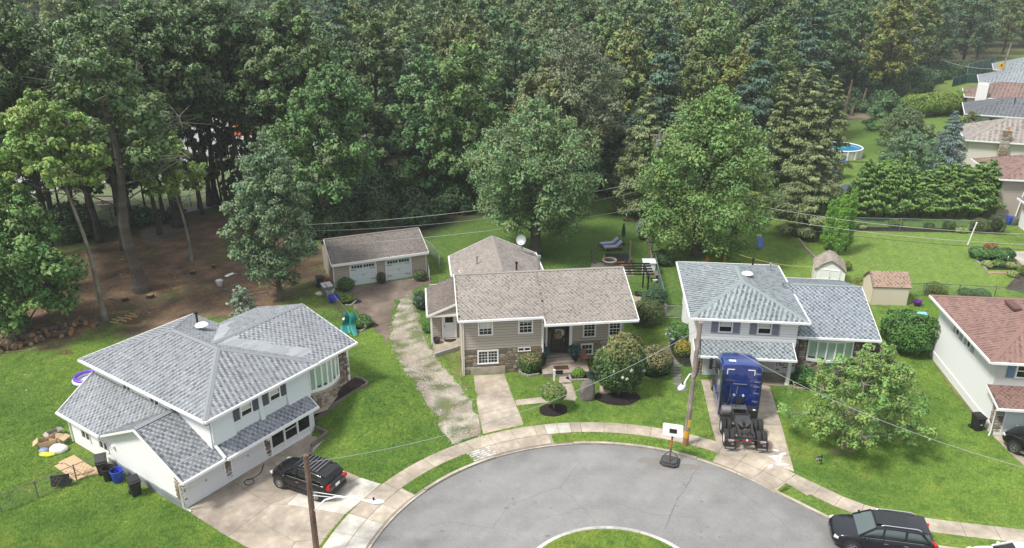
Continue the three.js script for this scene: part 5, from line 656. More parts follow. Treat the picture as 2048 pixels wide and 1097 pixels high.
const arb = { whorls: 40, per: 9, leaf: 0.13, col: green.arbor, droop: -0.12, up: 1.3, taper: 0.5, base: 0.01, trunk: 0.1, n: 9000, w: 0.6 };
{ let i = 0; for (const [x, y, t, w, l] of [[1628, 476, 392, 21, 'leftmost and darkest columnar cedar of the clump'], [1645, 470, 378, 21, 'rear columnar cedar of the clump, left of centre'], [1653, 500, 404, 22, 'front left columnar cedar of the clump'], [1666, 490, 400, 22, 'middle columnar cedar of the clump'], [1676, 510, 394, 25, 'front columnar cedar of the clump, nearest the white shed'], [1691, 502, 382, 22, 'rightmost columnar cedar of the clump by the mown lawn']]) treePx('c', 'columnar_cedar', l, x, y, t, w, { ...arb, seed: 30 + i++, col: i < 3 ? [0.1, 0.23, 0.035] : green.arbor }); }
{ const r = rng(9); for (let i = 0; i < 11; i++) { const x = 1720 + i * 23.8, p = G(x + r() * 6, 432 + r() * 4); const t = copyOrMake(i, p, r); } 
  function copyOrMake(i, p, r) { copyOrMake.k ??= [0, 1, 2].map(s => conifer(60 + s, { H: 5.6, rx: 1.6, whorls: 24, per: 8, leaf: 0.28, col: green.leyland, droop: 0.05, up: 0.75, taper: 0.75, base: 0.01, n: 7000, w: 0.5 })); const t = tree('hedge_conifer', 'bushy green conifer in the tall hedge behind the mown lawn', 'hedge tree', p, copyOrMake.k[i % 3], { needle: true, ry: r() * 6 }, 'conifers of the tall hedge behind the mown lawn'); t.scale.set(1 + 0.2 * r(), 0.85 + 0.42 * r(), 1 + 0.2 * r()); return t; } }
treePx('b', 'round_tree', 'rounded grey green tree between the pool and the blue spruce', 1800, 385, 248, 132, { seed: 41, n: 14000, leaf: 0.26, col: [0.123, 0.217, 0.109], lobes: 22, base: 0.05, top: 0.62, trunk: 0.2 });
treePx('c', 'blue_spruce', 'dense blue grey spruce beside the beige roofed house', 1884, 365, 221, 84, { seed: 42, n: 13000, leaf: 0.26, col: green.blue, whorls: 30, per: 9, droop: 0.1, up: 0.2, taper: 0.75, w: 0.5 });
treePx('b', 'broadleaf_tree', 'wide dark olive shrubby tree behind the blue spruce', 1805, 300, 212, 120, { seed: 43, n: 10000, leaf: 0.3, col: [0.102, 0.160, 0.065], lobes: 18, base: 0.03, trunk: 0.2 });
treePx('b', 'broadleaf_tree', 'fresh green bushy tree at the far end of the pool yard', 1770, 262, 178, 88, { seed: 44, n: 9000, leaf: 0.3, col: [0.094, 0.196, 0.072], lobes: 16, base: 0.03, trunk: 0.2 });
treePx('b', 'broadleaf_tree', 'small olive tree in front of the dark grey roof', 1934, 275, 222, 62, { seed: 45, n: 6000, leaf: 0.26, col: [0.145, 0.196, 0.072], lobes: 12, base: 0.05, trunk: 0.14 });
{ const ks = [0, 1].map(s => shrubGeo(70 + s, { rx: 2.6, ry: 2.0, n: 3800, leaf: 0.3, col: [0.174, 0.261, 0.043], lump: 0.35 })), r = rng(5); for (let i = 0; i < 6; i++) { const p = G(1822 + i * 20, 233 - i * 1.5), t = thing('golden_shrub', 'yellow green shrub in the hedge row before the far red roof', 'shrub', p, r() * 6, 'yellow green shrubs of the far hedge row'); part(t, 'foliage', ks[i % 2], leafMat); part(t, 'core', new THREE.SphereGeometry(1, 10, 7).scale(1.9, 1.6, 1.9).translate(0, 1.9, 0), coreMat); } }
// small pale tree beside the left house's rear corner
treePx('b', 'sapling', 'small pale leaved sapling behind the left house roof', 487, 655, 582, 62, { seed: 46, n: 2600, leaf: 0.15, col: [0.189, 0.261, 0.189], lobes: 9, base: 0.25, trunk: 0.06, open: 0.8 });
treePx('b', 'dogwood_tree', 'low spreading yellow green tree on the right front lawn', 1690, 893, 694, 262, { seed: 47, n: 19000, leaf: 0.19, col: [0.16, 0.27, 0.07], lobes: 26, base: 0.16, top: 0.5, trunk: 0.22, lean: [2.0, -0.6], open: 0.8, bark: M.barkpale, bare: 0.2, cl: 1.0 });
// ---------------------------------------------------------------- the left woods: tall trunks with high crowns
{
  const kinds = [0, 1, 2, 3].map(s => broadleaf(80 + s, { H: 24, rx: 5.2, base: 0.42, n: 13000, leaf: 0.4, col: s % 2 ? [0.08, 0.145, 0.05] : [0.1, 0.175, 0.058], lobes: 20, top: 0.6, trunk: 0.3, cl: 0.9 }));
  const list = [[279, 585, 1.9, 'thickest grey trunk of the left woods'], [318, 470, 0.8, 'slim dark trunk in the leaf litter'], [352, 455, 1.15, 'left of two close dark trunks by the park path'], [366, 455, 1.2, 'right of two close dark trunks by the park path'], [420, 412, 1, 'slim trunk beside the park path, left of a pair'], [435, 410, 1.2, 'dark trunk beside the park path, right of a pair'], [196, 485, 1.25, 'dark trunk behind the pale leaning tree'], [118, 575, 1.1, 'trunk half hidden by the leafy tree at the left edge'], [60, 520, 1.2, 'trunk at the far left of the woods'], [330, 448, 0.7, 'thin trunk beside the leaf litter'], [405, 430, 0.6, 'slim trunk between the dark pairs by the park path'], [455, 425, 0.7, 'slim trunk left of the narrow grey green tree'], [150, 452, 0.8, 'thin trunk near the picnic table'], [90, 440, 0.9, 'trunk behind the yellow green leaning tree'], [265, 452, 0.6, 'thin trunk by the park path behind the thickest trunk'], [-20, 500, 1.3, 'trunk cut by the left edge of the woods'], [250, 500, 1.0, 'trunk just left of the thickest trunk'], [487, 430, 1.1, 'trunk behind the left side of the narrow grey green tree'], [527, 420, 1.2, 'trunk behind the narrow grey green tree'], [590, 430, 1.2, 'trunk behind the right side of the narrow grey green tree'], [622, 440, 1.25, 'straight trunk left of the pale forked tree'], [110, 470, 1, 'slim trunk in the middle of the left woods'], [20, 590, 1, 'trunk in the shade at the left edge']];
  const r = rng(17); list.forEach(([x, y, w, l], i) => { const t = tree('woodland_tree', 'tall dark tree, ' + l, 'tree', G(x, y), kinds[i % 4], { ry: r() * 6, bark: w > 1.5 ? M.bark : M.barkdark }); const s = 0.9 + 0.18 * r(); t.scale.set(s, s, s); const k = t.children[1]; k.scale.set(w, 1, w); });
}
{ // young trees in the gaps of the left woods
  const ks = [0, 1, 2].map(s => broadleaf(200 + s, { H: 11, rx: 2.6, base: 0.22, n: 4200, leaf: 0.34, col: [[0.07, 0.14, 0.06], [0.1, 0.17, 0.06], [0.055, 0.115, 0.05]][s], lobes: 14, trunk: 0.11, open: 0.9, cl: 0.8 })), r = rng(23);
  [[20, 470], [70, 455], [128, 448], [180, 440], [232, 432], [296, 440], [340, 425], [395, 418], [440, 404], [470, 400], [505, 398], [560, 405], [600, 410], [0, 430], [150, 420], [255, 418]].forEach(([x, y], i) => { const t = tree('young_tree', ['middling green', 'lighter green', 'dark green'][i % 3] + ' young tree filling a gap in the left woods', 'tree', G(x, y), ks[i % 3], { ry: r() * 6, bark: M.barkdark }, ['middling green', 'lighter green', 'dark green'][i % 3] + ' young trees in the gaps of the left woods'); const s = 0.75 + 0.5 * r(); t.scale.set(s, s * (0.9 + 0.3 * r()), s); });
}
// ---------------------------------------------------------------- the wood behind the gardens
{
  const cols = [[0.094, 0.170, 0.062], [0.122, 0.203, 0.068], [0.075, 0.138, 0.055], [0.160, 0.227, 0.089], [0.104, 0.195, 0.083], [0.170, 0.220, 0.068], [0.085, 0.155, 0.068], [0.142, 0.195, 0.089]];
  const kinds = cols.map((c, s) => broadleaf(120 + s, { H: 20, rx: [4.6, 5.4, 4.2, 5.8, 5, 4.4, 5.6, 4.9][s], base: [0.12, 0.2, 0.25, 0.18, 0.08, 0.2, 0.14, 0.25][s], n: 9500, leaf: 0.46, col: c, lobes: 18 + s, top: 0.6 + 0.05 * (s % 3), trunk: 0.3, cl: 0.8 }));
  const pine = conifer(150, { H: 21, rx: 4.2, whorls: 15, per: 6, leaf: 0.55, col: [0.065, 0.138, 0.087], droop: 0.12, up: 0.2, n: 9000, base: 0.15, w: 0.5 });
  const park = pxPoly([[-600, 540], [225, 458], [462, 414], [655, 392], [655, 300], [740, 250], [740, 150], [-600, 150]]), right = pxPoly([[1560, 372], [1645, 262], [1690, 226], [1760, 222], [1850, 190], [1900, 160], [2300, 60], [2300, 600], [1560, 600]]);
  const r = rng(99), put = []; const words = ['woodland tree among many in the wood behind the gardens'];
  for (let d = 82; d < 250; d += d < 125 ? 7 : d < 170 ? 9 : 13) { const W = d * 0.7 + 12, st = d < 125 ? 7.4 : d < 170 ? 9 : 12; for (let x = -W + r() * st; x < W; x += st * (0.8 + 0.4 * r())) { const X = x + (r() - 0.5) * 2.5, Z = -(d + (r() - 0.5) * 4); if (signed(zWood, X, Z) > -1.5 || inside(park, X, Z) || (inside(right, X, Z))) continue; if (X < -14 && Z > -92) continue; if (put.some(p => Math.hypot(p[0] - X, p[1] - Z) < 5)) continue; put.push([X, Z]); } }
  put.forEach(([X, Z], i) => { const k = (r() * 9) | 0, nearRow = Z > -118, rightSide = X > 18; const region = X < -24 ? 'left' : X < 14 ? 'centre' : 'right', far = Z < -118, word = ['narrow mid green', 'full green', 'slender dark green', 'broad grey green', 'low bushy green', 'olive green', 'wide bluish green', 'pale green', 'tiered dark pine like'][k]; const t = tree(k === 8 ? 'pine_tree' : 'woodland_tree', far ? `${word} woodland tree deep in the wood, ${region} part` : `${word} tree in the front rows of the wood, ${region} part`, 'tree', [X, 0, Z], k === 8 ? pine : kinds[k], { ry: r() * 6, needle: k === 8, lm: leafMats[(hash(i, 7) * 5) | 0], bark: M.barkdark }, `${word} trees ${far ? 'deep in' : 'in the front rows of'} the ${region} part of the wood`); const s = (far ? 0.98 : 0.9) + 0.24 * r() - (rightSide && !far ? 0.05 : 0); t.scale.set(s * (0.9 + 0.25 * r()), s, s * (0.9 + 0.25 * r())); });
  console.log('forest', put.length);
  // undergrowth along the wood's edge
  const ug = shrubGeo(160, { rx: 1.5, ry: 1.1, n: 900, leaf: 0.34, col: [0.058, 0.123, 0.043], lump: 0.5 }), m = []; const q = new THREE.Quaternion(), e = new THREE.Euler();
  for (let i = 0; i < 9000 && m.length < 900; i++) { const X = -60 + r() * 190, Z = -70 - r() * 130, d = signed(zWood, X, Z); if (d > 0.3 || d < -16 - 8 * r() || inside(park, X, Z) || inside(right, X, Z)) continue; const left = X < -22; if (left && r() < 0.75) continue; const s = 0.5 + 0.9 * r(); m.push(new THREE.Matrix4().compose(new THREE.Vector3(X, -0.1, Z), q.setFromEuler(e.set(0, r() * 6, 0)).clone(), new THREE.Vector3(s, s * (0.7 + 0.8 * r()), s))); }
  const im = new THREE.InstancedMesh(ug, leafMat, m.length); m.forEach((a, i) => im.setMatrixAt(i, a)); im.name = 'undergrowth'; tag(im, 'dark undergrowth along the edge of the wood', 'undergrowth', null, 'stuff'); scene.add(im);
  // the wood goes on beyond
  const dm = []; for (let i = 0; i < 900; i++) { const Z = -250 - r() * 300, X = (r() - 0.5) * 2 * (-Z * 0.72 + 20); const s = 0.85 + 0.35 * r(); dm.push(new THREE.Matrix4().compose(new THREE.Vector3(X, 0, Z), q.setFromEuler(e.set(0, r() * 6, 0)).clone(), new THREE.Vector3(s * 1.25, s, s * 1.25))); }
  for (const k of [1, 4]) { const sel = dm.filter((_, i) => i % 2 === (k === 1 ? 0 : 1)), dw = new THREE.InstancedMesh(kinds[k].crown, leafMat, sel.length); sel.forEach((a, i) => dw.setMatrixAt(i, a)); dw.name = numbered('distant_wood'); tag(dw, k === 1 ? 'far continuation of the wood to the horizon, mid green crowns' : 'far continuation of the wood to the horizon, dark green crowns', 'woodland', null, 'stuff'); scene.add(dw); }
}
// ---------------------------------------------------------------- vehicles (front towards +x, wheels on y = 0)
const carBlack = new THREE.MeshPhysicalMaterial({ color: new THREE.Color().setRGB(0.006, 0.006, 0.007), roughness: 0.3, specularIntensity: 0.5, clearcoat: 0.6, clearcoatRoughness: 0.04 }), carNavy = new THREE.MeshPhysicalMaterial({ color: new THREE.Color().setRGB(0.006, 0.007, 0.013), roughness: 0.25, specularIntensity: 0.5, clearcoat: 0.75, clearcoatRoughness: 0.03 }), carWhite = new THREE.MeshPhysicalMaterial({ color: new THREE.Color().setRGB(0.7, 0.71, 0.72), roughness: 0.35, clearcoat: 1, clearcoatRoughness: 0.05 });
const plastic = mat([0.015, 0.015, 0.016], 0.7), chrome = mat([0.75, 0.76, 0.78], 0.18, { metalness: 1 }), rimSilver = mat([0.4, 0.41, 0.42], 0.3, { metalness: 0.8 }), rimDark = mat([0.03, 0.03, 0.032], 0.35, { metalness: 0.5 }), redLamp = mat([0.4, 0.008, 0.012], 0.15), clearLamp = mat([0.6, 0.62, 0.64], 0.1), tintGlass = mat([0.012, 0.016, 0.018], 0.04), paleGlass = mat([0.16, 0.22, 0.22], 0.05);
const tyreGeo = (R0, w) => new THREE.LatheGeometry([[R0 * 0.62, -w / 2], [R0 * 0.9, -w / 2], [R0 * 0.985, -w * 0.38], [R0, -w * 0.2], [R0, w * 0.2], [R0 * 0.985, w * 0.38], [R0 * 0.9, w / 2], [R0 * 0.62, w / 2]].map(p => new THREE.Vector2(...p)), 28).rotateX(Math.PI / 2);
function wheel(parent, x, y, z, R0, w, side, rim, spokes = 5) {
  const g = sub(parent, 'wheel', x, y, z, side > 0 ? 0 : Math.PI); part(g, 'tyre', tyreGeo(R0, w), M.rubber); const r = gb(); r.add(new THREE.CylinderGeometry(R0 * 0.64, R0 * 0.64, 0.05, 24).rotateX(Math.PI / 2).translate(0, 0, w * 0.08)); part(g, 'hub', r.geo(), rimDark);
  const s = gb(); s.add(new THREE.TorusGeometry(R0 * 0.61, 0.018, 6, 26).translate(0, 0, w * 0.44)); for (let i = 0; i < spokes; i++) { const a = i / spokes * 6.283; for (const k of [-0.13, 0.13]) s.bar([Math.cos(a + k * 1.8) * 0.06, Math.sin(a + k * 1.8) * 0.06, w * 0.4], [Math.cos(a + k) * R0 * 0.6, Math.sin(a + k) * R0 * 0.6, w * 0.42], 0.035, 0.03); } s.add(new THREE.CylinderGeometry(0.06, 0.06, 0.06, 12).rotateX(Math.PI / 2).translate(0, 0, w * 0.4)); part(g, 'rim', s.geo(), rim);
}
function suv(name, label, pos, ry, paint, o = {}) {
  const t = thing(name, label, 'car', pos, ry), { L = 4.7, W = 1.9, H = 1.66 } = o, sx = L / 4.7, sw = W / 1.9, sh = H / 1.66;
  const st = [[-2.35, 0.7, 0.44, 0.9], [-2.3, 0.82, 0.36, 1.0], [-2.05, 0.92, 0.28, 1.05], [-1.4, 0.95, 0.25, 1.06], [-0.6, 0.95, 0.25, 1.05], [0.4, 0.945, 0.25, 1.05], [1.0, 0.94, 0.25, 1.07], [1.45, 0.925, 0.26, 1.03], [1.85, 0.89, 0.28, 0.97], [2.15, 0.81, 0.33, 0.88], [2.3, 0.68, 0.4, 0.76], [2.34, 0.55, 0.46, 0.66]].map(([x, w, b, h]) => [x * sx, w * sw, b, h * sh]);
  const ring = ([x, w, b, h]) => { const q = [[0, b], [w * 0.84, b], [w * 0.965, b + 0.1], [w, b + (h - b) * 0.42], [w * 0.985, b + (h - b) * 0.72], [w * 0.935, h - 0.05], [w * 0.84, h], [w * 0.4, h + 0.025], [0, h + 0.03]]; return [...q.map(p => [x, p[1], p[0]]), ...q.slice(1, -1).reverse().map(p => [x, p[1], -p[0]])]; };
  part(t, 'body', gb().loft(st.map(ring)).geo(), paint);
  const cab = [[-2.12, 0.8, 0.75, 1.12], [-1.95, 0.82, 0.7, 1.4], [-1.75, 0.84, 0.69, 1.57], [-1.3, 0.86, 0.7, 1.63], [-0.4, 0.87, 0.7, 1.655], [0.15, 0.87, 0.69, 1.63], [0.45, 0.86, 0.68, 1.56], [0.85, 0.85, 0.72, 1.31], [1.2, 0.84, 0.8, 1.09]].map(([x, a, b, h]) => [x * sx, a * sw, b * sw, h * sh]), cr = ([x, a, b, h], k = 1) => { const y0 = 1.0 * sh, q = [[a, y0], [lerp(a, b, 0.55), lerp(y0, h, 0.6)], [b, h - 0.06], [b * 0.9, h - 0.012], [b * 0.45, h], [0, h + 0.004]]; return [...q.map(p => [x, p[1], p[0]]), ...q.slice(0, -1).reverse().map(p => [x, p[1], -p[0]])].concat([[x, y0, 0]]); };
  part(t, 'windows', gb().loft(cab.map(c => cr(c)).map(r => r.slice().reverse().reverse())).geo(), o.glass ?? tintGlass);
  const rr = cab.slice(2, 7).map(([x, a, b, h]) => { const q = [[b + 0.03, h - 0.1], [b + 0.035, h - 0.05], [b * 0.92, h + 0.012], [b * 0.45, h + 0.026], [0, h + 0.03]]; return [...q.map(p => [x, p[1], p[0]]), ...q.slice(0, -1).reverse().map(p => [x, p[1], -p[0]]), [x, h - 0.09, -b * 0.8], [x, h - 0.09, b * 0.8]]; }); part(t, 'roof', gb().loft(rr).geo(), paint);
  const pil = gb(); for (const s of [-1, 1]) { const z = q => s * q; pil.bar([1.2 * sx, 1.06 * sh, z(0.83 * sw)], [0.42 * sx, 1.56 * sh, z(0.69 * sw)], 0.07, 0.06); pil.bar([0.12 * sx, 1.04 * sh, z(0.875 * sw)], [0.05 * sx, 1.58 * sh, z(0.71 * sw)], 0.09, 0.04); pil.bar([-0.9 * sx, 1.04 * sh, z(0.87 * sw)], [-0.95 * sx, 1.57 * sh, z(0.71 * sw)], 0.11, 0.04); pil.bar([-2.1 * sx, 1.08 * sh, z(0.82 * sw)], [-1.62 * sx, 1.56 * sh, z(0.7 * sw)], 0.2, 0.05); } part(t, 'pillars', pil.geo(), paint);
  const ch = gb(); for (const s of [-1, 1]) ch.bar([1.05 * sx, 1.055 * sh, s * 0.885 * sw], [-1.75 * sx, 1.075 * sh, s * 0.885 * sw], 0.02, 0.025); part(t, 'window_trim', ch.geo(), chrome);
  for (const s of [-1, 1]) part(t, 'roof_rail', gb().tube([[0.2 * sx, 1.65 * sh, s * 0.62 * sw], [0.1 * sx, 1.71 * sh, s * 0.63 * sw], [-1.4 * sx, 1.71 * sh, s * 0.63 * sw], [-1.6 * sx, 1.62 * sh, s * 0.62 * sw]], 0.03, 6).geo(), o.rail ?? chrome);
  if (o.bars) { const b = gb(); for (let i = 0; i < 6; i++) b.bar([(-1.35 + i * 0.26) * sx, 1.735 * sh, -0.62 * sw], [(-1.35 + i * 0.26) * sx, 1.735 * sh, 0.62 * sw], 0.035, 0.025); part(t, 'roof_rack', b.geo(), rimSilver); }
  if (o.sunroof) part(t, 'sunroof', gb().box(-0.35 * sx, 1.69 * sh, 0, 1.5 * sx, 0.012, 1.05 * sw).geo(), tintGlass);
  for (const x of [1.42, -1.4]) for (const s of [-1, 1]) { part(t, 'wheel_arch', new THREE.CylinderGeometry(0.43, 0.43, 0.1, 28, 1, false).rotateX(Math.PI / 2).translate(x * sx, 0.38, s * (0.905 * sw)), plastic); wheel(t, x * sx, 0.36, s * 0.86 * sw, 0.36, 0.24, s, o.rim ?? rimSilver, o.spokes ?? 5); }
  for (const s of [-1, 1]) part(t, 'sill', gb().box(0, 0.32, s * 0.93 * sw, 2.1 * sx, 0.12, 0.06).geo(), o.step ? rimSilver : plastic);
  for (const s of [-1, 1]) { part(t, 'headlight', gb().box(2.12 * sx, 0.78 * sh, s * 0.66 * sw, 0.22, 0.1, 0.34, s * 0.5).geo(), clearLamp); part(t, 'tail_light', gb().box(-2.27 * sx, 0.97 * sh, s * 0.68 * sw, 0.16, 0.17, 0.34, s * -0.35).geo(), redLamp); const m = sub(t, 'mirror', 0.86 * sx, 1.1 * sh, s * 1.0 * sw); part(m, 'housing', new THREE.SphereGeometry(0.12, 10, 7).scale(0.7, 0.75, 1.1), paint); for (const x of [0.05, -0.85]) part(t, 'door_handle', gb().box(x * sx - 0.1, 0.88 * sh, s * 0.957 * sw, 0.2, 0.035, 0.03).geo(), chrome); for (const x of [1.02, 0.07, -0.95]) part(t, 'door_gap', gb().bar([x * sx, 0.36, s * 0.952 * sw], [(x - 0.02) * sx, 1.02 * sh, s * 0.93 * sw], 0.012, 0.03).geo(), M.black); }
  part(t, 'grille', gb().box(2.3 * sx, 0.62, 0, 0.08, 0.24, 0.9 * sw).geo(), plastic); part(t, 'front_badge', gb().box(2.345 * sx, 0.66, 0, 0.02, 0.1, 0.12).geo(), chrome); part(t, 'rear_bumper', gb().box(-2.3 * sx, 0.5, 0, 0.16, 0.22, 1.5 * sw).geo(), plastic); const pl = sub(t, 'number_plate', -2.36 * sx, 0.8, 0); part(pl, 'plate', gb().box(0, 0, 0, 0.03, 0.16, 0.34).geo(), M.trim); part(t, 'rear_wiper', gb().bar([-2.05 * sx, 1.22 * sh, 0], [-2.0 * sx, 1.28 * sh, 0.32], 0.02).geo(), M.black);
  part(t, 'spoiler', gb().box(-1.86 * sx, 1.56 * sh, 0, 0.32, 0.04, 1.3 * sw, 0, 0, 0.18).geo(), paint);
  return t;
}
{ // the car before the left garages: nose towards the garages
  const a = G(559, 976), b = G(633, 1002), d = a.clone().sub(b), m = a.clone().lerp(b, 0.52), ry = Math.atan2(-d.z, d.x), off = new THREE.Vector3(Math.sin(ry), 0, Math.cos(ry)).multiplyScalar(0.85);
  m.add(off); m.y = 0.015; suv('parked_suv', 'black SUV with roof rack bars parked before the left garages', m, ry, carBlack, { L: 4.1, W: 1.84, H: 1.6, bars: true, rail: plastic, spokes: 7 });
}
{ const p = G2(1746, 1068, STREET); suv('parked_suv', 'shiny black SUV at the kerb in the lower right corner', [p[0] - 0.1, STREET, p[1] + 0.85], Math.PI - 0.21, carNavy, { L: 4.75, W: 1.95, H: 1.66, sunroof: true, glass: mat([0.09, 0.12, 0.12], 0.03), rim: rimSilver, spokes: 6 }); }
suv('parked_suv', 'white car at the bottom right corner, only its roof in view', [24.2, STREET, -29.9], Math.PI - 0.2, carWhite, { L: 4.7, W: 1.9, H: 1.62, rail: chrome });
suv('parked_suv', 'black SUV with silver side steps cut by the right edge', [G(2067, 915).x + 0.6, 0.015, G(2067, 915).z + 0.35], Math.PI / 2 + 0.55, carBlack, { L: 4.8, W: 1.95, H: 1.75, step: true });
{ // tractor unit, tail towards the street
  const p = G(1487, 893), t = thing('semi_truck', 'blue sleeper cab semi truck without trailer parked in the right driveway', 'truck', [p.x - 0.05, 0.016, p.z + 0.72], -6.3 * R);
  const blue = new THREE.MeshPhysicalMaterial({ color: new THREE.Color().setRGB(0.004, 0.03, 0.19), roughness: 0.3, clearcoat: 1, clearcoatRoughness: 0.06 }), blueD = mat([0.006, 0.015, 0.12], 0.4), frame = mat([0.03, 0.03, 0.033], 0.6), grey = mat([0.2, 0.2, 0.21], 0.5, { metalness: 0.4 });
  // cab and sleeper: sections from the rear wall forward (z negative)
  const ring = (z, w, y0, y1, rd) => { const q = [[0, y0], [w, y0], [w, y1 - rd], [w - rd * 0.3, y1 - rd * 0.3], [w - rd, y1], [0, y1 + 0.05]]; return [...q.map(p => [p[0], p[1], z]), ...q.slice(1, -1).reverse().map(p => [-p[0], p[1], z])].reverse(); };
  part(t, 'sleeper_cab', gb().loft([ring(-3.95, 1.18, 0.75, 3.7, 0.22), ring(-4.1, 1.2, 0.7, 3.8, 0.26), ring(-5.0, 1.2, 0.7, 3.74, 0.3), ring(-6.0, 1.16, 0.7, 3.5, 0.35), ring(-6.5, 1.1, 0.7, 3.3, 0.35), ring(-6.9, 1.05, 0.75, 2.6, 0.25)]).geo(), blue);
  part(t, 'hood', gb().loft([ring(-6.85, 1.02, 0.7, 2.15, 0.2), ring(-7.6, 0.95, 0.7, 1.95, 0.25), ring(-8.3, 0.85, 0.7, 1.7, 0.3)]).geo(), blue);
  part(t, 'windscreen', gb().plate([[0.95, 2.1, -6.93], [-0.95, 2.1, -6.93], [-0.88, 2.85, -6.74], [0.88, 2.85, -6.74]], 0.02).geo(), tintGlass);
  for (const s of [-1, 1]) { part(t, 'side_window', gb().box(s * 1.17, 2.35, -6.1, 0.03, 0.6, 0.75).geo(), tintGlass); part(t, 'sleeper_window', gb().box(s * 1.205, 3.05, -5.0, 0.03, 0.32, 0.5).geo(), tintGlass); part(t, 'cab_extender', gb().box(s * 1.19, 2.2, -3.72, 0.05, 2.85, 0.5).geo(), blue); part(t, 'extender_edge', gb().box(s * 1.19, 2.2, -3.46, 0.07, 2.85, 0.05).geo(), plastic); part(t, 'side_fairing', gb().box(s * 1.17, 0.68, -4.9, 0.08, 0.75, 2.6).geo(), blue); part(t, 'fairing_step', gb().box(s * 1.215, 0.95, -5.5, 0.03, 0.22, 0.7).box(s * 1.215, 0.55, -5.5, 0.03, 0.18, 0.7).geo(), rimSilver); part(t, 'door_handle', gb().box(s * 1.2, 1.75, -5.75, 0.04, 0.06, 0.22).geo(), chrome);
    const m = sub(t, 'mirror', s * 1.45, 2.35, -6.6); part(m, 'housing', gb().box(0, 0, 0, 0.2, 0.75, 0.16).geo(), M.black); part(m, 'bracket', gb().tube([[0, 0.3, 0], [-s * 0.35, 0.35, -0.1]], 0.025, 5).tube([[0, -0.3, 0], [-s * 0.35, -0.32, -0.1]], 0.025, 5).geo(), M.black); }
  part(t, 'roof_marker', gb().box(-0.55, 3.86, -4.25, 0.42, 0.05, 0.18).geo(), M.trim);
  // rear wall details
  const mk = gb(); for (const s of [-1, 1]) mk.box(s * 0.62, 3.42, -3.935, 0.42, 0.055, 0.02).box(s * 0.83 , 3.25, -3.935, 0.055, 0.36, 0.02); part(t, 'reflective_mark', mk.geo(), M.trim);
  const rb = gb(); for (const s of [-1, 1]) rb.box(s * 0.36, 2.95, -3.94, 0.05, 0.4, 0.03, 0, 0, s * 0.7).box(s * 0.4, 2.78, -3.94, 0.5, 0.05, 0.03).box(s * 0.62, 1.95, -3.94, 0.05, 0.75, 0.03); rb.box(0, 2.5, -3.94, 2.1, 0.06, 0.03).box(0.45, 2.2, -3.94, 0.75, 0.05, 0.03).box(0.45, 1.75, -3.94, 0.75, 0.05, 0.03).box(0.65, 1.35, -3.94, 0.05, 0.6, 0.03, 0, 0, -0.8).box(-0.7, 1.6, -3.94, 0.05, 1.3, 0.03); part(t, 'rear_wall_rib', rb.geo(), blueD);
  part(t, 'grab_rail', gb().tube([[-0.42, 2.43, -3.9], [0.42, 2.43, -3.9]], 0.025, 6).tube([[-0.55, 2.15, -3.9], [-0.58, 1.25, -3.85]], 0.022, 6).tube([[-0.12, 2.25, -3.9], [-0.15, 1.75, -3.88]], 0.03, 6).geo(), rimSilver);
  for (const y of [3.3, 2.75, 2.42, 1.95, 1.35]) part(t, 'extender_bracket', gb().box(0.98, y, -3.7, 0.34, 0.05, 0.1, 0, 0, -0.12).geo(), rimSilver);
  for (const s of [-1, 1]) part(t, 'work_lamp', new THREE.CylinderGeometry(0.075, 0.075, 0.06, 14).rotateX(Math.PI / 2).translate(s * 0.28, 1.62, -3.9), clearLamp);
  const hose = gb(); hose.tube([[-0.5, 1.75, -3.85], [-0.75, 1.2, -3.5], [-0.3, 1.05, -3.3], [-0.05, 1.3, -3.7]], 0.025, 6).tube([[-0.3, 1.7, -3.85], [-0.5, 1.15, -3.4], [0, 1.1, -3.35], [0.1, 1.4, -3.8]], 0.022, 6).tube([[-0.95, 1.5, -3.85], [-0.7, 1.05, -3.4], [-0.1, 1.1, -3.6]], 0.022, 6); part(t, 'air_hose', hose.geo(), M.black);
  part(t, 'junction_box', gb().box(0.05, 1.3, -3.85, 0.5, 0.32, 0.16).geo(), M.black);
  // frame
  const fr = gb(); for (const s of [-1, 1]) { fr.box(s * 0.43, 0.92, -3.2, 0.09, 0.28, 6.2); fr.bar([s * 0.43, 1.0, -2.9], [s * 0.52, 1.1, -2.3], 0.1, 0.1).bar([s * 0.5, 1.1, -1.8], [s * 0.36, 0.98, -0.5], 0.12, 0.1); } for (const z of [-0.2, -1.4, -2.75, -3.6]) fr.box(0, 0.9, z, 0.86, 0.16, 0.12); for (const z of [-0.75, -2.07]) fr.tube([[-1, 0.52, z], [1, 0.52, z]], 0.1, 8).add(new THREE.SphereGeometry(0.24, 10, 8).translate(0, 0.55, z)); part(t, 'chassis', fr.geo(), frame);
  part(t, 'catwalk', gb().box(-0.05, 1.1, -3.35, 1.0, 0.05, 0.5).geo(), rimSilver);
  { const g = sub(t, 'fifth_wheel', 0, 1.16, -1.75, 0); part(g, 'plate', gb().plate([[-0.47, -0.04, 0.15], [-0.1, -0.12, 0.62], [-0.1, 0.0, 0.1], [0.1, 0.0, 0.1], [0.1, -0.12, 0.62], [0.47, -0.04, 0.15], [0.42, 0.06, -0.45], [-0.42, 0.06, -0.45]], 0.08).geo(), mat([0.09, 0.09, 0.095], 0.45, { metalness: 0.6 })); part(g, 'jaw', gb().box(0, -0.12, 0, 0.5, 0.18, 0.5).geo(), frame); }
  part(t, 'air_tank', gb().tube([[-1.08, 0.88, -3.3], [-0.5, 0.88, -3.3]], 0.3, 18).geo(), grey); part(t, 'fuel_tank', gb().tube([[-0.85, 0.75, -3.5], [-0.85, 0.75, -5.4]], 0.32, 18).tube([[0.85, 0.75, -4.0], [0.85, 0.75, -5.4]], 0.32, 18).geo(), rimSilver);
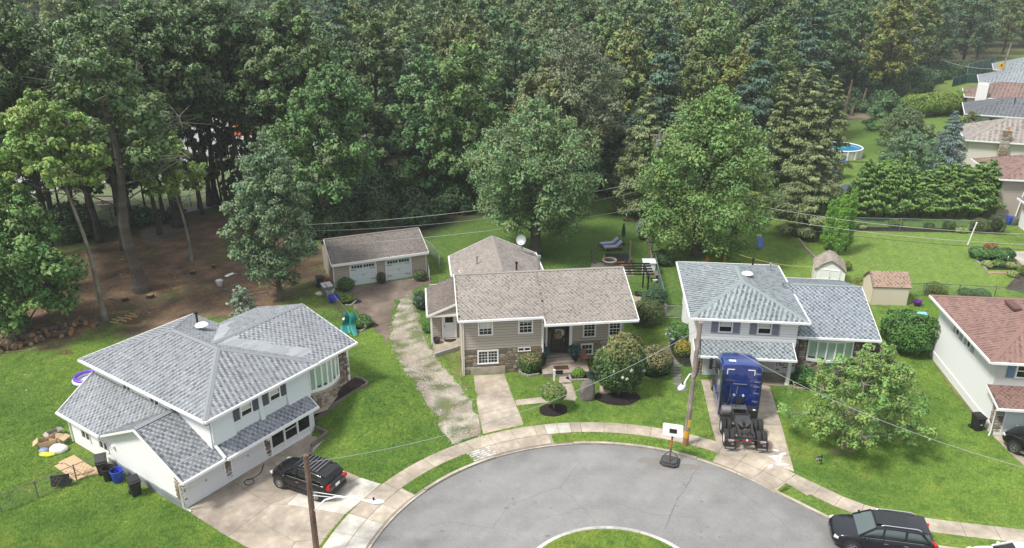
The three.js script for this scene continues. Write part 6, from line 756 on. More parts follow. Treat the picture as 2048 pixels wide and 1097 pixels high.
  part(t, 'battery_box', gb().box(0.78, 0.85, -3.25, 0.62, 0.55, 0.62).geo(), plastic); part(t, 'warning_label', gb().box(0.86, 1.13, -3.05, 0.15, 0.012, 0.13).geo(), M.trim);
  for (const z of [-0.75, -2.07]) for (const s of [-1, 1]) { for (const x of [0.77, 1.1]) { const g = sub(t, 'wheel', s * x, 0.51, z, s * Math.PI / 2); part(g, 'tyre', tyreGeo(0.52, 0.28), M.rubber); const rm = new THREE.LatheGeometry([[0.02, 0.02], [0.1, 0.03], [0.22, -0.02], [0.31, 0.1], [0.33, 0.11]].map(p => new THREE.Vector2(...p)), 22).rotateX(Math.PI / 2); part(g, 'rim', rm, x > 1 ? mat([0.6, 0.6, 0.6], 0.4) : frame); } }
  wheel(t, -1.02, 0.51, -7.3, 0.51, 0.3, -1, rimSilver, 8); t.children[t.children.length - 1].rotation.y = -Math.PI / 2; wheel(t, 1.02, 0.51, -7.3, 0.51, 0.3, 1, rimSilver, 8); t.children[t.children.length - 1].rotation.y = Math.PI / 2;
  const red = mat([0.45, 0.015, 0.015], 0.3);
  for (const s of [-1, 1]) { const g = sub(t, 'mud_flap', s * 0.92, 0, 0); part(g, 'flap', gb().box(0, 0.52, 0, 0.64, 0.66, 0.02).geo(), plastic); part(g, 'reflector_strip', gb().box(-0.24, 0.83, 0.016, 0.15, 0.05, 0.012).box(0.24, 0.83, 0.016, 0.15, 0.05, 0.012).geo(), red); part(g, 'white_strip', gb().box(0, 0.83, 0.017, 0.32, 0.05, 0.012).geo(), M.trim); part(g, 'emblem', gb().box(0, 0.72, 0.013, 0.34, 0.035, 0.008).box(0.08, 0.6, 0.013, 0.2, 0.03, 0.008).box(0.1, 0.53, 0.013, 0.14, 0.03, 0.008).box(-0.02, 0.3, 0.013, 0.5, 0.1, 0.006).geo(), M.galv); part(g, 'hanger', gb().box(-s * 0.2, 0.88, -0.03, 0.9, 0.05, 0.05).geo(), frame); }
  { const g = sub(t, 'tail_lamp_bar', 0, 0.8, -0.1); part(g, 'bar', gb().box(0, 0, 0, 0.86, 0.2, 0.05).geo(), frame); for (const s of [-1, 1]) part(g, 'red_light', new THREE.CylinderGeometry(0.075, 0.075, 0.04, 14).rotateX(Math.PI / 2).translate(s * 0.17, 0, 0.04), redLamp); part(g, 'white_light', new THREE.CylinderGeometry(0.07, 0.07, 0.04, 14).rotateX(Math.PI / 2).translate(0, 0.03, 0.04), clearLamp); }
}
// ---------------------------------------------------------------- poles, lamps, wires, street things
const lampHead = mat([0.55, 0.6, 0.64], 0.4);
function W(px, py, h) { const u = (px - 1024) / FOCAL, v = (py - 548.5) / FOCAL, t = (EYE - h) / (Math.sin(PITCH) + v * Math.cos(PITCH)); return new THREE.Vector3(u * t, h, -(Math.cos(PITCH) - v * Math.sin(PITCH)) * t); }
function cobra(t, root, tip, curve) { // street lamp on a curved arm
  const g = sub(t, 'street_lamp', ...root), d = new THREE.Vector3(...tip), m = d.clone().multiplyScalar(0.45); m.y += curve;
  part(g, 'arm', gb().tube([[0, 0, 0], [m.x * 0.5, m.y * 0.75, m.z * 0.5], [m.x, m.y, m.z], [d.x * 0.8, d.y + curve * 0.25, d.z * 0.8], [d.x, d.y, d.z]], 0.045, 8).geo(), M.trim);
  const a = Math.atan2(-d.z, d.x), h = sub(g, 'lamp_head', d.x, d.y, d.z, a); const rings = [[-0.05, 0.05], [0.1, 0.1], [0.3, 0.17], [0.55, 0.19], [0.75, 0.15], [0.86, 0.06]].map(([x, r]) => [...Array(12)].map((_, i) => { const q = i / 12 * 6.283; return [x, Math.sin(q) * r * 0.55 + (x > 0.2 ? -0.03 : 0), Math.cos(q) * r]; })); h.add(Object.assign(new THREE.Mesh(gb().loft(rings).geo(), lampHead), { name: 'lamp_head' })); g.remove(h); const hm = h.children[0]; hm.position.copy(h.position); hm.rotation.y = a; g.add(hm); hm.castShadow = true;
  const ph = new THREE.Mesh(gb().cyl(0, 0.08, 0.2, 0, 0.05, 0.05, 8).geo(), M.black); ph.name = 'photocell'; ph.position.set(d.x + Math.cos(a) * 0.35, d.y, d.z - Math.sin(a) * 0.35); g.add(ph); return g;
}
const polePts = {};
{ // pole by the turning circle
  const p = G(1371, 890), H = heightAt(p, 645), t = thing('utility_pole', 'grey wooden utility pole with street lamp beside the basketball hoop', 'utility pole', p); polePts.c = [p, H];
  part(t, 'pole', gb().tube([[0, -0.3, 0], [0.09, H * 0.5, 0], [0.2, H, 0]], 0.17, 12, 0.13).geo(), M.polewood); part(t, 'yellow_band', gb().tube([[0.012, 0.55, 0], [0.02, 1.0, 0]], 0.178, 12, 0.175).geo(), mat([0.6, 0.33, 0.03], 0.6)); part(t, 'rust_base', gb().tube([[0, 0.0, 0], [0.01, 0.5, 0]], 0.185, 12, 0.178).geo(), mat([0.3, 0.13, 0.06], 0.9)); part(t, 'yellow_patch', gb().box(0.06, 1.55, 0.15, 0.16, 0.5, 0.03).geo(), mat([0.6, 0.38, 0.05], 0.6));
  part(t, 'cable', gb().tube([[0.3, H - 1.1, 0.06], [0.33, H * 0.75, 0.08], [0.28, H * 0.6, 0.12], [0.12, H * 0.57, 0.2]], 0.025, 6).geo(), M.black); cobra(t, [0.02, H * 0.575, 0.14], [-0.75, 0.35, 1.25], 0.35);
}
{ // pole at the lower left, foot outside the picture
  const p = G(634, 1112), H = heightAt(p, 911), t = thing('utility_pole', 'brown wooden pole with a long lamp arm by the left driveway', 'utility pole', p); polePts.l = [p, H];
  part(t, 'pole', gb().tube([[0, -0.3, 0], [0, H, 0]], 0.16, 12, 0.13).geo(), M.polewood2); cobra(t, [0.12, H * 0.47, 0.04], [2.55, 0.62, 0.1], 0.55); part(t, 'stay_rod', gb().tube([[0.1, H * 0.47 + 1.05, 0], [1.75, H * 0.47 + 0.78, 0.05]], 0.02, 5).tube([[0.1, H * 0.47 + 0.88, 0.05], [1.3, H * 0.47 + 0.75, 0.08]], 0.02, 5).geo(), M.trim);
}
{ const p = G(1301, 506), H = heightAt(p, 262), t = thing('utility_pole', 'pale grey utility pole with transformer left of the wide maple', 'utility pole', p); polePts.b = [p, H]; part(t, 'pole', gb().tube([[0, -0.2, 0], [0.15, H, 0]], 0.17, 10, 0.13).geo(), mat([0.42, 0.4, 0.38], 0.95, { map: T.bark })); part(t, 'transformer', gb().cyl(0.0, H - 1.9, H - 0.8, 0.3, 0.25, 0.25, 14).geo(), M.galv); part(t, 'crossarm', gb().box(0.15, H - 0.4, 0, 1.9, 0.12, 0.1).geo(), M.polewood); }
{ const p = G(1996, 172), H = heightAt(p, 88), t = thing('utility_pole', 'leaning far pole beside the yellow sign', 'utility pole', p); part(t, 'pole', gb().tube([[0, 0, 0], [0.9, H, 0]], 0.2, 8, 0.15).geo(), M.polewood); }
{ const p = G(1993, 178), H = heightAt(p, 131), t = thing('road_sign', 'yellow diamond road sign far away at upper right', 'road sign', p); part(t, 'post', gb().cyl(0, 0, H + 0.3, 0, 0.06, 0.06, 6).geo(), M.galv); part(t, 'panel', gb().box(0, H, 0.1, 1.15, 1.15, 0.05, 0, 0, Math.PI / 4).geo(), mat([0.75, 0.42, 0.02], 0.5)); part(t, 'symbol', gb().box(-0.05, H, 0.14, 0.16, 0.6, 0.02, 0, 0, 0.2).box(0.12, H + 0.1, 0.14, 0.3, 0.14, 0.02, 0, 0, 0.6).geo(), M.black); }
function wire(label, a, b, sag, r, m) { const n = 22, pts = [...Array(n + 1)].map((_, i) => { const t = i / n, q = a.clone().lerp(b, t); q.y -= sag * 4 * t * (1 - t); return q; }); const o = part(scene, 'overhead_wire', gb().tube(pts, r, 5).geo(), m); tag(o, label, 'wire'); return o; }
{
  const top = (k, f, dx = 0) => { const [p, H] = polePts[k]; return new THREE.Vector3(p.x + dx + (k === 'c' ? 0.2 * f : 0), p.y + H * f, p.z); }, wm = mat([0.3, 0.31, 0.32], 0.6), wd = mat([0.05, 0.05, 0.055], 0.7), wl = mat([0.36, 0.36, 0.36], 0.6);
  wire('slack wire from the lower left pole across the lawns to the pole by the hoop', top('l', 0.93), top('c', 0.95), 1.35, 0.015, wm);
  wire('wire running from the pole by the hoop down to the lower right over the lawn', top('c', 0.95), W(2110, 952, 6.2), 0.9, 0.011, wl);
  const bp = polePts.b[0]; const B = f => new THREE.Vector3(bp.x, polePts.b[1] * f, bp.z);
  wire('upper pale wire left of the back pole, passing behind the big maple', B(0.62), W(548, 452, 5.5), 0.9, 0.019, wl); wire('lower pale wire over the detached garage roof to the back pole', B(0.4), W(548, 498, 4.0), 0.6, 0.022, wl); wire('thin dark wire between the two pale wires left of the back pole', B(0.55), W(548, 463, 5.2), 1.1, 0.014, wm);
  wire('upper pale wire over the mown lawn at right', B(0.6), W(2120, 470, 7.2), 1.2, 0.019, wl); wire('middle pale wire over the mown lawn at right', B(0.5), W(2120, 492, 6.6), 1.0, 0.019, wl); wire('lowest dark wire over the mown lawn at right', B(0.42), W(2120, 503, 6.2), 0.8, 0.02, wd);
  wire('yellowish rope from the right house to the white shed', W(1480, 510, 3.5), W(1640, 535, 2.2), 0.3, 0.02, mat([0.5, 0.42, 0.15], 0.9));
  wire('far wire near the yellow sign', W(1890, 122, 9), W(2010, 138, 8), 0.5, 0.04, wm);
}
{ // portable basketball hoop
  const p = G(1340, 926, STREET), t = thing('basketball_hoop', 'portable basketball hoop with white backboard at the kerb', 'basketball hoop', [p.x, STREET, p.z], -0.35);
  const base = [[0.48, -0.4], [0.5, 0.35], [0.3, 0.5], [-0.3, 0.5], [-0.5, 0.35], [-0.48, -0.4]]; part(t, 'base', gb().prism(base, 0.02, 0.14).prism(base.map(q => [q[0] * 0.82, q[1] * 0.8]), 0.14, 0.26).geo(), mat([0.06, 0.062, 0.066], 0.5)); part(t, 'base_rim', gb().tube(base.map(q => [q[0], 0.1, q[1]]).concat([[base[0][0], 0.1, base[0][1]]]), 0.05, 6).geo(), M.black);
  part(t, 'pole', gb().tube([[0, 0.1, 0.3], [0, 1.75, -0.1], [0.05, 2.1, -0.35]], 0.05, 8).geo(), mat([0.08, 0.06, 0.06], 0.6)); part(t, 'pole_sleeve', gb().tube([[0, 1.05, 0.072], [0, 1.55, -0.05]], 0.055, 8).geo(), mat([0.4, 0.07, 0.05], 0.6)); part(t, 'brace', gb().tube([[-0.4, 0.25, -0.35], [0, 0.9, 0.1]], 0.02, 5).tube([[0.4, 0.25, -0.35], [0, 0.9, 0.1]], 0.02, 5).geo(), M.black);
  const b = sub(t, 'backboard', 0, 2.15, -0.12, 0); b.rotation.set(-0.12, 0, 0.05); const sh = new THREE.Shape(); const w = 0.58, h = 0.38, q = 0.1; sh.moveTo(-w + q, -h); sh.lineTo(w - q, -h); sh.quadraticCurveTo(w, -h, w, -h + q); sh.lineTo(w, h - q); sh.quadraticCurveTo(w, h, w - q, h); sh.lineTo(-w + q, h); sh.quadraticCurveTo(-w, h, -w, h - q); sh.lineTo(-w, -h + q); sh.quadraticCurveTo(-w, -h, -w + q, -h); part(b, 'board', new THREE.ExtrudeGeometry(sh, { depth: 0.04, bevelEnabled: false }), mat([0.8, 0.8, 0.8], 0.4)); part(b, 'mount_plate', gb().box(0.02, -0.04, 0.055, 0.42, 0.25, 0.03).geo(), M.black);
  const hp = sub(t, 'hoop', 0, 1.85, -0.45, 0); part(hp, 'ring', new THREE.TorusGeometry(0.23, 0.012, 6, 20).rotateX(Math.PI / 2), M.galv); const n = gb(); for (let i = 0; i < 10; i++) { const a = i / 10 * 6.28, c = a + 0.31; n.tube([[Math.cos(a) * 0.23, 0, Math.sin(a) * 0.23], [Math.cos(c) * 0.14, -0.2, Math.sin(c) * 0.14], [Math.cos(a) * 0.12, -0.38, Math.sin(a) * 0.12]], 0.008, 4); } part(hp, 'net', n.geo(), M.trim);
}
function wheelieBin(label, p, ry, m, o = {}) { const t = thing('wheeled_bin', label, 'wheeled bin', p, ry); const q = (w, d, y) => [[-w, y, d], [w, y, d], [w, y, -d], [-w, y, -d]]; part(t, 'body', gb().loft([q(0.22, 0.24, 0.06), q(0.28, 0.32, 0.95)]).geo(), m); part(t, 'lid', gb().box(0, 1.0, 0.02, 0.6, 0.07, 0.72, 0, o.tilt ?? 0.06).box(0, 1.05, 0.0, 0.44, 0.05, 0.5, 0, o.tilt ?? 0.06).geo(), o.lid ?? m); part(t, 'handle', gb().tube([[-0.26, 0.98, -0.36], [-0.24, 1.0, -0.42], [0.24, 1.0, -0.42], [0.26, 0.98, -0.36]], 0.02, 6).geo(), m); for (const s of [-1, 1]) part(t, 'wheel', new THREE.CylinderGeometry(0.13, 0.13, 0.06, 14).rotateZ(Math.PI / 2).translate(s * 0.26, 0.13, -0.28), M.rubber); if (o.mark) part(t, 'label_strip', gb().box(0.05, 0.5, 0.285, 0.16, 0.035, 0.01).geo(), M.trim); return t; }
function tub(name, label, p, r0, r1, h, m, o = {}) { const t = thing(name, label, o.cat ?? 'bin', p, 0, o.group); const pts = [[0.001, 0.02], [r0, 0.02], [r1, h - 0.05], [r1 + 0.02, h - 0.05], [r1 + 0.02, h], [r1 - 0.015, h], [r0 - 0.01, 0.06], [0.001, 0.06]].map(q => new THREE.Vector2(...q)); part(t, 'tub', new THREE.LatheGeometry(pts, 22), m); if (o.handles !== false) for (const s of [-1, 1]) part(t, 'handle', gb().box(s * (r1 + 0.03), h * 0.85, 0, 0.05, 0.05, 0.16).geo(), m); return t; }
const binBlack = mat([0.02, 0.02, 0.022], 0.55), binBlue = mat([0.025, 0.07, 0.5], 0.5), binGrey = mat([0.16, 0.17, 0.18], 0.6);
wheelieBin('black wheeled bin standing alone beside the left garage wall', G(272, 990), 0.7, binBlack, { tilt: 0.16 }); wheelieBin('black wheeled bin against the white wall of the right edge house', G(1953, 860), 0.1, binBlack, { mark: true });
tub('round_bin', 'black round bin left of the blue bin by the white wall', G(219, 960), 0.26, 0.34, 0.82, binBlack); tub('round_bin', 'blue round recycling bin by the white wall', G(236, 964), 0.25, 0.33, 0.78, binBlue); wheelieBin('black bin tucked into the fence corner by the white wall', G(207, 948), 0.4, binBlack, { tilt: 0.5 });
{ const p = G(1642, 931), t = thing('yard_sign', 'small black arrowhead yard sign with number 607 on the right lawn', 'sign', p, 0.05); part(t, 'stake', gb().box(0, 0.36, 0, 0.035, 0.72, 0.03).geo(), M.black); part(t, 'plaque', gb().prism([[-0.02, -0.17], [-0.3, -0.13], [-0.45, 0], [-0.3, 0.13], [-0.02, 0.17]], -0.012, 0.012).geo().rotateX(Math.PI / 2).translate(0, 0.46, 0.02), M.black); const d = gb(), st = (x, s) => s.forEach(([a, b, w, h]) => d.box(x + a, 0.46 + b, 0.036, w, h, 0.008)); st(-0.33, [[-0.03, 0, 0.02, 0.15], [0, 0.065, 0.08, 0.02], [0, 0, 0.08, 0.02], [0, -0.065, 0.08, 0.02], [0.03, -0.035, 0.02, 0.07]]); st(-0.22, [[-0.03, 0, 0.02, 0.15], [0.03, 0, 0.02, 0.15], [0, 0.065, 0.08, 0.02], [0, -0.065, 0.08, 0.02]]); st(-0.11, [[0, 0.065, 0.09, 0.02], [0.035, 0.0, 0.02, 0.15]]); part(t, 'number', d.geo(), M.trim); }
{ const p = G(1113, 772), t = thing('mailbox', 'white post with a black mailbox beside the front walk', 'mailbox', p, 0.1); part(t, 'post', gb().box(-0.18, 0.6, 0, 0.11, 1.2, 0.11).box(-0.18, 1.22, 0, 0.15, 0.05, 0.15).box(0.0, 0.88, 0, 0.4, 0.07, 0.07).geo(), M.trim); part(t, 'box', gb().add(new THREE.CylinderGeometry(0.12, 0.12, 0.48, 14, 1, false, 0, Math.PI).rotateZ(Math.PI / 2).rotateX(-Math.PI / 2).translate(0.18, 1.04, 0)).box(0.18, 0.98, 0, 0.48, 0.13, 0.24).geo(), M.black); }
// ---------------------------------------------------------------- fences
const meshGreen = mat([0.03, 0.09, 0.075], 0.7), meshGrey = mat([0.3, 0.31, 0.31], 0.6);
function fence(label, px, h, o = {}) { // chain link: posts, top rail, woven wires
  const pts = px.map(p => p.isVector3 ? p : G(p[0], p[1])), t = thing('chain_link_fence', label, 'fence', pts[0]), P = q => [q.x - pts[0].x, q.y - pts[0].y, q.z - pts[0].z], w = gb(), rail = gb(), pr = o.post ?? 0.035; let last = null;
  for (let i = 0; i < pts.length - 1; i++) { const a = pts[i], b = pts[i + 1], L = a.distanceTo(b), n = Math.max(1, Math.round(L / (o.step ?? 2.6))); for (let k = i ? 1 : 0; k <= n; k++) { const q = P(a.clone().lerp(b, k / n)); part(t, 'post', gb().cyl(q[0], q[1] - 0.1, q[1] + h + 0.05, q[2], pr, pr, 8).geo(), o.mat ?? M.galv); }
    const A = P(a), B = P(b); rail.tube([[A[0], A[1] + h, A[2]], [B[0], B[1] + h, B[2]]], 0.024, 6); const s = o.cell ?? 0.22, m = Math.ceil((L + h) / s), wr = o.wire ?? 0.008; for (let k = 0; k < m; k++) for (const sg of [0, 1]) { let u0 = k * s - h, u1 = k * s, v0 = 0, v1 = h; if (u0 < 0) { v0 = -u0; u0 = 0; } if (u1 > L) { v1 = h - (u1 - L); u1 = L; } if (v1 - v0 < 0.03) continue; const f = u => (sg ? L - u : u) / L, p = (u, v) => [lerp(A[0], B[0], f(u)), lerp(A[1], B[1], f(u)) + v + 0.02, lerp(A[2], B[2], f(u))]; w.bar(p(u0, v0), p(u1, v1), wr, wr); } }
  part(t, 'top_rail', rail.geo(), o.mat ?? M.galv); const q = part(t, 'wire_mesh', w.geo(), o.wmat ?? meshGrey); q.userData.kind = 'stuff';
  if (o.screen) { const c = gb(); for (let i = 0; i < pts.length - 1; i++) { const A = P(pts[i]), B = P(pts[i + 1]); c.plate([[A[0], A[1] + 0.05, A[2] - 0.04], [B[0], B[1] + 0.05, B[2] - 0.04], [B[0], B[1] + h - 0.04, B[2] - 0.04], [A[0], A[1] + h - 0.04, A[2] - 0.04]], 0.01); } part(t, 'screen_fabric', c.geo(), o.screen); } return t;
}
fence('old wire fence across the lower left lawn, leaning beside the white wall', [[2, 1026], [76, 996], [153, 963], [213, 938]], 1.05, { mat: mat([0.16, 0.14, 0.12], 0.8), step: 3.2, cell: 0.3, wmat: mat([0.2, 0.19, 0.18], 0.7) });
fence('chain link fence with wooden rail left of the bare court', [[652, 592], [676, 622], [706, 660]], 1.1, { mat: M.timbergrey, step: 2.2, wmat: mat([0.08, 0.07, 0.06], 0.8) });
fence('chain link fence curving behind the right end of the detached garage', [[848, 500], [862, 510], [877, 528], [880, 540]], 1.2, {}); fence('short chain link fence at the front right corner of the detached garage', [[855, 540], [860, 570]], 1.15, {});
fence('dark green chain link fence between the centre and right back gardens', [[1309, 532], [1318, 575], [1327, 612]], 1.3, { wmat: meshGreen, wire: 0.014, cell: 0.16 });
fence('long green chain link fence in front of the tall hedge', [[1700, 458], [1800, 460], [1900, 463], [1996, 466]], 1.25, { wmat: meshGreen, wire: 0.022, cell: 0.17, step: 3.6 });
fence('chain link fence between the mown lawn and the sheds', [[1812, 594], [1850, 593], [1916, 596], [1988, 600], [2060, 604]], 1.2, { mat: mat([0.06, 0.1, 0.09], 0.6), wmat: mat([0.16, 0.2, 0.18], 0.6), step: 3.8 });
fence('tall screened sports fence far at upper right', [[1932, 158], [1950, 152], [1986, 143]], 3.4, { wmat: meshGreen, cell: 0.5, wire: 0.03, step: 4, post: 0.06, screen: mat([0.16, 0.28, 0.25], 0.9) }); fence('dark green screened fence below the tall sports fence', [[1904, 174], [1934, 166], [1965, 166]], 2.0, { wmat: meshGreen, cell: 0.5, wire: 0.03, step: 5, screen: mat([0.02, 0.09, 0.09], 0.9) });
fence('wire fence along the park path behind the left woods', [[-60, 505], [225, 446], [455, 402], [650, 376]], 1.5, { cell: 0.6, wire: 0.012, mat: mat([0.05, 0.05, 0.05], 0.7), wmat: mat([0.08, 0.08, 0.08], 0.7), step: 4 });
{ const p = G(1331, 638), t = thing('garden_gate', 'grey chain link gate with two leaves between the centre and right houses', 'gate', p, -0.02); for (const x of [0, 1.3]) part(t, 'post', gb().cyl(x, 0, 1.3, 0, 0.05, 0.05, 10).geo(), M.galv); const f = gb(); f.tube([[0.08, 0.1, 0], [0.08, 1.15, 0], [1.2, 1.15, 0], [1.2, 0.1, 0], [0.08, 0.1, 0]], 0.022, 6); part(t, 'frame', f.geo(), M.galv); const w = gb(); for (let k = -9; k < 10; k++) { for (const s of [-1, 1]) { const x0 = 0.64 + k * 0.12; const a = Math.max(0.08, Math.min(1.2, x0 - s * 0.5)), b = Math.max(0.08, Math.min(1.2, x0 + s * 0.5)); w.bar([a, 0.62 - s * (x0 - a) * 1, 0], [b, 0.62 + s * (b - x0) * 1, 0], 0.008); } } part(t, 'wire_mesh', w.geo(), meshGrey).userData.kind = 'stuff'; part(t, 'rail_fence', gb().box(-0.75, 0.95, -0.1, 1.4, 0.12, 0.06).box(-0.75, 0.45, -0.1, 1.4, 0.12, 0.06).box(-0.1, 0.6, -0.1, 0.14, 1.3, 0.14).geo(), M.timbergrey); }
// ---------------------------------------------------------------- planting beds
function bed(px, py, rx, rz, o = {}) { const p = G(px, py), n = numbered('mulch_bed'), P = blobPoly(p.x, p.z, rx, rz, o.seed ?? px, 26, o.rot ?? 0), m = part(scene, n, sheet(P, 0.02, 0.4, null, null, (x, z) => terrain(x, z) + (o.dome ?? 0.1) * Math.max(0, 1 - ((x - p.x) / rx) ** 2 - ((z - p.z) / rz) ** 2), 2), o.m ?? M.mulch); m.name = n; m.userData.kind = 'structure'; return p; }
bed(1107, 821, 0.92, 0.85); bed(1235, 795, 1.5, 1.15); bed(1308, 745, 1.1, 0.7); bed(1064, 742, 0.95, 0.5); bed(1612, 768, 1.7, 0.75, { rot: 0.1 }); bed(1362, 705, 0.75, 2.3); bed(1162, 757, 1.1, 0.4); bed(724, 652, 1.3, 0.7); bed(697, 604, 1.1, 0.6);
structure('flower_bed', sheet(pxPoly([[1936, 504], [1975, 540], [2040, 541], [2012, 505], [1985, 499]]), 0.03, 1, null, null, terrain, 2), M.mulch); structure('hedge_bed', sheet(pxPoly([[1702, 462], [1990, 467], [1990, 459], [1702, 454]]), 0.03, 2, null, null, terrain, 2), M.mulchred); structure('side_bed', sheet(pxPoly([[2010, 578], [2100, 600], [2100, 560], [2040, 548]]), 0.03, 2, null, null, terrain, 2), mat([0.22, 0.18, 0.15], 1, { map: T.mulch }));
{ // brick border, patio by the flower bed
  const g = new THREE.Group(); g.name = 'brick_border'; g.userData.kind = 'structure'; scene.add(g); const bm = [mat([0.36, 0.2, 0.17], 0.9), mat([0.42, 0.26, 0.22], 0.9), mat([0.3, 0.17, 0.15], 0.9)], line = pxPoly([[1972, 545], [2048, 546]]), l2 = pxPoly([[2014, 504], [2048, 537]]), r = rng(2); for (const [a, b] of [line, l2]) { const L = Math.hypot(b[0] - a[0], b[1] - a[1]), n = Math.floor(L / 0.24), ry = -Math.atan2(b[1] - a[1], b[0] - a[0]); for (let i = 0; i < n; i++) for (let k = 0; k < 3; k++) { const t = (i + 0.5 + (k % 2) * 0.5) / n; part(g, 'brick', gb().box(lerp(a[0], b[0], t) - Math.sin(ry) * -k * 0.22 * 0, 0.02, lerp(a[1], b[1], t) + k * 0.13, 0.225, 0.06, 0.115, ry).geo(), bm[(r() * 3) | 0]); } }
  structure('patio', sheet(pxPoly([[2016, 504], [2100, 503], [2100, 560], [2052, 536]]), 0.02, 50, null, null, terrain, 3), mat([0.6, 0.56, 0.52], 0.9, { map: T.concrete }));
  const e = new THREE.Group(); e.name = 'bed_edging'; e.userData.kind = 'structure'; scene.add(e); const st = mat([0.55, 0.5, 0.46], 0.9, { map: T.speck }), run = (pts, s, h, m) => { for (let i = 0; i < pts.length - 1; i++) { const [a, b] = [pts[i], pts[i + 1]], L = Math.hypot(b[0] - a[0], b[1] - a[1]), n = Math.max(1, Math.round(L / s)); for (let k = 0; k < n; k++) { const t = (k + 0.5) / n, x = lerp(a[0], b[0], t), z = lerp(a[1], b[1], t); part(e, 'edging_stone', gb().box(x, terrain(x, z) + h * 0.3, z, s * (0.8 + 0.15 * r()), h * (0.9 + 0.3 * r()), 0.13 + 0.04 * r(), -Math.atan2(b[1] - a[1], b[0] - a[0]) + (r() - 0.5) * 0.15).geo(), m ?? st); } } };
  run(pxPoly([[1936, 504], [1975, 542]]), 0.3, 0.12); run(pxPoly([[1577, 777], [1600, 778], [1645, 779]]), 0.22, 0.14, mat([0.5, 0.36, 0.33], 0.9)); run(pxPoly([[1036, 740], [1042, 749], [1058, 754], [1078, 750]]), 0.2, 0.16); run(pxPoly([[1138, 752], [1142, 763], [1190, 761]]), 0.22, 0.16); run(pxPoly([[703, 663], [722, 664], [738, 652], [736, 642]]), 0.25, 0.14); run(pxPoly([[690, 612], [702, 612], [712, 603]]), 0.25, 0.12); run(pxPoly([[1290, 470], [1296, 490], [1302, 512], [1306, 530]]), 0.4, 0.4, mat([0.38, 0.29, 0.25], 0.9, { map: T.speck })); run(pxPoly([[1597, 480], [1612, 500], [1632, 520]]), 0.45, 0.3, mat([0.46, 0.38, 0.35], 0.9, { map: T.speck }));
}
{ // raised bed with timber edging below the left house's bow window, and the low walls of its driveway
  const g = new THREE.Group(); g.name = 'raised_bed'; g.userData.kind = 'structure'; scene.add(g); const q = (px, py) => { const p = G(px, py); return [p.x, p.z]; };
  const poly = [[624, 845], [670, 812], [735, 772], [722, 762], [706, 761], [650, 790], [632, 812]]; part(g, 'mulch', sheet(pxPoly(poly), 0.12, 0.5, null, null, terrain, 2), M.mulchred);
  const tm = mat([0.36, 0.29, 0.26], 0.95, { map: T.wood }), run = (l, h) => { for (let i = 0; i < l.length - 1; i++) { const a = G(...l[i]), b = G(...l[i + 1]), n = Math.max(1, Math.round(a.distanceTo(b) / 1.2)); for (let k = 0; k < n; k++) for (const y of [0, 0.13]) { if (y > h) continue; const c = a.clone().lerp(b, k / n), d = a.clone().lerp(b, (k + 0.98) / n); part(g, 'timber', gb().bar([c.x, c.y + 0.06 + y, c.z], [d.x, d.y + 0.06 + y, d.z], 0.14, 0.125).geo(), tm); } } };
  run([[624, 846], [670, 813], [736, 772]], 0.2); run([[736, 772], [722, 762], [708, 760]], 0.2); run([[627, 858], [655, 870]], 0.2); run([[655, 870], [622, 897]], 0.2); run([[622, 897], [621, 913]], 0.1); run([[621, 913], [692, 945]], -0.1);
  const v = G(663, 800); part(g, 'stone_slab', gb().box(v.x, v.y + 0.16, v.z, 0.9, 0.06, 0.6, 0.9).geo(), M.concreteB);
}
{ // stepping path beside the right house
  const g = new THREE.Group(); g.name = 'stepping_path'; g.userData.kind = 'structure'; scene.add(g); const r = rng(4), m = [mat([0.3, 0.29, 0.28], 0.95, { map: T.speck }), mat([0.36, 0.34, 0.33], 0.95, { map: T.speck }), mat([0.25, 0.24, 0.24], 0.95, { map: T.speck })], L = [[1340, 650], [1345, 690], [1350, 725], [1354, 760], [1366, 784]].map(p => G2(...p)); for (let i = 0; i < L.length - 1; i++) { const [a, b] = [L[i], L[i + 1]], d = Math.hypot(b[0] - a[0], b[1] - a[1]), n = Math.round(d / 0.4); for (let k = 0; k < n; k++) { const t = (k + 0.5) / n; part(g, 'stepping_stone', gb().prism(blobPoly(lerp(a[0], b[0], t) + (r() - 0.5) * 0.08, lerp(a[1], b[1], t), 0.34 + 0.08 * r(), 0.19, i * 30 + k, 9), -0.05, 0.03).geo(), m[(r() * 3) | 0]); } }
  const s = [[1255, 442], [1263, 440]]; const rb = G(1261, 441); part(g, 'brick_pad', gb().box(rb.x, 0.06, rb.z, 1.35, 0.12, 0.5).geo(), mat([0.3, 0.16, 0.12], 0.9, { map: T.speck }));
}
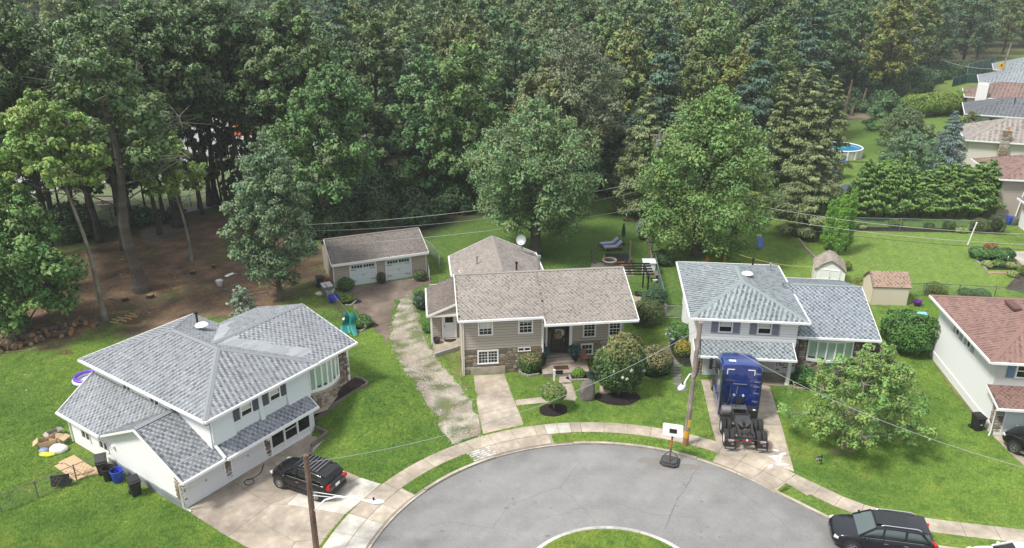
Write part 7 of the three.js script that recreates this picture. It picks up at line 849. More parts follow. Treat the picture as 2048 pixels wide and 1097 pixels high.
// ---------------------------------------------------------------- shrubs and flowers
const VB = [0.075, 0.16, 0.03], VD = [0.045, 0.1, 0.025], tip = [0.3, 0.26, 0.13], YG = [0.2, 0.25, 0.03], HY = [0.09, 0.2, 0.045];
shrub('rounded shrub with pale cream tips beside the front steps', 1060, 742, { rx: 0.8, ry: 0.78, n: 3600, leaf: 0.1, col: VB, col2: tip, lump: 0.15, sq: 2.6 });
shrub('large round shrub with cream tips right of the magnolia', 1309, 747, { rx: 1.25, ry: 1.05, n: 5200, leaf: 0.11, col: VD, col2: tip, lump: 0.12, top: 0.3 });
{ const t = shrub('big flowering magnolia bush with white blooms on the front lawn', 1238, 790, { name: 'magnolia', rx: 1.62, ry: 2.05, n: 7500, leaf: 0.2, col: [0.075, 0.145, 0.035], col2: [0.21, 0.2, 0.075], lump: 0.3, top: 0.75, flowers: 20, fcol: [[0.75, 0.75, 0.66]], fsize: 0.09, seed: 501 }, 'tree'); t.children.forEach(c => { c.position.y += 0.35; }); part(t, 'trunk', gb().tube([[0, -0.1, 0], [0.05, 0.5, 0], [0, 1.4, 0]], 0.1, 8, 0.06).tube([[0, 0.3, 0], [0.5, 1.2, 0.2]], 0.06, 6, 0.03).geo(), M.barkpale); }
{ const p = G(1107, 820), t = thing('ball_tree', 'small ball shaped tree on a thin stem in a mulch ring', 'tree', p); part(t, 'crown', shrubGeo(502, { rx: 0.85, ry: 0.58, n: 3600, leaf: 0.13, col: [0.13, 0.24, 0.04], col2: [0.2, 0.24, 0.09], lump: 0.14 }).translate(0, 0.72, 0), leafMat); part(t, 'core', new THREE.SphereGeometry(1, 12, 8).scale(0.58, 0.38, 0.58).translate(0, 1.3, 0), coreMat); part(t, 'trunk', gb().tube([[0, -0.05, 0], [0.03, 0.4, 0], [0.1, 0.95, 0.05]], 0.045, 7, 0.035).tube([[0, 0.2, 0], [-0.12, 0.95, 0]], 0.03, 6).geo(), M.barkpale); }
shrub('small bright green plant in the stone edged bed by the walk', 1157, 755, { rx: 0.42, ry: 0.34, n: 900, leaf: 0.12, col: [0.16, 0.3, 0.04] });
{ const p = G(1190, 757), t = thing('yucca', 'spiky grey green yucca left of the magnolia', 'plant', p), L = new Leaves(260), r = rng(6); for (let i = 0; i < 240; i++) { const d = sph(r); d[1] = Math.abs(d[1]) * 0.7 + 0.12; const q = nrm(d); L.leaf(q[0] * 0.38, 0.1 + q[1] * 0.42, q[2] * 0.38, nrm([-q[0] * q[1], 1 - q[1] * q[1], -q[2] * q[1]]), q, 0.6, 0.05, [0.1, 0.16, 0.13].map(v => v * (0.7 + 0.6 * r()))); } part(t, 'leaves', L.geo(), leafMat); }
shrub('dark clipped shrub left of the doors of the detached garage', 693, 580, { rx: 0.72, ry: 0.55, n: 2200, leaf: 0.1, col: VB }); shrub('small dark clipped shrub between the two garage doors', 763, 566, { rx: 0.36, ry: 0.48, n: 1100, leaf: 0.09, col: [0.07, 0.09, 0.035], sq: 4 }); shrub('olive shrub at the right front corner of the detached garage', 840, 561, { rx: 0.62, ry: 0.5, n: 1700, leaf: 0.1, col: [0.1, 0.14, 0.05] });
shrub('blue flowering hydrangea beside the lean to roof', 845, 617, { rx: 0.75, ry: 0.75, n: 1900, leaf: 0.15, col: VD, flowers: 24, fcol: [[0.35, 0.42, 0.65], [0.5, 0.56, 0.72]], seed: 503 }, 'hydrangea'); shrub('bright green hosta by the lean to post', 857, 664, { rx: 0.5, ry: 0.42, n: 900, leaf: 0.2, col: HY }); 
shrub('low leafy flowers with white blooms in the bed by the teal tarp', 722, 650, { rx: 0.95, ry: 0.34, n: 1700, leaf: 0.13, col: HY, flowers: 6, fcol: [[0.75, 0.75, 0.7]], seed: 504 }, 'flowers'); shrub('yellow green seedlings in the bed beside the blue bin', 694, 602, { rx: 0.7, ry: 0.28, n: 900, leaf: 0.12, col: [0.18, 0.27, 0.05] }, 'plant');
shrub('large clipped olive shrub at the right end of the centre house', 1294, 648, { rx: 1.25, ry: 1.0, n: 4600, leaf: 0.1, col: [0.1, 0.145, 0.035], lump: 0.1, sq: 2.6 }); shrub('loose dark shrub by the pergola behind the clipped olive shrub', 1307, 617, { rx: 1.1, ry: 0.9, n: 2600, leaf: 0.14, col: [0.05, 0.11, 0.05], lump: 0.35 });
shrub('hydrangea with pale blue flowers by the white side wall', 1357, 688, { rx: 0.95, ry: 0.85, n: 2600, leaf: 0.16, col: HY, flowers: 26, fcol: [[0.55, 0.6, 0.78], [0.66, 0.7, 0.8]], seed: 505 }, 'hydrangea'); shrub('golden shrub below the pale blue hydrangea', 1367, 712, { rx: 0.68, ry: 0.6, n: 1900, leaf: 0.1, col: [0.16, 0.22, 0.04], col2: [0.42, 0.32, 0.04], top: 0.5 });
shrub('upright green shrub in the dark bed by the stone wall', 1608, 772, { rx: 0.78, ry: 0.7, n: 1900, leaf: 0.17, col: [0.055, 0.15, 0.03], lump: 0.3 }); shrub('blue green ball shaped shrub below the right bow window', 1660, 768, { rx: 0.75, ry: 0.75, n: 5200, leaf: 0.06, col: [0.03, 0.13, 0.07], lump: 0.05 }); shrub('wide bright green shrub right of the right house', 1812, 700, { rx: 2.1, ry: 1.55, n: 6500, leaf: 0.2, col: [0.075, 0.19, 0.03], lump: 0.3 }); shrub('dark purple leaved shrub under the spreading lawn tree', 1735, 735, { rx: 1.3, ry: 0.85, n: 2600, leaf: 0.15, col: [0.07, 0.035, 0.045], lump: 0.35 });
for (const [x, y, rx, ry, c, l] of [[1790, 454, 0.72, 0.42, YG, 'golden clipped shrub before the green fence, left'], [1857, 459, 0.55, 0.45, YG, 'golden clipped shrub before the green fence, middle'], [1896, 461, 0.62, 0.6, [0.1, 0.17, 0.04], 'loose green shrub right of the golden shrubs by the fence'], [1956, 464, 0.85, 0.75, [0.13, 0.16, 0.05], 'olive brown round shrub by the clothes pole'], [1991, 466, 0.85, 0.95, [0.06, 0.085, 0.025], 'dark square clipped shrub at the end of the green fence'], [1690, 540, 0.55, 0.42, YG, 'golden shrub right of the white shed'], [1725, 577, 1.0, 0.42, YG, 'golden shrub between the two sheds'], [1870, 590, 0.85, 0.5, [0.13, 0.18, 0.03], 'flat topped shrub behind the chain link fence at right'], [2052, 550, 0.7, 0.45, [0.13, 0.19, 0.03], 'round shrub by the path at the right edge'], [1933, 590, 0.7, 0.26, HY, 'low leafy clump at the fence above the red brown roof'], [1962, 592, 0.75, 0.28, [0.11, 0.22, 0.07], 'low pale green clump at the fence above the red brown roof']]) shrub(l, x, y, { rx, ry, n: 1800, leaf: 0.1, col: c, lump: 0.12, sq: l.includes('square') || l.includes('flat') ? 4 : 2.3 });
for (const [x, y, rx, l] of [[1724, 457, 0.55, 'pale hosta at the left end of the hedge bed'], [1922, 464, 0.7, 'cream green hosta in the hedge bed'], [1976, 533, 0.55, 'cream hosta at the front left of the flower bed'], [2023, 536, 0.5, 'cream hosta at the front right of the flower bed'], [2026, 553, 0.45, 'cream hosta by the brick border']]) shrub(l, x, y, { name: 'hosta', rx, ry: 0.26, n: 420, leaf: 0.24, col: [0.26, 0.32, 0.12], lump: 0.2 }, 'plant');
shrub('leafy rhododendron at the left of the flower bed', 1958, 517, { rx: 1.05, ry: 0.55, n: 1700, leaf: 0.2, col: HY, lump: 0.3 }); shrub('leafy rhododendron at the right of the flower bed', 2003, 521, { rx: 1.1, ry: 0.65, n: 1800, leaf: 0.2, col: [0.07, 0.17, 0.04], lump: 0.3 }); shrub('red flowering rhododendron in the flower bed', 1980, 512, { rx: 0.6, ry: 0.7, n: 500, leaf: 0.18, col: HY, flowers: 22, fcol: [[0.6, 0.05, 0.07]], fsize: 0.16, seed: 506 }); shrub('low green mound in the middle of the flower bed', 1998, 532, { rx: 0.6, ry: 0.28, n: 700, leaf: 0.14, col: [0.1, 0.2, 0.04] });
shrub('silvery shrub at the end of the rubble wall under the wide maple', 1286, 478, { rx: 0.9, ry: 1.0, n: 1500, leaf: 0.2, col: [0.28, 0.36, 0.28], lump: 0.4 }); shrub('leafy green clump inside the garden fence below the wide maple', 1327, 530, { rx: 0.9, ry: 0.7, n: 1500, leaf: 0.2, col: [0.06, 0.14, 0.05], lump: 0.3 });
// ---------------------------------------------------------------- stones in the front garden
function rock(label, px, py, sx, sy, sz, m, seed, name = 'boulder') { const g = new THREE.IcosahedronGeometry(1, 3), P = g.attributes.position; for (let i = 0; i < P.count; i++) { const x = P.getX(i), y = P.getY(i), z = P.getZ(i), k = 0.62 + 0.75 * fbm(x * 1.5 + 9, z * 1.5 + y * 1.7 + 5, seed, 4); P.setXYZ(i, clamp(x * k * 1.1, -0.95, 0.95) * sx, Math.max(-0.7, clamp(y * k * 1.1, -1, 1.05)) * sy + sy * 0.55, clamp(z * k * 1.1, -0.95, 0.95) * sz); } g.computeVertexNormals(); const t = part(scene, name, g, m); t.position.copy(G(px, py)); tag(t, label, 'rock'); return t; }
rock('tall grey boulder standing on the front lawn', 1174, 798, 0.52, 0.85, 0.42, mat([0.3, 0.27, 0.26], 0.95, { map: T.speck, bumpMap: T.speck, bumpScale: 0.04 }), 5); const rp = mat([0.62, 0.47, 0.4], 0.95, { map: T.speck }); rock('pinkish rock left of the magnolia stem', 1210, 785, 0.38, 0.38, 0.34, rp, 7, 'rock'); rock('small pinkish rock right behind the magnolia stem', 1222, 776, 0.28, 0.26, 0.24, rp, 9, 'rock'); rock('pale rock right of the magnolia stem', 1250, 783, 0.26, 0.24, 0.24, mat([0.62, 0.58, 0.54], 0.95, { map: T.speck }), 11, 'rock'); rock('dark stones heaped by the lawn edge under the wide maple', 1332, 522, 0.5, 0.35, 0.4, mat([0.25, 0.2, 0.18], 1), 13, 'rock');
// ---------------------------------------------------------------- firewood, stumps, litter in the clearing
{
  const r = rng(71), protos = [0, 1, 2, 3].map(k => { const R0 = [0.2, 0.24, 0.16, 0.27][k], L = [0.5, 0.45, 0.6, 0.4][k], t = new THREE.Group(); const b = gb(); b.tube([[-L / 2, 0, 0], [0, 0.01, 0.01], [L / 2, 0, 0]], R0, 11); part(t, 'bark', b.geo(), M.bark); for (const s of [-1, 1]) part(t, 'cut_face', new THREE.CylinderGeometry(R0 * 0.93, R0 * 0.93, 0.02, 14).rotateZ(Math.PI / 2).translate(s * (L / 2 + 0.004), 0, 0), k % 2 ? M.cutwood : M.cutpale); return [t, R0]; });
  const A = G(-10, 705), B = G(172, 652);
  for (let i = 0; i < 84; i++) { const [p, R0] = protos[(r() * 4) | 0], u = r(), q = A.clone().lerp(B, u), c = p.clone(), layer = i % 3 === 0 ? 1 : 0; c.name = numbered('log'); c.position.set(q.x + (r() - 0.5) * 0.6, R0 + layer * 0.36, q.z + (r() - 0.5) * (layer ? 0.9 : 2.4) * (0.5 + u * 0.6)); c.rotation.set((r() - 0.5) * 0.5, r() * 6.28, (r() - 0.5) * (r() < 0.3 ? 1.6 : 0.4)); tag(c, 'cut log in the firewood pile at the edge of the left lawn', 'log', 'cut logs of the firewood pile'); scene.add(c); }
  for (const [x, y, l] of [[208, 634, 'single cut log lying right of the firewood pile'], [190, 655, 'cut log at the right end of the firewood pile']]) { const [p, R0] = protos[1], c = p.clone(); c.name = numbered('log'); c.position.copy(G(x, y)).setY(R0); c.rotation.set(0, x, 0.1); tag(c, l, 'log'); scene.add(c); }
  for (const [x, y, s, l] of [[250, 602, 0.24, 'freshly cut orange log end near the thickest trunk'], [300, 596, 0.3, 'orange tree stump beside the thickest trunk'], [386, 548, 0.22, 'small orange stump below the thin pale trunk'], [428, 536, 0.18, 'small orange stump right of the thin pale trunk'], [498, 493, 0.2, 'orange stump beside the narrow grey green tree']]) { const t = thing('tree_stump', l, 'stump', G(x, y)); part(t, 'bark', gb().cyl(0, -0.05, 0.3, 0, s * 1.25, s, 12).geo(), M.barkdark); part(t, 'cut_face', gb().cyl(0, 0.3, 0.315, 0, s * 0.95, s * 0.95, 12).geo(), M.cutwood); }
  const saw = gb(); for (const [x, y, rx] of [[318, 578, 1.5], [260, 643, 1.2], [244, 636, 0.5], [130, 705, 0.7], [225, 600, 0.5]]) { const p = G(x, y); saw.prism(blobPoly(p.x, p.z, rx, rx * 0.45, x, 16, 0.4), -0.02, 0.02); } structure('sawdust', saw.geo(), mat([0.42, 0.24, 0.12], 1, { map: T.mulch }));
  for (let i = 0; i < 8; i++) { const p = G(228 + (i % 4) * 12 + r() * 5, 642 - (i % 4) * 4 + (i > 3 ? 5 : 0)); const o = part(scene, 'split_plank', gb().box(0, 0.06, 0, 0.7, 0.09, 0.16, -0.5 + r() * 0.5).geo(), M.cutpale); o.position.copy(p); tag(o, 'split pale plank lying on the grass below the woods', 'plank', 'split planks on the grass below the woods'); }
  tub('bucket', 'white bucket on the bare earth in front of the narrow tree', G(439, 572), 0.24, 0.28, 0.55, M.trim, { cat: 'bucket' });
  { const t = thing('lawn_chair', 'white plastic chair lying on the bare earth', 'chair', G(462, 551), 1); part(t, 'seat', gb().box(0, 0.12, 0, 0.45, 0.04, 0.42).geo(), M.trim); part(t, 'backrest', gb().box(-0.4, 0.1, 0, 0.42, 0.04, 0.42, 0, 0, 0.15).geo(), M.trim); for (const s of [-1, 1]) part(t, 'leg', gb().bar([0.2, 0.12, s * 0.2], [0.5, 0.06, s * 0.22], 0.03).geo(), M.trim); }
  for (const [x, y, ry, l] of [[468, 585, -0.55, 'long grey board lying left of the pale sapling'], [484, 578, -0.6, 'long grey board lying above the pale sapling'], [505, 590, 0.5, 'short board lying behind the pale sapling']]) { const o = part(scene, 'wooden_board', gb().box(0, 0.04, 0, 2.6, 0.06, 0.25, ry).geo(), M.timbergrey); o.position.copy(G(x, y)); tag(o, l, 'board'); }
  { const n = 420, im = new THREE.InstancedMesh(new THREE.BoxGeometry(1, 0.3, 0.6), mat([1, 1, 1], 1), n), m4 = new THREE.Matrix4(), q = new THREE.Quaternion(), c = new THREE.Color(); for (let i = 0; i < n; i++) { const p = i % 3 ? G(180 + r() * 460, 480 + r() * 170) : G(20 + r() * 330, 690 + r() * 150), s = 0.03 + 0.09 * r() * r(); m4.compose(new THREE.Vector3(p.x, 0.02, p.z), q.setFromEuler(new THREE.Euler(r(), r() * 6, r())), new THREE.Vector3(s * 1.6, s, s)); im.setMatrixAt(i, m4); const k = r(); im.setColorAt(i, k < 0.45 ? c.setRGB(0.3, 0.24, 0.17) : k < 0.75 ? c.setRGB(0.5, 0.47, 0.42) : c.setRGB(0.12, 0.09, 0.06)); } im.name = 'wood_litter'; tag(im, 'scattered chips and leaves on the bare earth and left lawn', 'litter', null, 'stuff'); scene.add(im); }
  structure('leaf_litter', sheet(wobble(pxPoly([[285, 492], [330, 482], [385, 462], [365, 440], [320, 440], [282, 455]]), 0.4, 0.6, 3), 0.02, 2, vcol([0.16, 0.14, 0.1], [0.3, 0.26, 0.2], 70), null, terrain, 2), M.earth);
}
// the park beyond: picnic table, playground, trucks seen between the trunks
{ const t = thing('picnic_table', 'pink topped picnic table on the park lawn behind the woods', 'picnic table', G(218, 413), 0.1); part(t, 'top', gb().box(0, 0.75, 0, 2, 0.08, 0.8).geo(), mat([0.62, 0.42, 0.4], 0.7)); for (const s of [-1, 1]) { part(t, 'bench', gb().box(0, 0.45, s * 0.75, 2, 0.06, 0.3).geo(), mat([0.5, 0.36, 0.34], 0.7)); part(t, 'leg', gb().bar([s * 0.7, 0, -0.7], [s * 0.7, 0.75, 0.2], 0.08).bar([s * 0.7, 0, 0.7], [s * 0.7, 0.75, -0.2], 0.08).geo(), M.timbergrey); } }
{ const t = thing('dumpster', 'orange container beyond the woods, seen above the narrow tree', 'container', G(500, 268), 0.1); const o = mat([0.75, 0.16, 0.03], 0.5); part(t, 'body', gb().box(0, 1.2, 0, 4.5, 2.2, 2.4).geo(), o); part(t, 'rib', gb().box(-1.4, 1.2, 1.24, 0.15, 2.2, 0.1).box(0, 1.2, 1.24, 0.15, 2.2, 0.1).box(1.4, 1.2, 1.24, 0.15, 2.2, 0.1).geo(), mat([0.6, 0.12, 0.02], 0.5)); part(t, 'rim', gb().box(0, 2.35, 1.2, 4.7, 0.15, 0.15).geo(), o); }
for (const [x, y, m, l] of [[712, 205, mat([0.6, 0.04, 0.03], 0.4), 'red car parked beyond the woods'], [60, 330, carWhite, 'white car parked beyond the woods at far left'], [130, 300, mat([0.2, 0.22, 0.25], 0.3), 'grey car parked beyond the woods at left']]) { const p = G(x, y); suv('distant_car', l, [p.x, 0.04, p.z], 0.2, m, {}); }
// ---------------------------------------------------------------- around the left house
{
  const card = mat([0.5, 0.35, 0.22], 0.95), r = rng(12); for (const [x, y, w, d, ry, l] of [[155, 935, 2.6, 0.9, -0.62, 'long flattened cardboard sheet along the white wall'], [140, 944, 2.4, 0.6, -0.62, 'second cardboard sheet, next to the long one'], [172, 946, 2.1, 0.75, 0.25, 'cardboard sheet inside the wire fence']]) { const o = part(scene, 'cardboard_sheet', gb().box(0, 0.04, 0, w, 0.05, d, ry).box(0.1, 0.075, 0.05, w * 0.9, 0.02, d * 0.7, ry + 0.03).geo(), card); o.position.copy(G(x, y)); tag(o, l, 'cardboard'); }
  const box = (x, y, w, h, d, ry, m, l) => { const t = thing('cardboard_box', l, 'box', G(x, y), ry); const b = gb(); for (const s of [-1, 1]) { b.box(s * w / 2, h / 2, 0, 0.02, h, d); b.box(0, h / 2, s * d / 2, w, h, 0.02); } b.box(0, 0.02, 0, w, 0.02, d); part(t, 'body', b.geo(), m); part(t, 'flap', gb().box(w * 0.72, h, 0, w * 0.45, 0.02, d, 0, 0, -0.4).box(-w * 0.7, h * 0.95, 0, w * 0.4, 0.02, d, 0, 0, 0.6).geo(), m); };
  box(97, 893, 0.9, 0.5, 0.6, 0.5, card, 'open cardboard box in the heap behind the left house'); box(117, 886, 0.7, 0.45, 0.6, -0.2, mat([0.56, 0.42, 0.28], 0.95), 'lighter closed cardboard box in the heap behind the left house'); box(108, 875, 0.6, 0.4, 0.5, 0.9, mat([0.36, 0.3, 0.28], 0.95), 'greyish box at the back of the heap');
  const bag = (x, y, sx, sy, sz, m, l, n = 'bag') => { const g = new THREE.IcosahedronGeometry(1, 2), P = g.attributes.position; for (let i = 0; i < P.count; i++) { const k = 0.8 + 0.4 * fbm(P.getX(i) * 2 + 7, P.getZ(i) * 2 + P.getY(i), x, 2); P.setXYZ(i, P.getX(i) * sx * k, Math.max(-0.6, P.getY(i)) * sy * k + sy * 0.55, P.getZ(i) * sz * k); } g.computeVertexNormals(); const o = part(scene, n, g, m); o.position.copy(G(x, y)); tag(o, l, 'bag'); };
  bag(117, 903, 0.5, 0.28, 0.4, M.white, 'white plastic bag in the heap behind the left house'); bag(88, 905, 0.3, 0.18, 0.25, mat([0.2, 0.24, 0.4], 0.6), 'blue grey bag at the front of the heap'); bag(93, 912, 0.5, 0.14, 0.2, mat([0.5, 0.6, 0.03], 0.5), 'yellow green wrapped bundle at the front of the heap'); bag(108, 868, 0.22, 0.14, 0.18, mat([0.6, 0.06, 0.14], 0.5), 'red item on top of the heap'); bag(118, 874, 0.25, 0.14, 0.18, mat([0.05, 0.42, 0.2], 0.5), 'green item on top of the heap'); bag(692, 640, 0.3, 0.12, 0.2, M.white, 'white bag beside the fence near the bare court'); bag(640, 590, 0.45, 0.18, 0.3, M.offwhite, 'pale rubbish beside the detached garage'); 
  { const t = thing('folding_table', 'black folded table top standing on the lawn by the wire fence', 'table', G(123, 975), 0.25); part(t, 'top', gb().box(0, 0.45, 0, 0.95, 0.62, 0.05, 0, -0.35).geo(), M.black); part(t, 'leg', gb().bar([-0.4, 0.3, -0.1], [-0.4, 0, -0.25], 0.03).bar([0.4, 0.3, -0.1], [0.4, 0, -0.25], 0.03).geo(), M.black); part(t, 'tab', gb().box(0.52, 0.35, 0.03, 0.16, 0.2, 0.04, 0, -0.35).geo(), M.black); }
  { const t = thing('paddling_pool', 'purple and white paddling pool behind the left house', 'paddling pool', G(176, 762)); part(t, 'outer_ring', new THREE.TorusGeometry(0.85, 0.16, 10, 30).rotateX(Math.PI / 2).translate(0, 0.16, 0), mat([0.55, 0.58, 0.66], 0.4)); part(t, 'inner_ring', new THREE.TorusGeometry(0.8, 0.12, 8, 30).rotateX(Math.PI / 2).translate(0, 0.34, 0), mat([0.16, 0.07, 0.5], 0.4)); part(t, 'floor', gb().cyl(0, 0.02, 0.06, 0, 0.78, 0.78, 28).geo(), mat([0.6, 0.62, 0.68], 0.4)); }
  { const c = G(500, 955), q = [[527, 930], [520, 948], [505, 958], [492, 962], [488, 968], [497, 972], [508, 966], [503, 960], [494, 962]].map(p => { const v = G(...p); return new THREE.Vector3(v.x, 0.035, v.z); }); const o = part(scene, 'garden_hose', gb().tube(new THREE.CatmullRomCurve3(q).getPoints(60), 0.022, 6).geo(), M.black); tag(o, 'black garden hose coiled before the second garage door', 'hose'); }
}
// ---------------------------------------------------------------- beside the detached garage
{ const t = thing('traffic_cone', 'orange and white traffic cone at the corner of the detached garage', 'traffic cone', G(647, 562)); part(t, 'base', gb().box(0, 0.03, 0, 0.5, 0.06, 0.5).geo(), mat([0.6, 0.09, 0.03], 0.6)); part(t, 'cone', gb().tube([[0, 0.05, 0], [0, 0.55, 0]], 0.2, 14, 0.1).geo(), mat([0.65, 0.1, 0.03], 0.6)); part(t, 'white_top', gb().tube([[0, 0.55, 0], [0, 0.95, 0]], 0.1, 14, 0.03).geo(), M.trim); }
wheelieBin('dark bin behind the traffic cone', G(640, 575), 0.4, mat([0.03, 0.045, 0.05], 0.6)); { const t = thing('bin_cabinet', 'grey lidded box left of the garage bins', 'box', G(655, 592), 0.5); part(t, 'body', gb().box(0, 0.5, 0, 0.8, 1, 0.9).geo(), binGrey); part(t, 'lid', gb().box(0, 1.03, 0, 0.86, 0.07, 0.96, 0, 0.08).geo(), mat([0.42, 0.42, 0.44], 0.5)); }
tub('recycling_tub', 'blue recycling tub full of papers beside the detached garage', G(667, 605), 0.34, 0.42, 0.62, mat([0.02, 0.05, 0.62], 0.45)); tub('recycling_tub', 'white topped tub behind the blue recycling tub', G(660, 594), 0.3, 0.36, 0.7, M.offwhite);
{ const g = new THREE.PlaneGeometry(1.5, 1.7, 14, 14), P = g.attributes.position, p = G(701, 664); for (let i = 0; i < P.count; i++) { const x = P.getX(i), y = P.getY(i), b = y < -0.2 ? (-0.2 - y) * 0.9 : 0; P.setXYZ(i, x * (0.5 + 0.45 * Math.max(0, -y) + 0.1) + 0.1 * Math.sin(y * 5), Math.max(0.06, y + 0.9 - (y > 0.5 ? (y - 0.5) * 0.4 : 0)), 0.2 * Math.sin(x * 6 + y * 2) + b); } g.computeVertexNormals(); const o = part(scene, 'tarpaulin', g, mat([0.012, 0.2, 0.18], 0.5, { side: THREE.DoubleSide })); o.position.copy(p); o.rotation.y = -0.2; tag(o, 'teal tarpaulin draped over the end of the fence', 'tarp'); }
{ const o = part(scene, 'timber_edge', gb().box(0, 0.08, 0, 2.3, 0.12, 0.14, 0.35).geo(), M.timber); o.position.copy(G(690, 658)); tag(o, 'timber edging lying below the teal tarpaulin', 'timber'); }
// ---------------------------------------------------------------- the centre house's entrance
function hloc(a, h, b, O = [-3.37, -49.45], deg = 6.8) { const c = Math.cos(deg * R), s = Math.sin(deg * R); return new THREE.Vector3(O[0] + a * c - b * s, h, O[1] - a * s - b * c); }
for (const [a, l] of [[5.72, 'tall black planter with blue green foliage left of the front door'], [7.95, 'tall black planter with blue green foliage right of the front door']]) { const t = thing('planter', l, 'planter', hloc(a, 0.3, 0.55), 6.8 * R); const q = (w, y) => [[-w, y, w], [w, y, w], [w, y, -w], [-w, y, -w]]; part(t, 'pot', gb().loft([q(0.14, 0), q(0.21, 0.7)]).geo(), M.black); part(t, 'foliage', shrubGeo((a * 100) | 0, { rx: 0.4, ry: 0.28, n: 500, leaf: 0.24, col: [0.05, 0.13, 0.13], lump: 0.3 }).translate(0, 0.62, 0), leafMat); }
{ const t = thing('doormat', 'brown doormat on the front porch', 'doormat', hloc(6.85, 0.305, -0.35), 6.8 * R); part(t, 'mat', gb().box(0, 0.012, 0, 1.0, 0.024, 0.55).geo(), mat([0.2, 0.09, 0.05], 1, { map: T.mulch })); part(t, 'border', gb().box(0, 0.014, 0.26, 1.02, 0.028, 0.05).box(0, 0.014, -0.26, 1.02, 0.028, 0.05).box(0.49, 0.0145, 0, 0.05, 0.028, 0.47).box(-0.49, 0.0145, 0, 0.05, 0.028, 0.47).geo(), mat([0.08, 0.04, 0.025], 1)); }
{ const p = hloc(6.82, 2.3, 0.86), t = thing('wreath', 'orange and cream wreath on the black front door', 'wreath', p, 6.8 * R), L = new Leaves(260), r = rng(3); for (let i = 0; i < 240; i++) { const a = r() * 6.28, q = 0.22 + (r() - 0.5) * 0.14, d = sph(r); L.leaf(Math.cos(a) * q, Math.sin(a) * q, (r()) * 0.08, nrm([d[0], d[1], Math.abs(d[2]) + 0.5]), nrm([d[1], d[2], d[0]]), 0.16, 0.09, r() < 0.55 ? [0.5, 0.22, 0.04] : [0.6, 0.5, 0.33]); } part(t, 'leaves', L.geo(), leafMat); part(t, 'ring', new THREE.TorusGeometry(0.22, 0.03, 6, 20), M.timber); }
{ const t = thing('porch_chair', 'brown wooden chair at the right end of the porch', 'chair', hloc(8.7, 0.3, 0.25), 0.6); part(t, 'seat', gb().box(0, 0.42, 0, 0.5, 0.05, 0.5).geo(), mat([0.3, 0.13, 0.09], 0.8)); for (let i = 0; i < 4; i++) part(t, 'back_slat', gb().box(-0.18 + i * 0.12, 0.72, -0.24, 0.09, 0.6, 0.03).geo(), mat([0.3, 0.13, 0.09], 0.8)); for (const x of [-0.22, 0.22]) for (const z of [-0.22, 0.22]) part(t, 'leg', gb().box(x, 0.21, z, 0.05, 0.42, 0.05).geo(), mat([0.26, 0.11, 0.08], 0.8)); }
tub('flower_pot', 'dark pot on the side landing by the white door', hloc(-1.75, 0.28, 4.6), 0.2, 0.26, 0.42, mat([0.05, 0.03, 0.03], 0.7), { cat: 'plant pot', handles: false }); { const t = thing('doormat', 'dark half round doormat before the white side door', 'doormat', hloc(-0.75, 0.285, 5.1), 6.8 * R); part(t, 'mat', gb().add(new THREE.CylinderGeometry(0.48, 0.48, 0.025, 18, 1, false, -Math.PI / 2, Math.PI).translate(0, 0.012, 0)).geo(), M.black); }
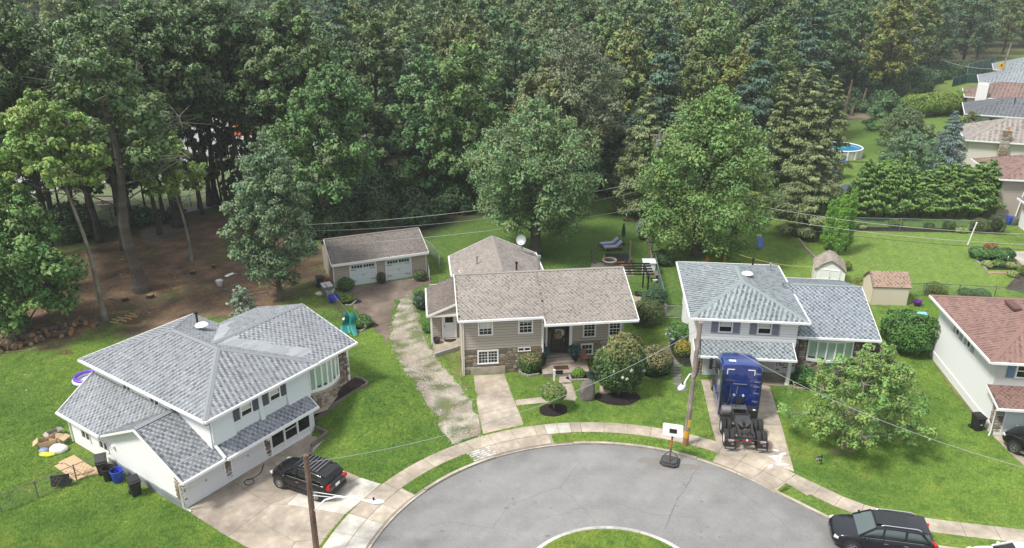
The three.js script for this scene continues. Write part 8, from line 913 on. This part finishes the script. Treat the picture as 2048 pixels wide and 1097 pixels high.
// ---------------------------------------------------------------- the centre house's back garden
{
  const fr = mat([0.3, 0.15, 0.08], 0.8), cush = mat([0.34, 0.4, 0.62], 0.9), lounger = (x, y, ry, l) => { const t = thing('sun_lounger', l, 'sun lounger', G(x, y), ry); part(t, 'frame', gb().box(0, 0.3, 0, 1.95, 0.07, 0.66).geo(), fr); for (const a of [-0.85, 0.85]) for (const b of [-0.28, 0.28]) part(t, 'leg', gb().box(a, 0.14, b, 0.07, 0.28, 0.07).geo(), fr); part(t, 'seat_cushion', gb().box(-0.35, 0.38, 0, 1.25, 0.09, 0.6).geo(), cush); part(t, 'back_cushion', gb().box(0.58, 0.62, 0, 0.78, 0.09, 0.6, 0, 0, 0.72).geo(), cush); };
  lounger(1226, 500, 0.18, 'blue cushioned sun lounger, the nearer of the pair'); lounger(1219, 493, 0.22, 'blue cushioned sun lounger, the farther of the pair');
  { const t = thing('garden_parasol', 'closed dark green parasol behind the sun loungers', 'parasol', G(1246, 489)); part(t, 'pole', gb().cyl(0, 0, 2.3, 0, 0.025, 0.025, 8).geo(), M.timber); part(t, 'canopy', gb().tube([[0, 0.85, 0], [0, 1.2, 0], [0, 1.9, 0], [0, 2.3, 0]], [0.16, 0.21, 0.13, 0.03], 10).geo(), mat([0.008, 0.07, 0.075], 0.9)); part(t, 'base', gb().cyl(0, 0, 0.08, 0, 0.28, 0.24, 14).geo(), M.black); }
  { const t = thing('garden_sofa', 'brown outdoor sofa with black cushions behind the centre house', 'sofa', G(1234, 527), -0.03); part(t, 'frame', gb().box(0, 0.2, 0, 2.5, 0.3, 0.85).box(-1.22, 0.4, 0, 0.14, 0.5, 0.85).box(1.22, 0.4, 0, 0.14, 0.5, 0.85).geo(), fr); for (const x of [-0.75, 0, 0.75]) { part(t, 'seat_cushion', gb().box(x, 0.42, 0.06, 0.72, 0.16, 0.68).geo(), M.black); part(t, 'back_cushion', gb().box(x, 0.66, -0.32, 0.72, 0.42, 0.16, 0, -0.15).geo(), mat([0.02, 0.02, 0.03], 0.9)); } part(t, 'corner_seat', gb().box(0.95, 0.25, 0.85, 0.75, 0.35, 0.8).geo(), fr); part(t, 'corner_cushion', gb().box(0.95, 0.48, 0.85, 0.7, 0.14, 0.75).geo(), M.black); }
  { const t = thing('fire_pit', 'round grey fire pit table by the brown sofa', 'fire pit', G(1219, 531)); part(t, 'drum', gb().cyl(0, 0, 0.5, 0, 0.5, 0.55, 20).geo(), binGrey); part(t, 'rim', new THREE.TorusGeometry(0.62, 0.09, 8, 26).rotateX(Math.PI / 2).translate(0, 0.52, 0), M.concrete); part(t, 'bowl', gb().cyl(0, 0.46, 0.5, 0, 0.5, 0.5, 20).geo(), mat([0.12, 0.12, 0.13], 0.8)); }
  structure('garden_patio', sheet(pxPoly([[1183, 526], [1262, 526], [1268, 552], [1180, 552]]), 0.02, 50, null, null, terrain, 2), mat([0.5, 0.45, 0.4], 0.9, { map: T.concrete }));
  for (const [x, y, ty, l] of [[1189, 527, 481, 'brown wooden post at the left rear of the patio'], [1258, 546, 482, 'grey wooden post at the right of the patio']]) { const p = G(x, y), t = thing('wooden_post', l, 'post', p), H = heightAt(p, ty); part(t, 'post', gb().box(0, H / 2, 0, 0.14, H, 0.14).geo(), M.timber); part(t, 'base', gb().box(0, 0.15, 0, 0.32, 0.3, 0.32).geo(), M.timbergrey); }
  { const t = thing('garden_lamp', 'thin black garden lamp left of the patio', 'lamp post', G(1182, 527)); part(t, 'post', gb().cyl(0, 0, 1.1, 0, 0.025, 0.025, 6).geo(), M.black); part(t, 'head', gb().cyl(0, 1.1, 1.3, 0, 0.08, 0.05, 8).geo(), M.black); }
  { const t = thing('pergola', 'black slatted pergola behind the right end of the centre house', 'pergola', G(1290, 590), 0.0); for (let i = 0; i < 5; i++) part(t, 'rafter', gb().box(-0.9, 2.25, -0.1 - i * 0.62 + 0.9, 2.9, 0.12, 0.09).geo(), M.black); part(t, 'beam', gb().box(0.05, 2.1, -0.35, 0.12, 0.16, 2.9).geo(), M.black); for (const z of [0.9, -1.6]) part(t, 'post', gb().box(0.05, 1.05, z, 0.12, 2.1, 0.12).geo(), M.black); }
  { const t = thing('storage_box', 'white garden storage box beside the green fence', 'storage box', G(1297, 548)); part(t, 'body', gb().box(0, 0.6, 0, 1.1, 1.2, 0.8).geo(), M.white); for (let i = 0; i < 5; i++) part(t, 'slat', gb().box(0, 0.2 + i * 0.2, 0.41, 1.0, 0.15, 0.03).geo(), M.trim); part(t, 'lid', gb().box(0, 1.24, 0.02, 1.2, 0.09, 0.95, 0, 0.12).geo(), mat([0.6, 0.66, 0.68], 0.5)); }
  { const t = thing('potting_bench', 'grey wooden table beside the white storage box', 'table', G(1305, 562)); for (let i = 0; i < 6; i++) part(t, 'plank', gb().box(-0.42 + i * 0.17, 0.72, 0, 0.155, 0.05, 1.0).geo(), M.timbergrey); for (const x of [-0.42, 0.42]) for (const z of [-0.4, 0.4]) part(t, 'leg', gb().box(x, 0.35, z, 0.09, 0.7, 0.09).geo(), M.timber); }
  tub('bucket', 'small white bucket under the grey wooden table', G(1310, 566), 0.13, 0.16, 0.32, M.trim, { cat: 'bucket' }); tub('plant_pot', 'grey pot by the loose dark shrub', G(1311, 592), 0.15, 0.19, 0.45, binGrey, { cat: 'plant pot', handles: false }); tub('plant_pot', 'black pot beneath the pergola', G(1276, 592), 0.24, 0.3, 0.3, M.black, { cat: 'plant pot', handles: false });
  structure('side_patio', sheet(pxPoly([[1262, 592], [1285, 592], [1280, 616], [1268, 616]]), 0.02, 50, null, null, terrain, 2), mat([0.62, 0.53, 0.42], 0.9, { map: T.concrete }));
}
// ---------------------------------------------------------------- sheds and toys behind the right house
function shed(label, p, ry, w, d, h, o) { // gambrel shed, doors on the front
  const t = thing('garden_shed', label, 'shed', p, ry), k = 0.3 * w, y1 = h + 0.55, y2 = h + 0.85, prof = [[-w / 2, 0], [w / 2, 0], [w / 2, h], [k * 0.75, y1], [0, y2], [-k * 0.75, y1], [-w / 2, h]];
  part(t, 'front_wall', gb().plate(prof.map(q => [q[0], q[1], d / 2]), 0.06).geo(), o.wall); part(t, 'rear_wall', gb().plate(prof.map(q => [-q[0], q[1], -d / 2]), 0.06).geo(), o.wall); for (const s of [-1, 1]) part(t, 'side_wall', gb().box(s * (w / 2 - 0.03), h / 2, 0, 0.06, h, d - 0.1).geo(), o.wall);
  const planes = []; for (const s of [-1, 1]) { const e = [s * (w / 2 + 0.08), h - 0.06], m = [s * k * 0.75, y1 + 0.02], top = [0, y2 + 0.03], z0 = d / 2 + 0.12, z1 = -d / 2 - 0.12, q = (a, z) => [a[0], a[1], z]; planes.push(s > 0 ? [q(e, z0), q(e, z1), q(m, z1), q(m, z0)] : [q(e, z1), q(e, z0), q(m, z0), q(m, z1)], s > 0 ? [q(m, z0), q(m, z1), q(top, z1), q(top, z0)] : [q(m, z1), q(m, z0), q(top, z0), q(top, z1)]); }
  roof(t, planes, o.roof); const f = d / 2 + 0.02; if (o.doors) { for (const s of [-1, 1]) { part(t, 'door', gb().box(s * 0.42, 0.9, f, 0.8, 1.7, 0.05).geo(), o.wall); part(t, 'door_trim', gb().box(s * 0.42 - 0.36, 0.9, f + 0.03, 0.07, 1.7, 0.03).box(s * 0.42 + 0.36, 0.9, f + 0.03, 0.07, 1.7, 0.03).box(s * 0.42, 1.72, f + 0.03, 0.65, 0.07, 0.03).box(s * 0.42, 0.1, f + 0.03, 0.65, 0.07, 0.03).box(s * 0.42, 0.9, f + 0.03, 0.65, 0.07, 0.03).geo(), M.trim); } part(t, 'handle', gb().box(0.05, 0.95, f + 0.06, 0.03, 0.2, 0.03).geo(), M.black); }
  part(t, 'corner_trim', gb().box(-w / 2 + 0.04, h / 2, f, 0.09, h, 0.05).box(w / 2 - 0.04, h / 2, f, 0.09, h, 0.05).geo(), o.trim ?? M.trim); return t;
}
shed('white gambrel roofed shed with double doors behind the right house', G(1654, 566), -0.3, 2.5, 2.6, 1.75, { wall: M.white, doors: true, roof: { light: [0.34, 0.3, 0.26], dark: [0.26, 0.22, 0.2], dashW: 0.14, e: 0.16, seed: 41 } });
{ const p = G(1779, 610); p.z -= 1.1; shed('cream shed with brown shingle roof beside the mown lawn', p, -1.65, 2.4, 2.9, 1.7, { wall: mat([0.6, 0.53, 0.43], 0.8), trim: mat([0.5, 0.44, 0.36], 0.8), roof: { light: [0.34, 0.245, 0.19], dark: [0.26, 0.18, 0.14], dashW: 0.14, e: 0.16, seed: 43 } }); }
tub('bucket', 'purple bucket on the grass right of the cream shed', G(1835, 612), 0.25, 0.32, 0.45, mat([0.12, 0.01, 0.24], 0.4), { cat: 'bucket', handles: false });
structure('sand_patch', sheet(wobble(pxPoly([[1834, 640], [1852, 640], [1873, 655], [1866, 668], [1840, 664]]), 0.25, 0.5, 5), 0.02, 1, vcol([0.42, 0.32, 0.2], [0.6, 0.48, 0.34], 71), null, terrain, 2), M.earth); structure('dry_strip', sheet(wobble(pxPoly([[1860, 716], [1878, 712], [1955, 812], [1984, 868], [1972, 860], [1940, 826]]), 0.2, 0.5, 6), 0.015, 1, vcol([0.24, 0.2, 0.1], [0.42, 0.32, 0.18], 72), null, terrain, 2), M.earth);
{ const t = thing('blue_sheet', 'crumpled light blue plastic sheet by the sand patch', 'tarp', G(1832, 633)), g = new THREE.PlaneGeometry(1.9, 0.9, 16, 10).rotateX(-Math.PI / 2), P = g.attributes.position; for (let i = 0; i < P.count; i++) P.setY(i, 0.03 + 0.22 * vn(P.getX(i) * 4 + 9, P.getZ(i) * 5 + 9, 3)); g.computeVertexNormals(); part(t, 'sheet', g, mat([0.2, 0.48, 0.75], 0.5, { side: THREE.DoubleSide })); }
structure('trunk_patch', sheet(wobble(pxPoly([[1655, 900], [1680, 893], [1720, 897], [1712, 908], [1668, 912]]), 0.3, 0.4, 12), 0.012, 0.6, vcol([0.3, 0.25, 0.13], [0.42, 0.34, 0.22], 74), null, terrain, 2), M.earth);
{ const t = thing('swing_set', 'white swing frame with a blue seat under the wide maple', 'swing', G(1497, 492), -0.1); part(t, 'frame', gb().tube([[-2, 0, 0.5], [-1.8, 2.2, 0]], 0.04, 6).tube([[-2, 0, -0.6], [-1.8, 2.2, 0]], 0.04, 6).tube([[1, 0, 0.5], [0.8, 2.2, 0]], 0.04, 6).tube([[1, 0, -0.6], [0.8, 2.2, 0]], 0.04, 6).tube([[-1.9, 2.2, 0], [0.9, 2.2, 0]], 0.045, 6).geo(), M.trim); part(t, 'slide', gb().box(0.95, 0.75, 0.75, 0.5, 0.06, 1.4, 0, 0.7).geo(), mat([0.03, 0.08, 0.4], 0.4)); part(t, 'swing_seat', gb().box(-0.6, 0.6, 0, 0.45, 0.04, 0.2).geo(), mat([0.1, 0.1, 0.12], 0.6)); part(t, 'chain', gb().cyl(-0.8, 0.6, 2.2, 0, 0.012, 0.012, 4).cyl(-0.4, 0.6, 2.2, 0, 0.012, 0.012, 4).geo(), M.galv); }
for (const [x, y, c, l] of [[1413, 525, [0.55, 0.12, 0.03], 'orange toy stand at the foot of the wide maple'], [1448, 527, [0.65, 0.4, 0.03], 'yellow stake behind the roof of the right house']]) { const t = thing('garden_stake', l, 'stake', G(x, y)); part(t, 'stake', gb().box(0, 0.35, 0, 0.07, 0.75, 0.07).box(0.16, 0.3, 0.05, 0.06, 0.6, 0.06, 0, 0, 0.4).geo(), mat(c, 0.6)); }
// ---------------------------------------------------------------- pool yard and mown lawn at the right
{
  const p = G(1690, 318); p.z -= 2.3; const t = thing('swimming_pool', 'round above ground pool with blue water in the right rear yard', 'pool', p), R0 = 3.1, H = 1.25; part(t, 'wall', new THREE.CylinderGeometry(R0, R0, H, 40, 1, true).translate(0, H / 2, 0), mat([0.55, 0.53, 0.51], 0.6, { side: THREE.DoubleSide })); part(t, 'rim', new THREE.TorusGeometry(R0, 0.13, 6, 48).rotateX(Math.PI / 2).scale(1, 0.6, 1).translate(0, H, 0), M.trim); for (let i = 0; i < 16; i++) { const a = i / 16 * 6.283; part(t, 'upright', gb().box(Math.cos(a) * (R0 + 0.06), H / 2, Math.sin(a) * (R0 + 0.06), 0.12, H, 0.18, -a).geo(), M.trim); } part(t, 'liner', new THREE.CylinderGeometry(R0 - 0.02, R0 - 0.02, 0.04, 40).translate(0, H - 0.34, 0), mat([0.02, 0.3, 0.62], 0.6)); part(t, 'water', new THREE.CylinderGeometry(R0 - 0.03, R0 - 0.03, 0.02, 40).translate(0, H - 0.14, 0), new THREE.MeshPhysicalMaterial({ color: new THREE.Color().setRGB(0.05, 0.42, 0.75), roughness: 0.06, transmission: 0.5, thickness: 0 }));
  const f = part(scene, 'pool_float', gb().box(0, 0, 0, 1.5, 0.12, 0.7, 0.4).box(0.7, 0.1, -0.3, 0.4, 0.16, 0.7, 0.4).geo(), mat([0.2, 0.68, 0.3], 0.4)); f.position.set(p.x + 0.3, H - 0.07, p.z - 0.6); tag(f, 'green air mattress floating in the round pool', 'float');
  { const s = thing('pool_deck', 'wooden steps at the left side of the round pool', 'steps', [p.x - 3.4, 0, p.z + 1.2]); for (let i = 0; i < 4; i++) part(s, 'step', gb().box(0, 0.2 + i * 0.26, -i * 0.28, 1.1, 0.06, 0.3).geo(), M.timber); part(s, 'stringer', gb().bar([-0.5, 0, 0.2], [-0.5, 1.1, -0.95], 0.06, 0.2).bar([0.5, 0, 0.2], [0.5, 1.1, -0.95], 0.06, 0.2).geo(), M.timber); }
  const q = G(1668, 356), s = thing('play_tower', 'wooden play tower with blue roof and swing beam near the pool', 'playset', q, -0.1), bl = mat([0.05, 0.12, 0.42], 0.5); for (const x of [-0.8, 0.8]) for (const z of [-0.7, 0.7]) part(s, 'post', gb().box(x, 1.3, z, 0.12, 2.6, 0.12).geo(), M.timber); part(s, 'floor', gb().box(0, 1.2, 0, 1.7, 0.1, 1.5).geo(), M.timber); part(s, 'roof', gb().plate([[-1.0, 2.4, 0.95], [1.0, 2.4, 0.95], [1.0, 3.2, 0], [-1.0, 3.2, 0]], 0.05).plate([[1.0, 2.4, -0.95], [-1.0, 2.4, -0.95], [-1.0, 3.2, 0], [1.0, 3.2, 0]], 0.05).geo(), bl); part(s, 'swing_beam', gb().box(2.7, 2.2, 0, 3.8, 0.14, 0.12).bar([4.5, 2.2, 0], [4.6, 0, 0.8], 0.1).bar([4.5, 2.2, 0], [4.6, 0, -0.8], 0.1).geo(), M.timber); part(s, 'slide', gb().bar([-0.3, 1.2, 0.8], [-0.3, 0.1, 2.6], 0.55, 0.06).geo(), bl);
  const tp = G(1697, 376); { const b = part(scene, 'play_mat', gb().box(0, 0.04, 0, 2.3, 0.07, 2.6).geo(), mat([0.05, 0.07, 0.12], 0.9)); b.position.copy(tp); tag(b, 'dark blue play mat on the grass near the play tower', 'mat'); }
  for (const [x, y, c, l] of [[1676, 372, [0.6, 0.62, 0.7], 'white and blue toy left of the dark play mat'], [1662, 378, [0.5, 0.3, 0.35], 'pink toy heap left of the dark play mat'], [1742, 366, [0.35, 0.05, 0.05], 'red toy at the edge of the hedge'], [1730, 366, [0.08, 0.2, 0.55], 'blue toy right of the dark play mat']]) { const g = thing('garden_toy', l, 'toy', G(x, y), x); part(g, 'body', gb().box(0, 0.3, 0, 0.7, 0.45, 0.5).geo(), mat(c, 0.5)); part(g, 'top', gb().box(0.15, 0.62, 0, 0.35, 0.25, 0.45, 0, 0, 0.3).geo(), mat(c.map(v => v * 0.7), 0.5)); }
  const cp = G(1936, 490), ch = heightAt(cp, 446), c = thing('clothes_pole', 'white pole standing on the mown lawn', 'pole', cp); part(c, 'pole', gb().tube([[0, 0, 0], [0.42, ch, 0]], 0.06, 8).geo(), M.trim); part(c, 'cap', new THREE.SphereGeometry(0.08, 8, 6).translate(0.42, ch, 0), M.trim);
  tub('round_bin', 'blue bin stack beside the taupe wall at the right edge', G(2016, 449), 0.3, 0.36, 0.9, mat([0.03, 0.08, 0.55], 0.5)); tub('round_bin', 'grey bin beside the taupe wall at the right edge', G(2028, 450), 0.32, 0.38, 0.85, binGrey);
  for (const [x, y, h, l] of [[1703, 232, 2.6, 'bare pale tree stump at the far end of the pool yard'], [1722, 222, 4.2, 'tall broken trunk behind the pool yard'], [1688, 240, 7, 'slim pale trunk at the edge of the wood by the pool yard']]) { const t = thing('dead_trunk', l, 'dead trunk', G(x, y)); part(t, 'trunk', gb().tube([[0, 0, 0], [0.15, h * 0.5, 0], [0.4, h, 0.1]], 0.32, 8, 0.14).geo(), mat([0.4, 0.27, 0.2], 0.95, { map: T.bark })); part(t, 'branch_stub', gb().tube([[0.12, h * 0.6, 0], [0.6, h * 0.75, 0.1]], 0.1, 6, 0.04).geo(), M.barkpale); }
  structure('yard_soil', sheet(wobble(pxPoly([[1670, 240], [1750, 236], [1745, 228], [1680, 230]]), 0.5, 1, 4), 0.02, 3, vcol([0.22, 0.16, 0.12], [0.36, 0.27, 0.2], 75), null, terrain, 2), M.earth);
  const st = thing('garden_statue', 'small white figure in the flower bed', 'statue', G(2014, 528)); part(st, 'figure', gb().tube([[0, 0, 0], [0, 0.3, 0], [0, 0.5, 0], [0, 0.62, 0]], [0.13, 0.09, 0.11, 0.04], 8).geo(), M.trim); part(st, 'head', new THREE.SphereGeometry(0.08, 8, 6).translate(0, 0.68, 0), M.trim);
}
// ---------------------------------------------------------------- houses along the street at the right rear
function rearHouse(label, px, py, deg, w, d, eH, rise, rc, wall, wins = [], o = {}) {
  const h = thing('rear_house', label, 'house', G(px, py), deg * R), ov = 0.5, g = M.trim;
  siding(h, front(0), [[0, 0], [w, 0], [w, eH], [0, eH]], [], wall, 0.22, false); siding(h, leftWall(0, d), [[0, 0], [d, 0], [d, eH], [0, eH]], [], o.side ?? wall, 0.22, false); part(h, 'rear_wall', gb().box(w / 2, eH / 2, -d + 0.08, w - 0.2, eH, 0.16).geo(), wall); part(h, 'right_wall', gb().box(w - 0.08, eH / 2, -d / 2, 0.16, eH, d - 0.4).geo(), wall);
  const m = Math.min(w, d) / 2 + ov, r1 = eH + rise, P = (a, y, b) => L3(a, y, b), A = -ov, B = w + ov, C = -ov, D = d + ov; const planes = w >= d ? [[P(A, eH, C), P(B, eH, C), P(B - m, r1, C + m), P(A + m, r1, C + m)], [P(B, eH, D), P(A, eH, D), P(A + m, r1, C + m), P(B - m, r1, C + m)], [P(A, eH, D), P(A, eH, C), P(A + m, r1, C + m)], [P(B, eH, C), P(B, eH, D), P(B - m, r1, C + m)]] : [[P(A, eH, C), P(B, eH, C), P(A + m, r1, C + m)], [P(B, eH, D), P(A, eH, D), P(A + m, r1, D - m)], [P(A, eH, D), P(A, eH, C), P(A + m, r1, C + m), P(A + m, r1, D - m)], [P(B, eH, C), P(B, eH, D), P(A + m, r1, D - m), P(A + m, r1, C + m)]];
  roof(h, planes, { light: rc, dark: rc.map(v => v * 0.7), dashW: 0.3, per: 0.6, e: 0.3, seed: px }, w >= d ? [[P(A, eH, C), P(A + m, r1, C + m)], [P(A + m, r1, C + m), P(B - m, r1, C + m)]] : [[P(A, eH, C), P(A + m, r1, C + m)], [P(A + m, r1, C + m), P(A + m, r1, D - m)]], [['gutter', P(A, eH - 0.06, C - 0.05), P(B, eH - 0.06, C - 0.05), 0.14, 0.16], ['gutter', P(A - 0.05, eH - 0.06, C), P(A - 0.05, eH - 0.06, D), 0.14, 0.16]]); part(h, 'soffit', gb().box(w / 2, eH - 0.14, -d / 2, w + 0.9, 0.03, d + 0.9).geo(), g);
  for (const [u, v, ww, hh, side] of wins) win(h, side ? leftWall(0, d) : front(0), u, v, ww, hh, { t: 0.1 }); return h;
}
const cream = mat([0.6, 0.58, 0.52], 0.7), pinkish = mat([0.62, 0.58, 0.54], 0.7), tan2 = mat([0.4, 0.35, 0.31], 0.7);
{ const h = rearHouse('taupe two storey house with red hip roof at the right edge', 1990, 437, -11, 9, 8.5, 4.6, 1.9, [0.225, 0.145, 0.13], tan2, [[5.2, 3.2, 0.6, 0.9, 1], [7.2, 3.1, 0.9, 0.95, 1], [6.5, 0.4, 0.9, 1.4, 1]], { side: mat([0.5, 0.45, 0.4], 0.7) }); pipe(h, 'downspout', [L3(2.6, 4.5, -0.5), L3(2.4, 4.1, -0.1), L3(2.0, 0.1, -0.1)], 0.08, M.trim); vent(h, 3.5, 5.8, 3, 'dark'); }
{ const h = rearHouse('cream house with beige brown roof and stone chimney at right', 1926, 347, -20, 13, 9.5, 4.6, 2.3, [0.29, 0.265, 0.245], cream, [[11.5, 3, 0.9, 1.2]]); const c = sub(h, 'chimney', 4.0, 0, 0.3); stones(c, { x: -0.55, z: 0.3, ry: 0 }, [[0, 0], [1.1, 0], [1.1, 6.2], [0, 6.2]], [], 91, { h: 0.45, w: 0.6, noBack: true }); h.remove(c); const cs = sub(h, 'chimney', 4.0, 0, 0.3); part(cs, 'stack', gb().box(0, 3.1, 0, 1.1, 6.2, 0.56).geo(), mat([0.4, 0.36, 0.3], 0.95)); for (const m of [...c.children]) cs.add(m); part(cs, 'flue', gb().cyl(0.1, 6.2, 6.6, 0, 0.16, 0.14, 10).geo(), mat([0.5, 0.2, 0.1], 0.8)); vent(h, 7.5, 6.4, 2.5, 'dome'); }
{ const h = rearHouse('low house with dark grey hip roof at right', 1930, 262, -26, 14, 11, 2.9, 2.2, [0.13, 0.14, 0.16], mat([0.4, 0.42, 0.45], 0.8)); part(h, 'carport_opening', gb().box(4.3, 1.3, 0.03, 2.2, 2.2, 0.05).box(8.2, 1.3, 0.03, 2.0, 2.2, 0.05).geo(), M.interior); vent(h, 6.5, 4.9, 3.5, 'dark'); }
{ const h = rearHouse('long white house with red brown roof and white chimney at upper right', 1928, 233, -26, 17, 10, 3.6, 2.2, [0.21, 0.145, 0.13], cream, [[5.4, 1.6, 1.1, 1.4], [9.2, 1.6, 1.1, 1.4]]); part(h, 'chimney', gb().box(2.0, 3.0, 0.5, 1.7, 6.0, 1.0).geo(), M.trim); }
rearHouse('white house with blue grey roof behind the red brown one', 1958, 196, -27, 18, 11, 3.2, 2.4, [0.24, 0.27, 0.3], pinkish, [[4.5, 1.2, 1.2, 1.3], [8.2, 1.2, 1.2, 1.3], [12, 1.2, 1.2, 1.3]]);
rearHouse('farthest house with pale blue roof beyond the grey one', 1988, 162, -28, 20, 12, 2.6, 2.6, [0.24, 0.28, 0.3], mat([0.55, 0.42, 0.25], 0.8), []);
{ const h = rearHouse('white low house cut by the right edge beside the patio', 2094, 496, -10, 8, 7, 3.0, 1.5, [0.2, 0.21, 0.23], M.white, [[5.6, 0.6, 0.8, 1.0, 1]]); }
// ---------------------------------------------------------------- short grass standing on the near lawns
{
  const b = gb(), r = rng(301); for (let i = 0; i < 7; i++) { const a = r() * 6.28, x = (r() - 0.5) * 0.11, z = (r() - 0.5) * 0.11, h = 0.035 + 0.035 * r(), l = 0.03 + 0.04 * r(), w = 0.007, c = Math.cos(a), s = Math.sin(a); b.tri([x - s * w, -0.005, z + c * w], [x + s * w, -0.005, z - c * w], [x + c * l, h, z + s * l]); }
  const blocks = [...hard, gravelPoly, courtPoly, pxPoly([[109, 895], [372, 1024], [630, 866], [742, 770], [700, 740], [500, 640], [180, 740]]), pxPoly([[868, 706], [930, 690], [928, 752], [1090, 752], [1185, 748], [1290, 700], [1240, 600], [860, 570]]), pxPoly([[1388, 762], [1580, 772], [1690, 772], [1770, 690], [1740, 560], [1360, 560]]), pxPoly([[1860, 712], [1984, 872], [2200, 880], [2200, 640], [1860, 640]])];
  const spots = [[1107, 821, 0.95], [1235, 795, 1.5], [1308, 745, 1.05]].map(([x, y, q]) => [...G2(x, y), q]);
  const N = 210000, im = new THREE.InstancedMesh(b.geo(), mat([1, 1, 1], 1, { side: THREE.DoubleSide }), N), m = new THREE.Matrix4(), q = new THREE.Quaternion(), up = new THREE.Vector3(0, 1, 0), P = new THREE.Vector3(), S = new THREE.Vector3(), c = new THREE.Color(); let n = 0;
  for (let k = 0; k < N * 4 && n < N; k++) {
    const z = -31.5 - 33 * Math.pow(r(), 1.25), W = -z * 0.68 + 4, x = (r() * 2 - 1) * W, d = Math.hypot(x - CX, z - CZ), onVerge = d > RK + 0.04 && d < RV - 0.04 && z < -31.5, onIsle = d < 4.42;
    if (!onIsle && !onVerge && (!inside(lawnPoly, x, z) || d < RS + 0.05 || (x > 15.5 && segDist(stemOut, x, z, false) < 0.35))) continue; if (onVerge && (x > 16 || blocks.some(p => inside(p, x, z)))) continue; if (!onVerge && !onIsle && (blocks.some(p => inside(p, x, z)) || spots.some(s => Math.hypot(x - s[0], z - s[1]) < s[2]) || signed(zDirt, x, z) < 1)) continue;
    if (onVerge) { const f = Math.atan2(CZ - z, x - CX), v = [[phi(808, 979), phi(946, 909)], [phi(1103, 872), phi(1433, 915)], [phi(1569, 976), F0]]; if (!v.some(([a, b2]) => f < a && f > b2)) continue; }
    const s = 0.7 + 0.6 * r(); m.compose(P.set(x, onIsle ? 0.25 * (1 - (d / 4.5) ** 2) : terrain(x, z), z), q.setFromAxisAngle(up, r() * 6.28), S.set(s, s * (0.7 + 0.6 * r()), s)); im.setMatrixAt(n, m); const g = groundColor(x, z), t = 0.55 + 0.6 * r(); im.setColorAt(n, c.setRGB(g[0] * t * (0.9 + 0.3 * r()), g[1] * t, g[2] * t)); n++;
  }
  im.count = n; im.name = 'lawn_grass'; tag(im, 'short mown grass of the front lawns', 'grass', null, 'stuff'); im.receiveShadow = true; scene.add(im); console.log('grass', n);
}
renderer.render(scene, camera);
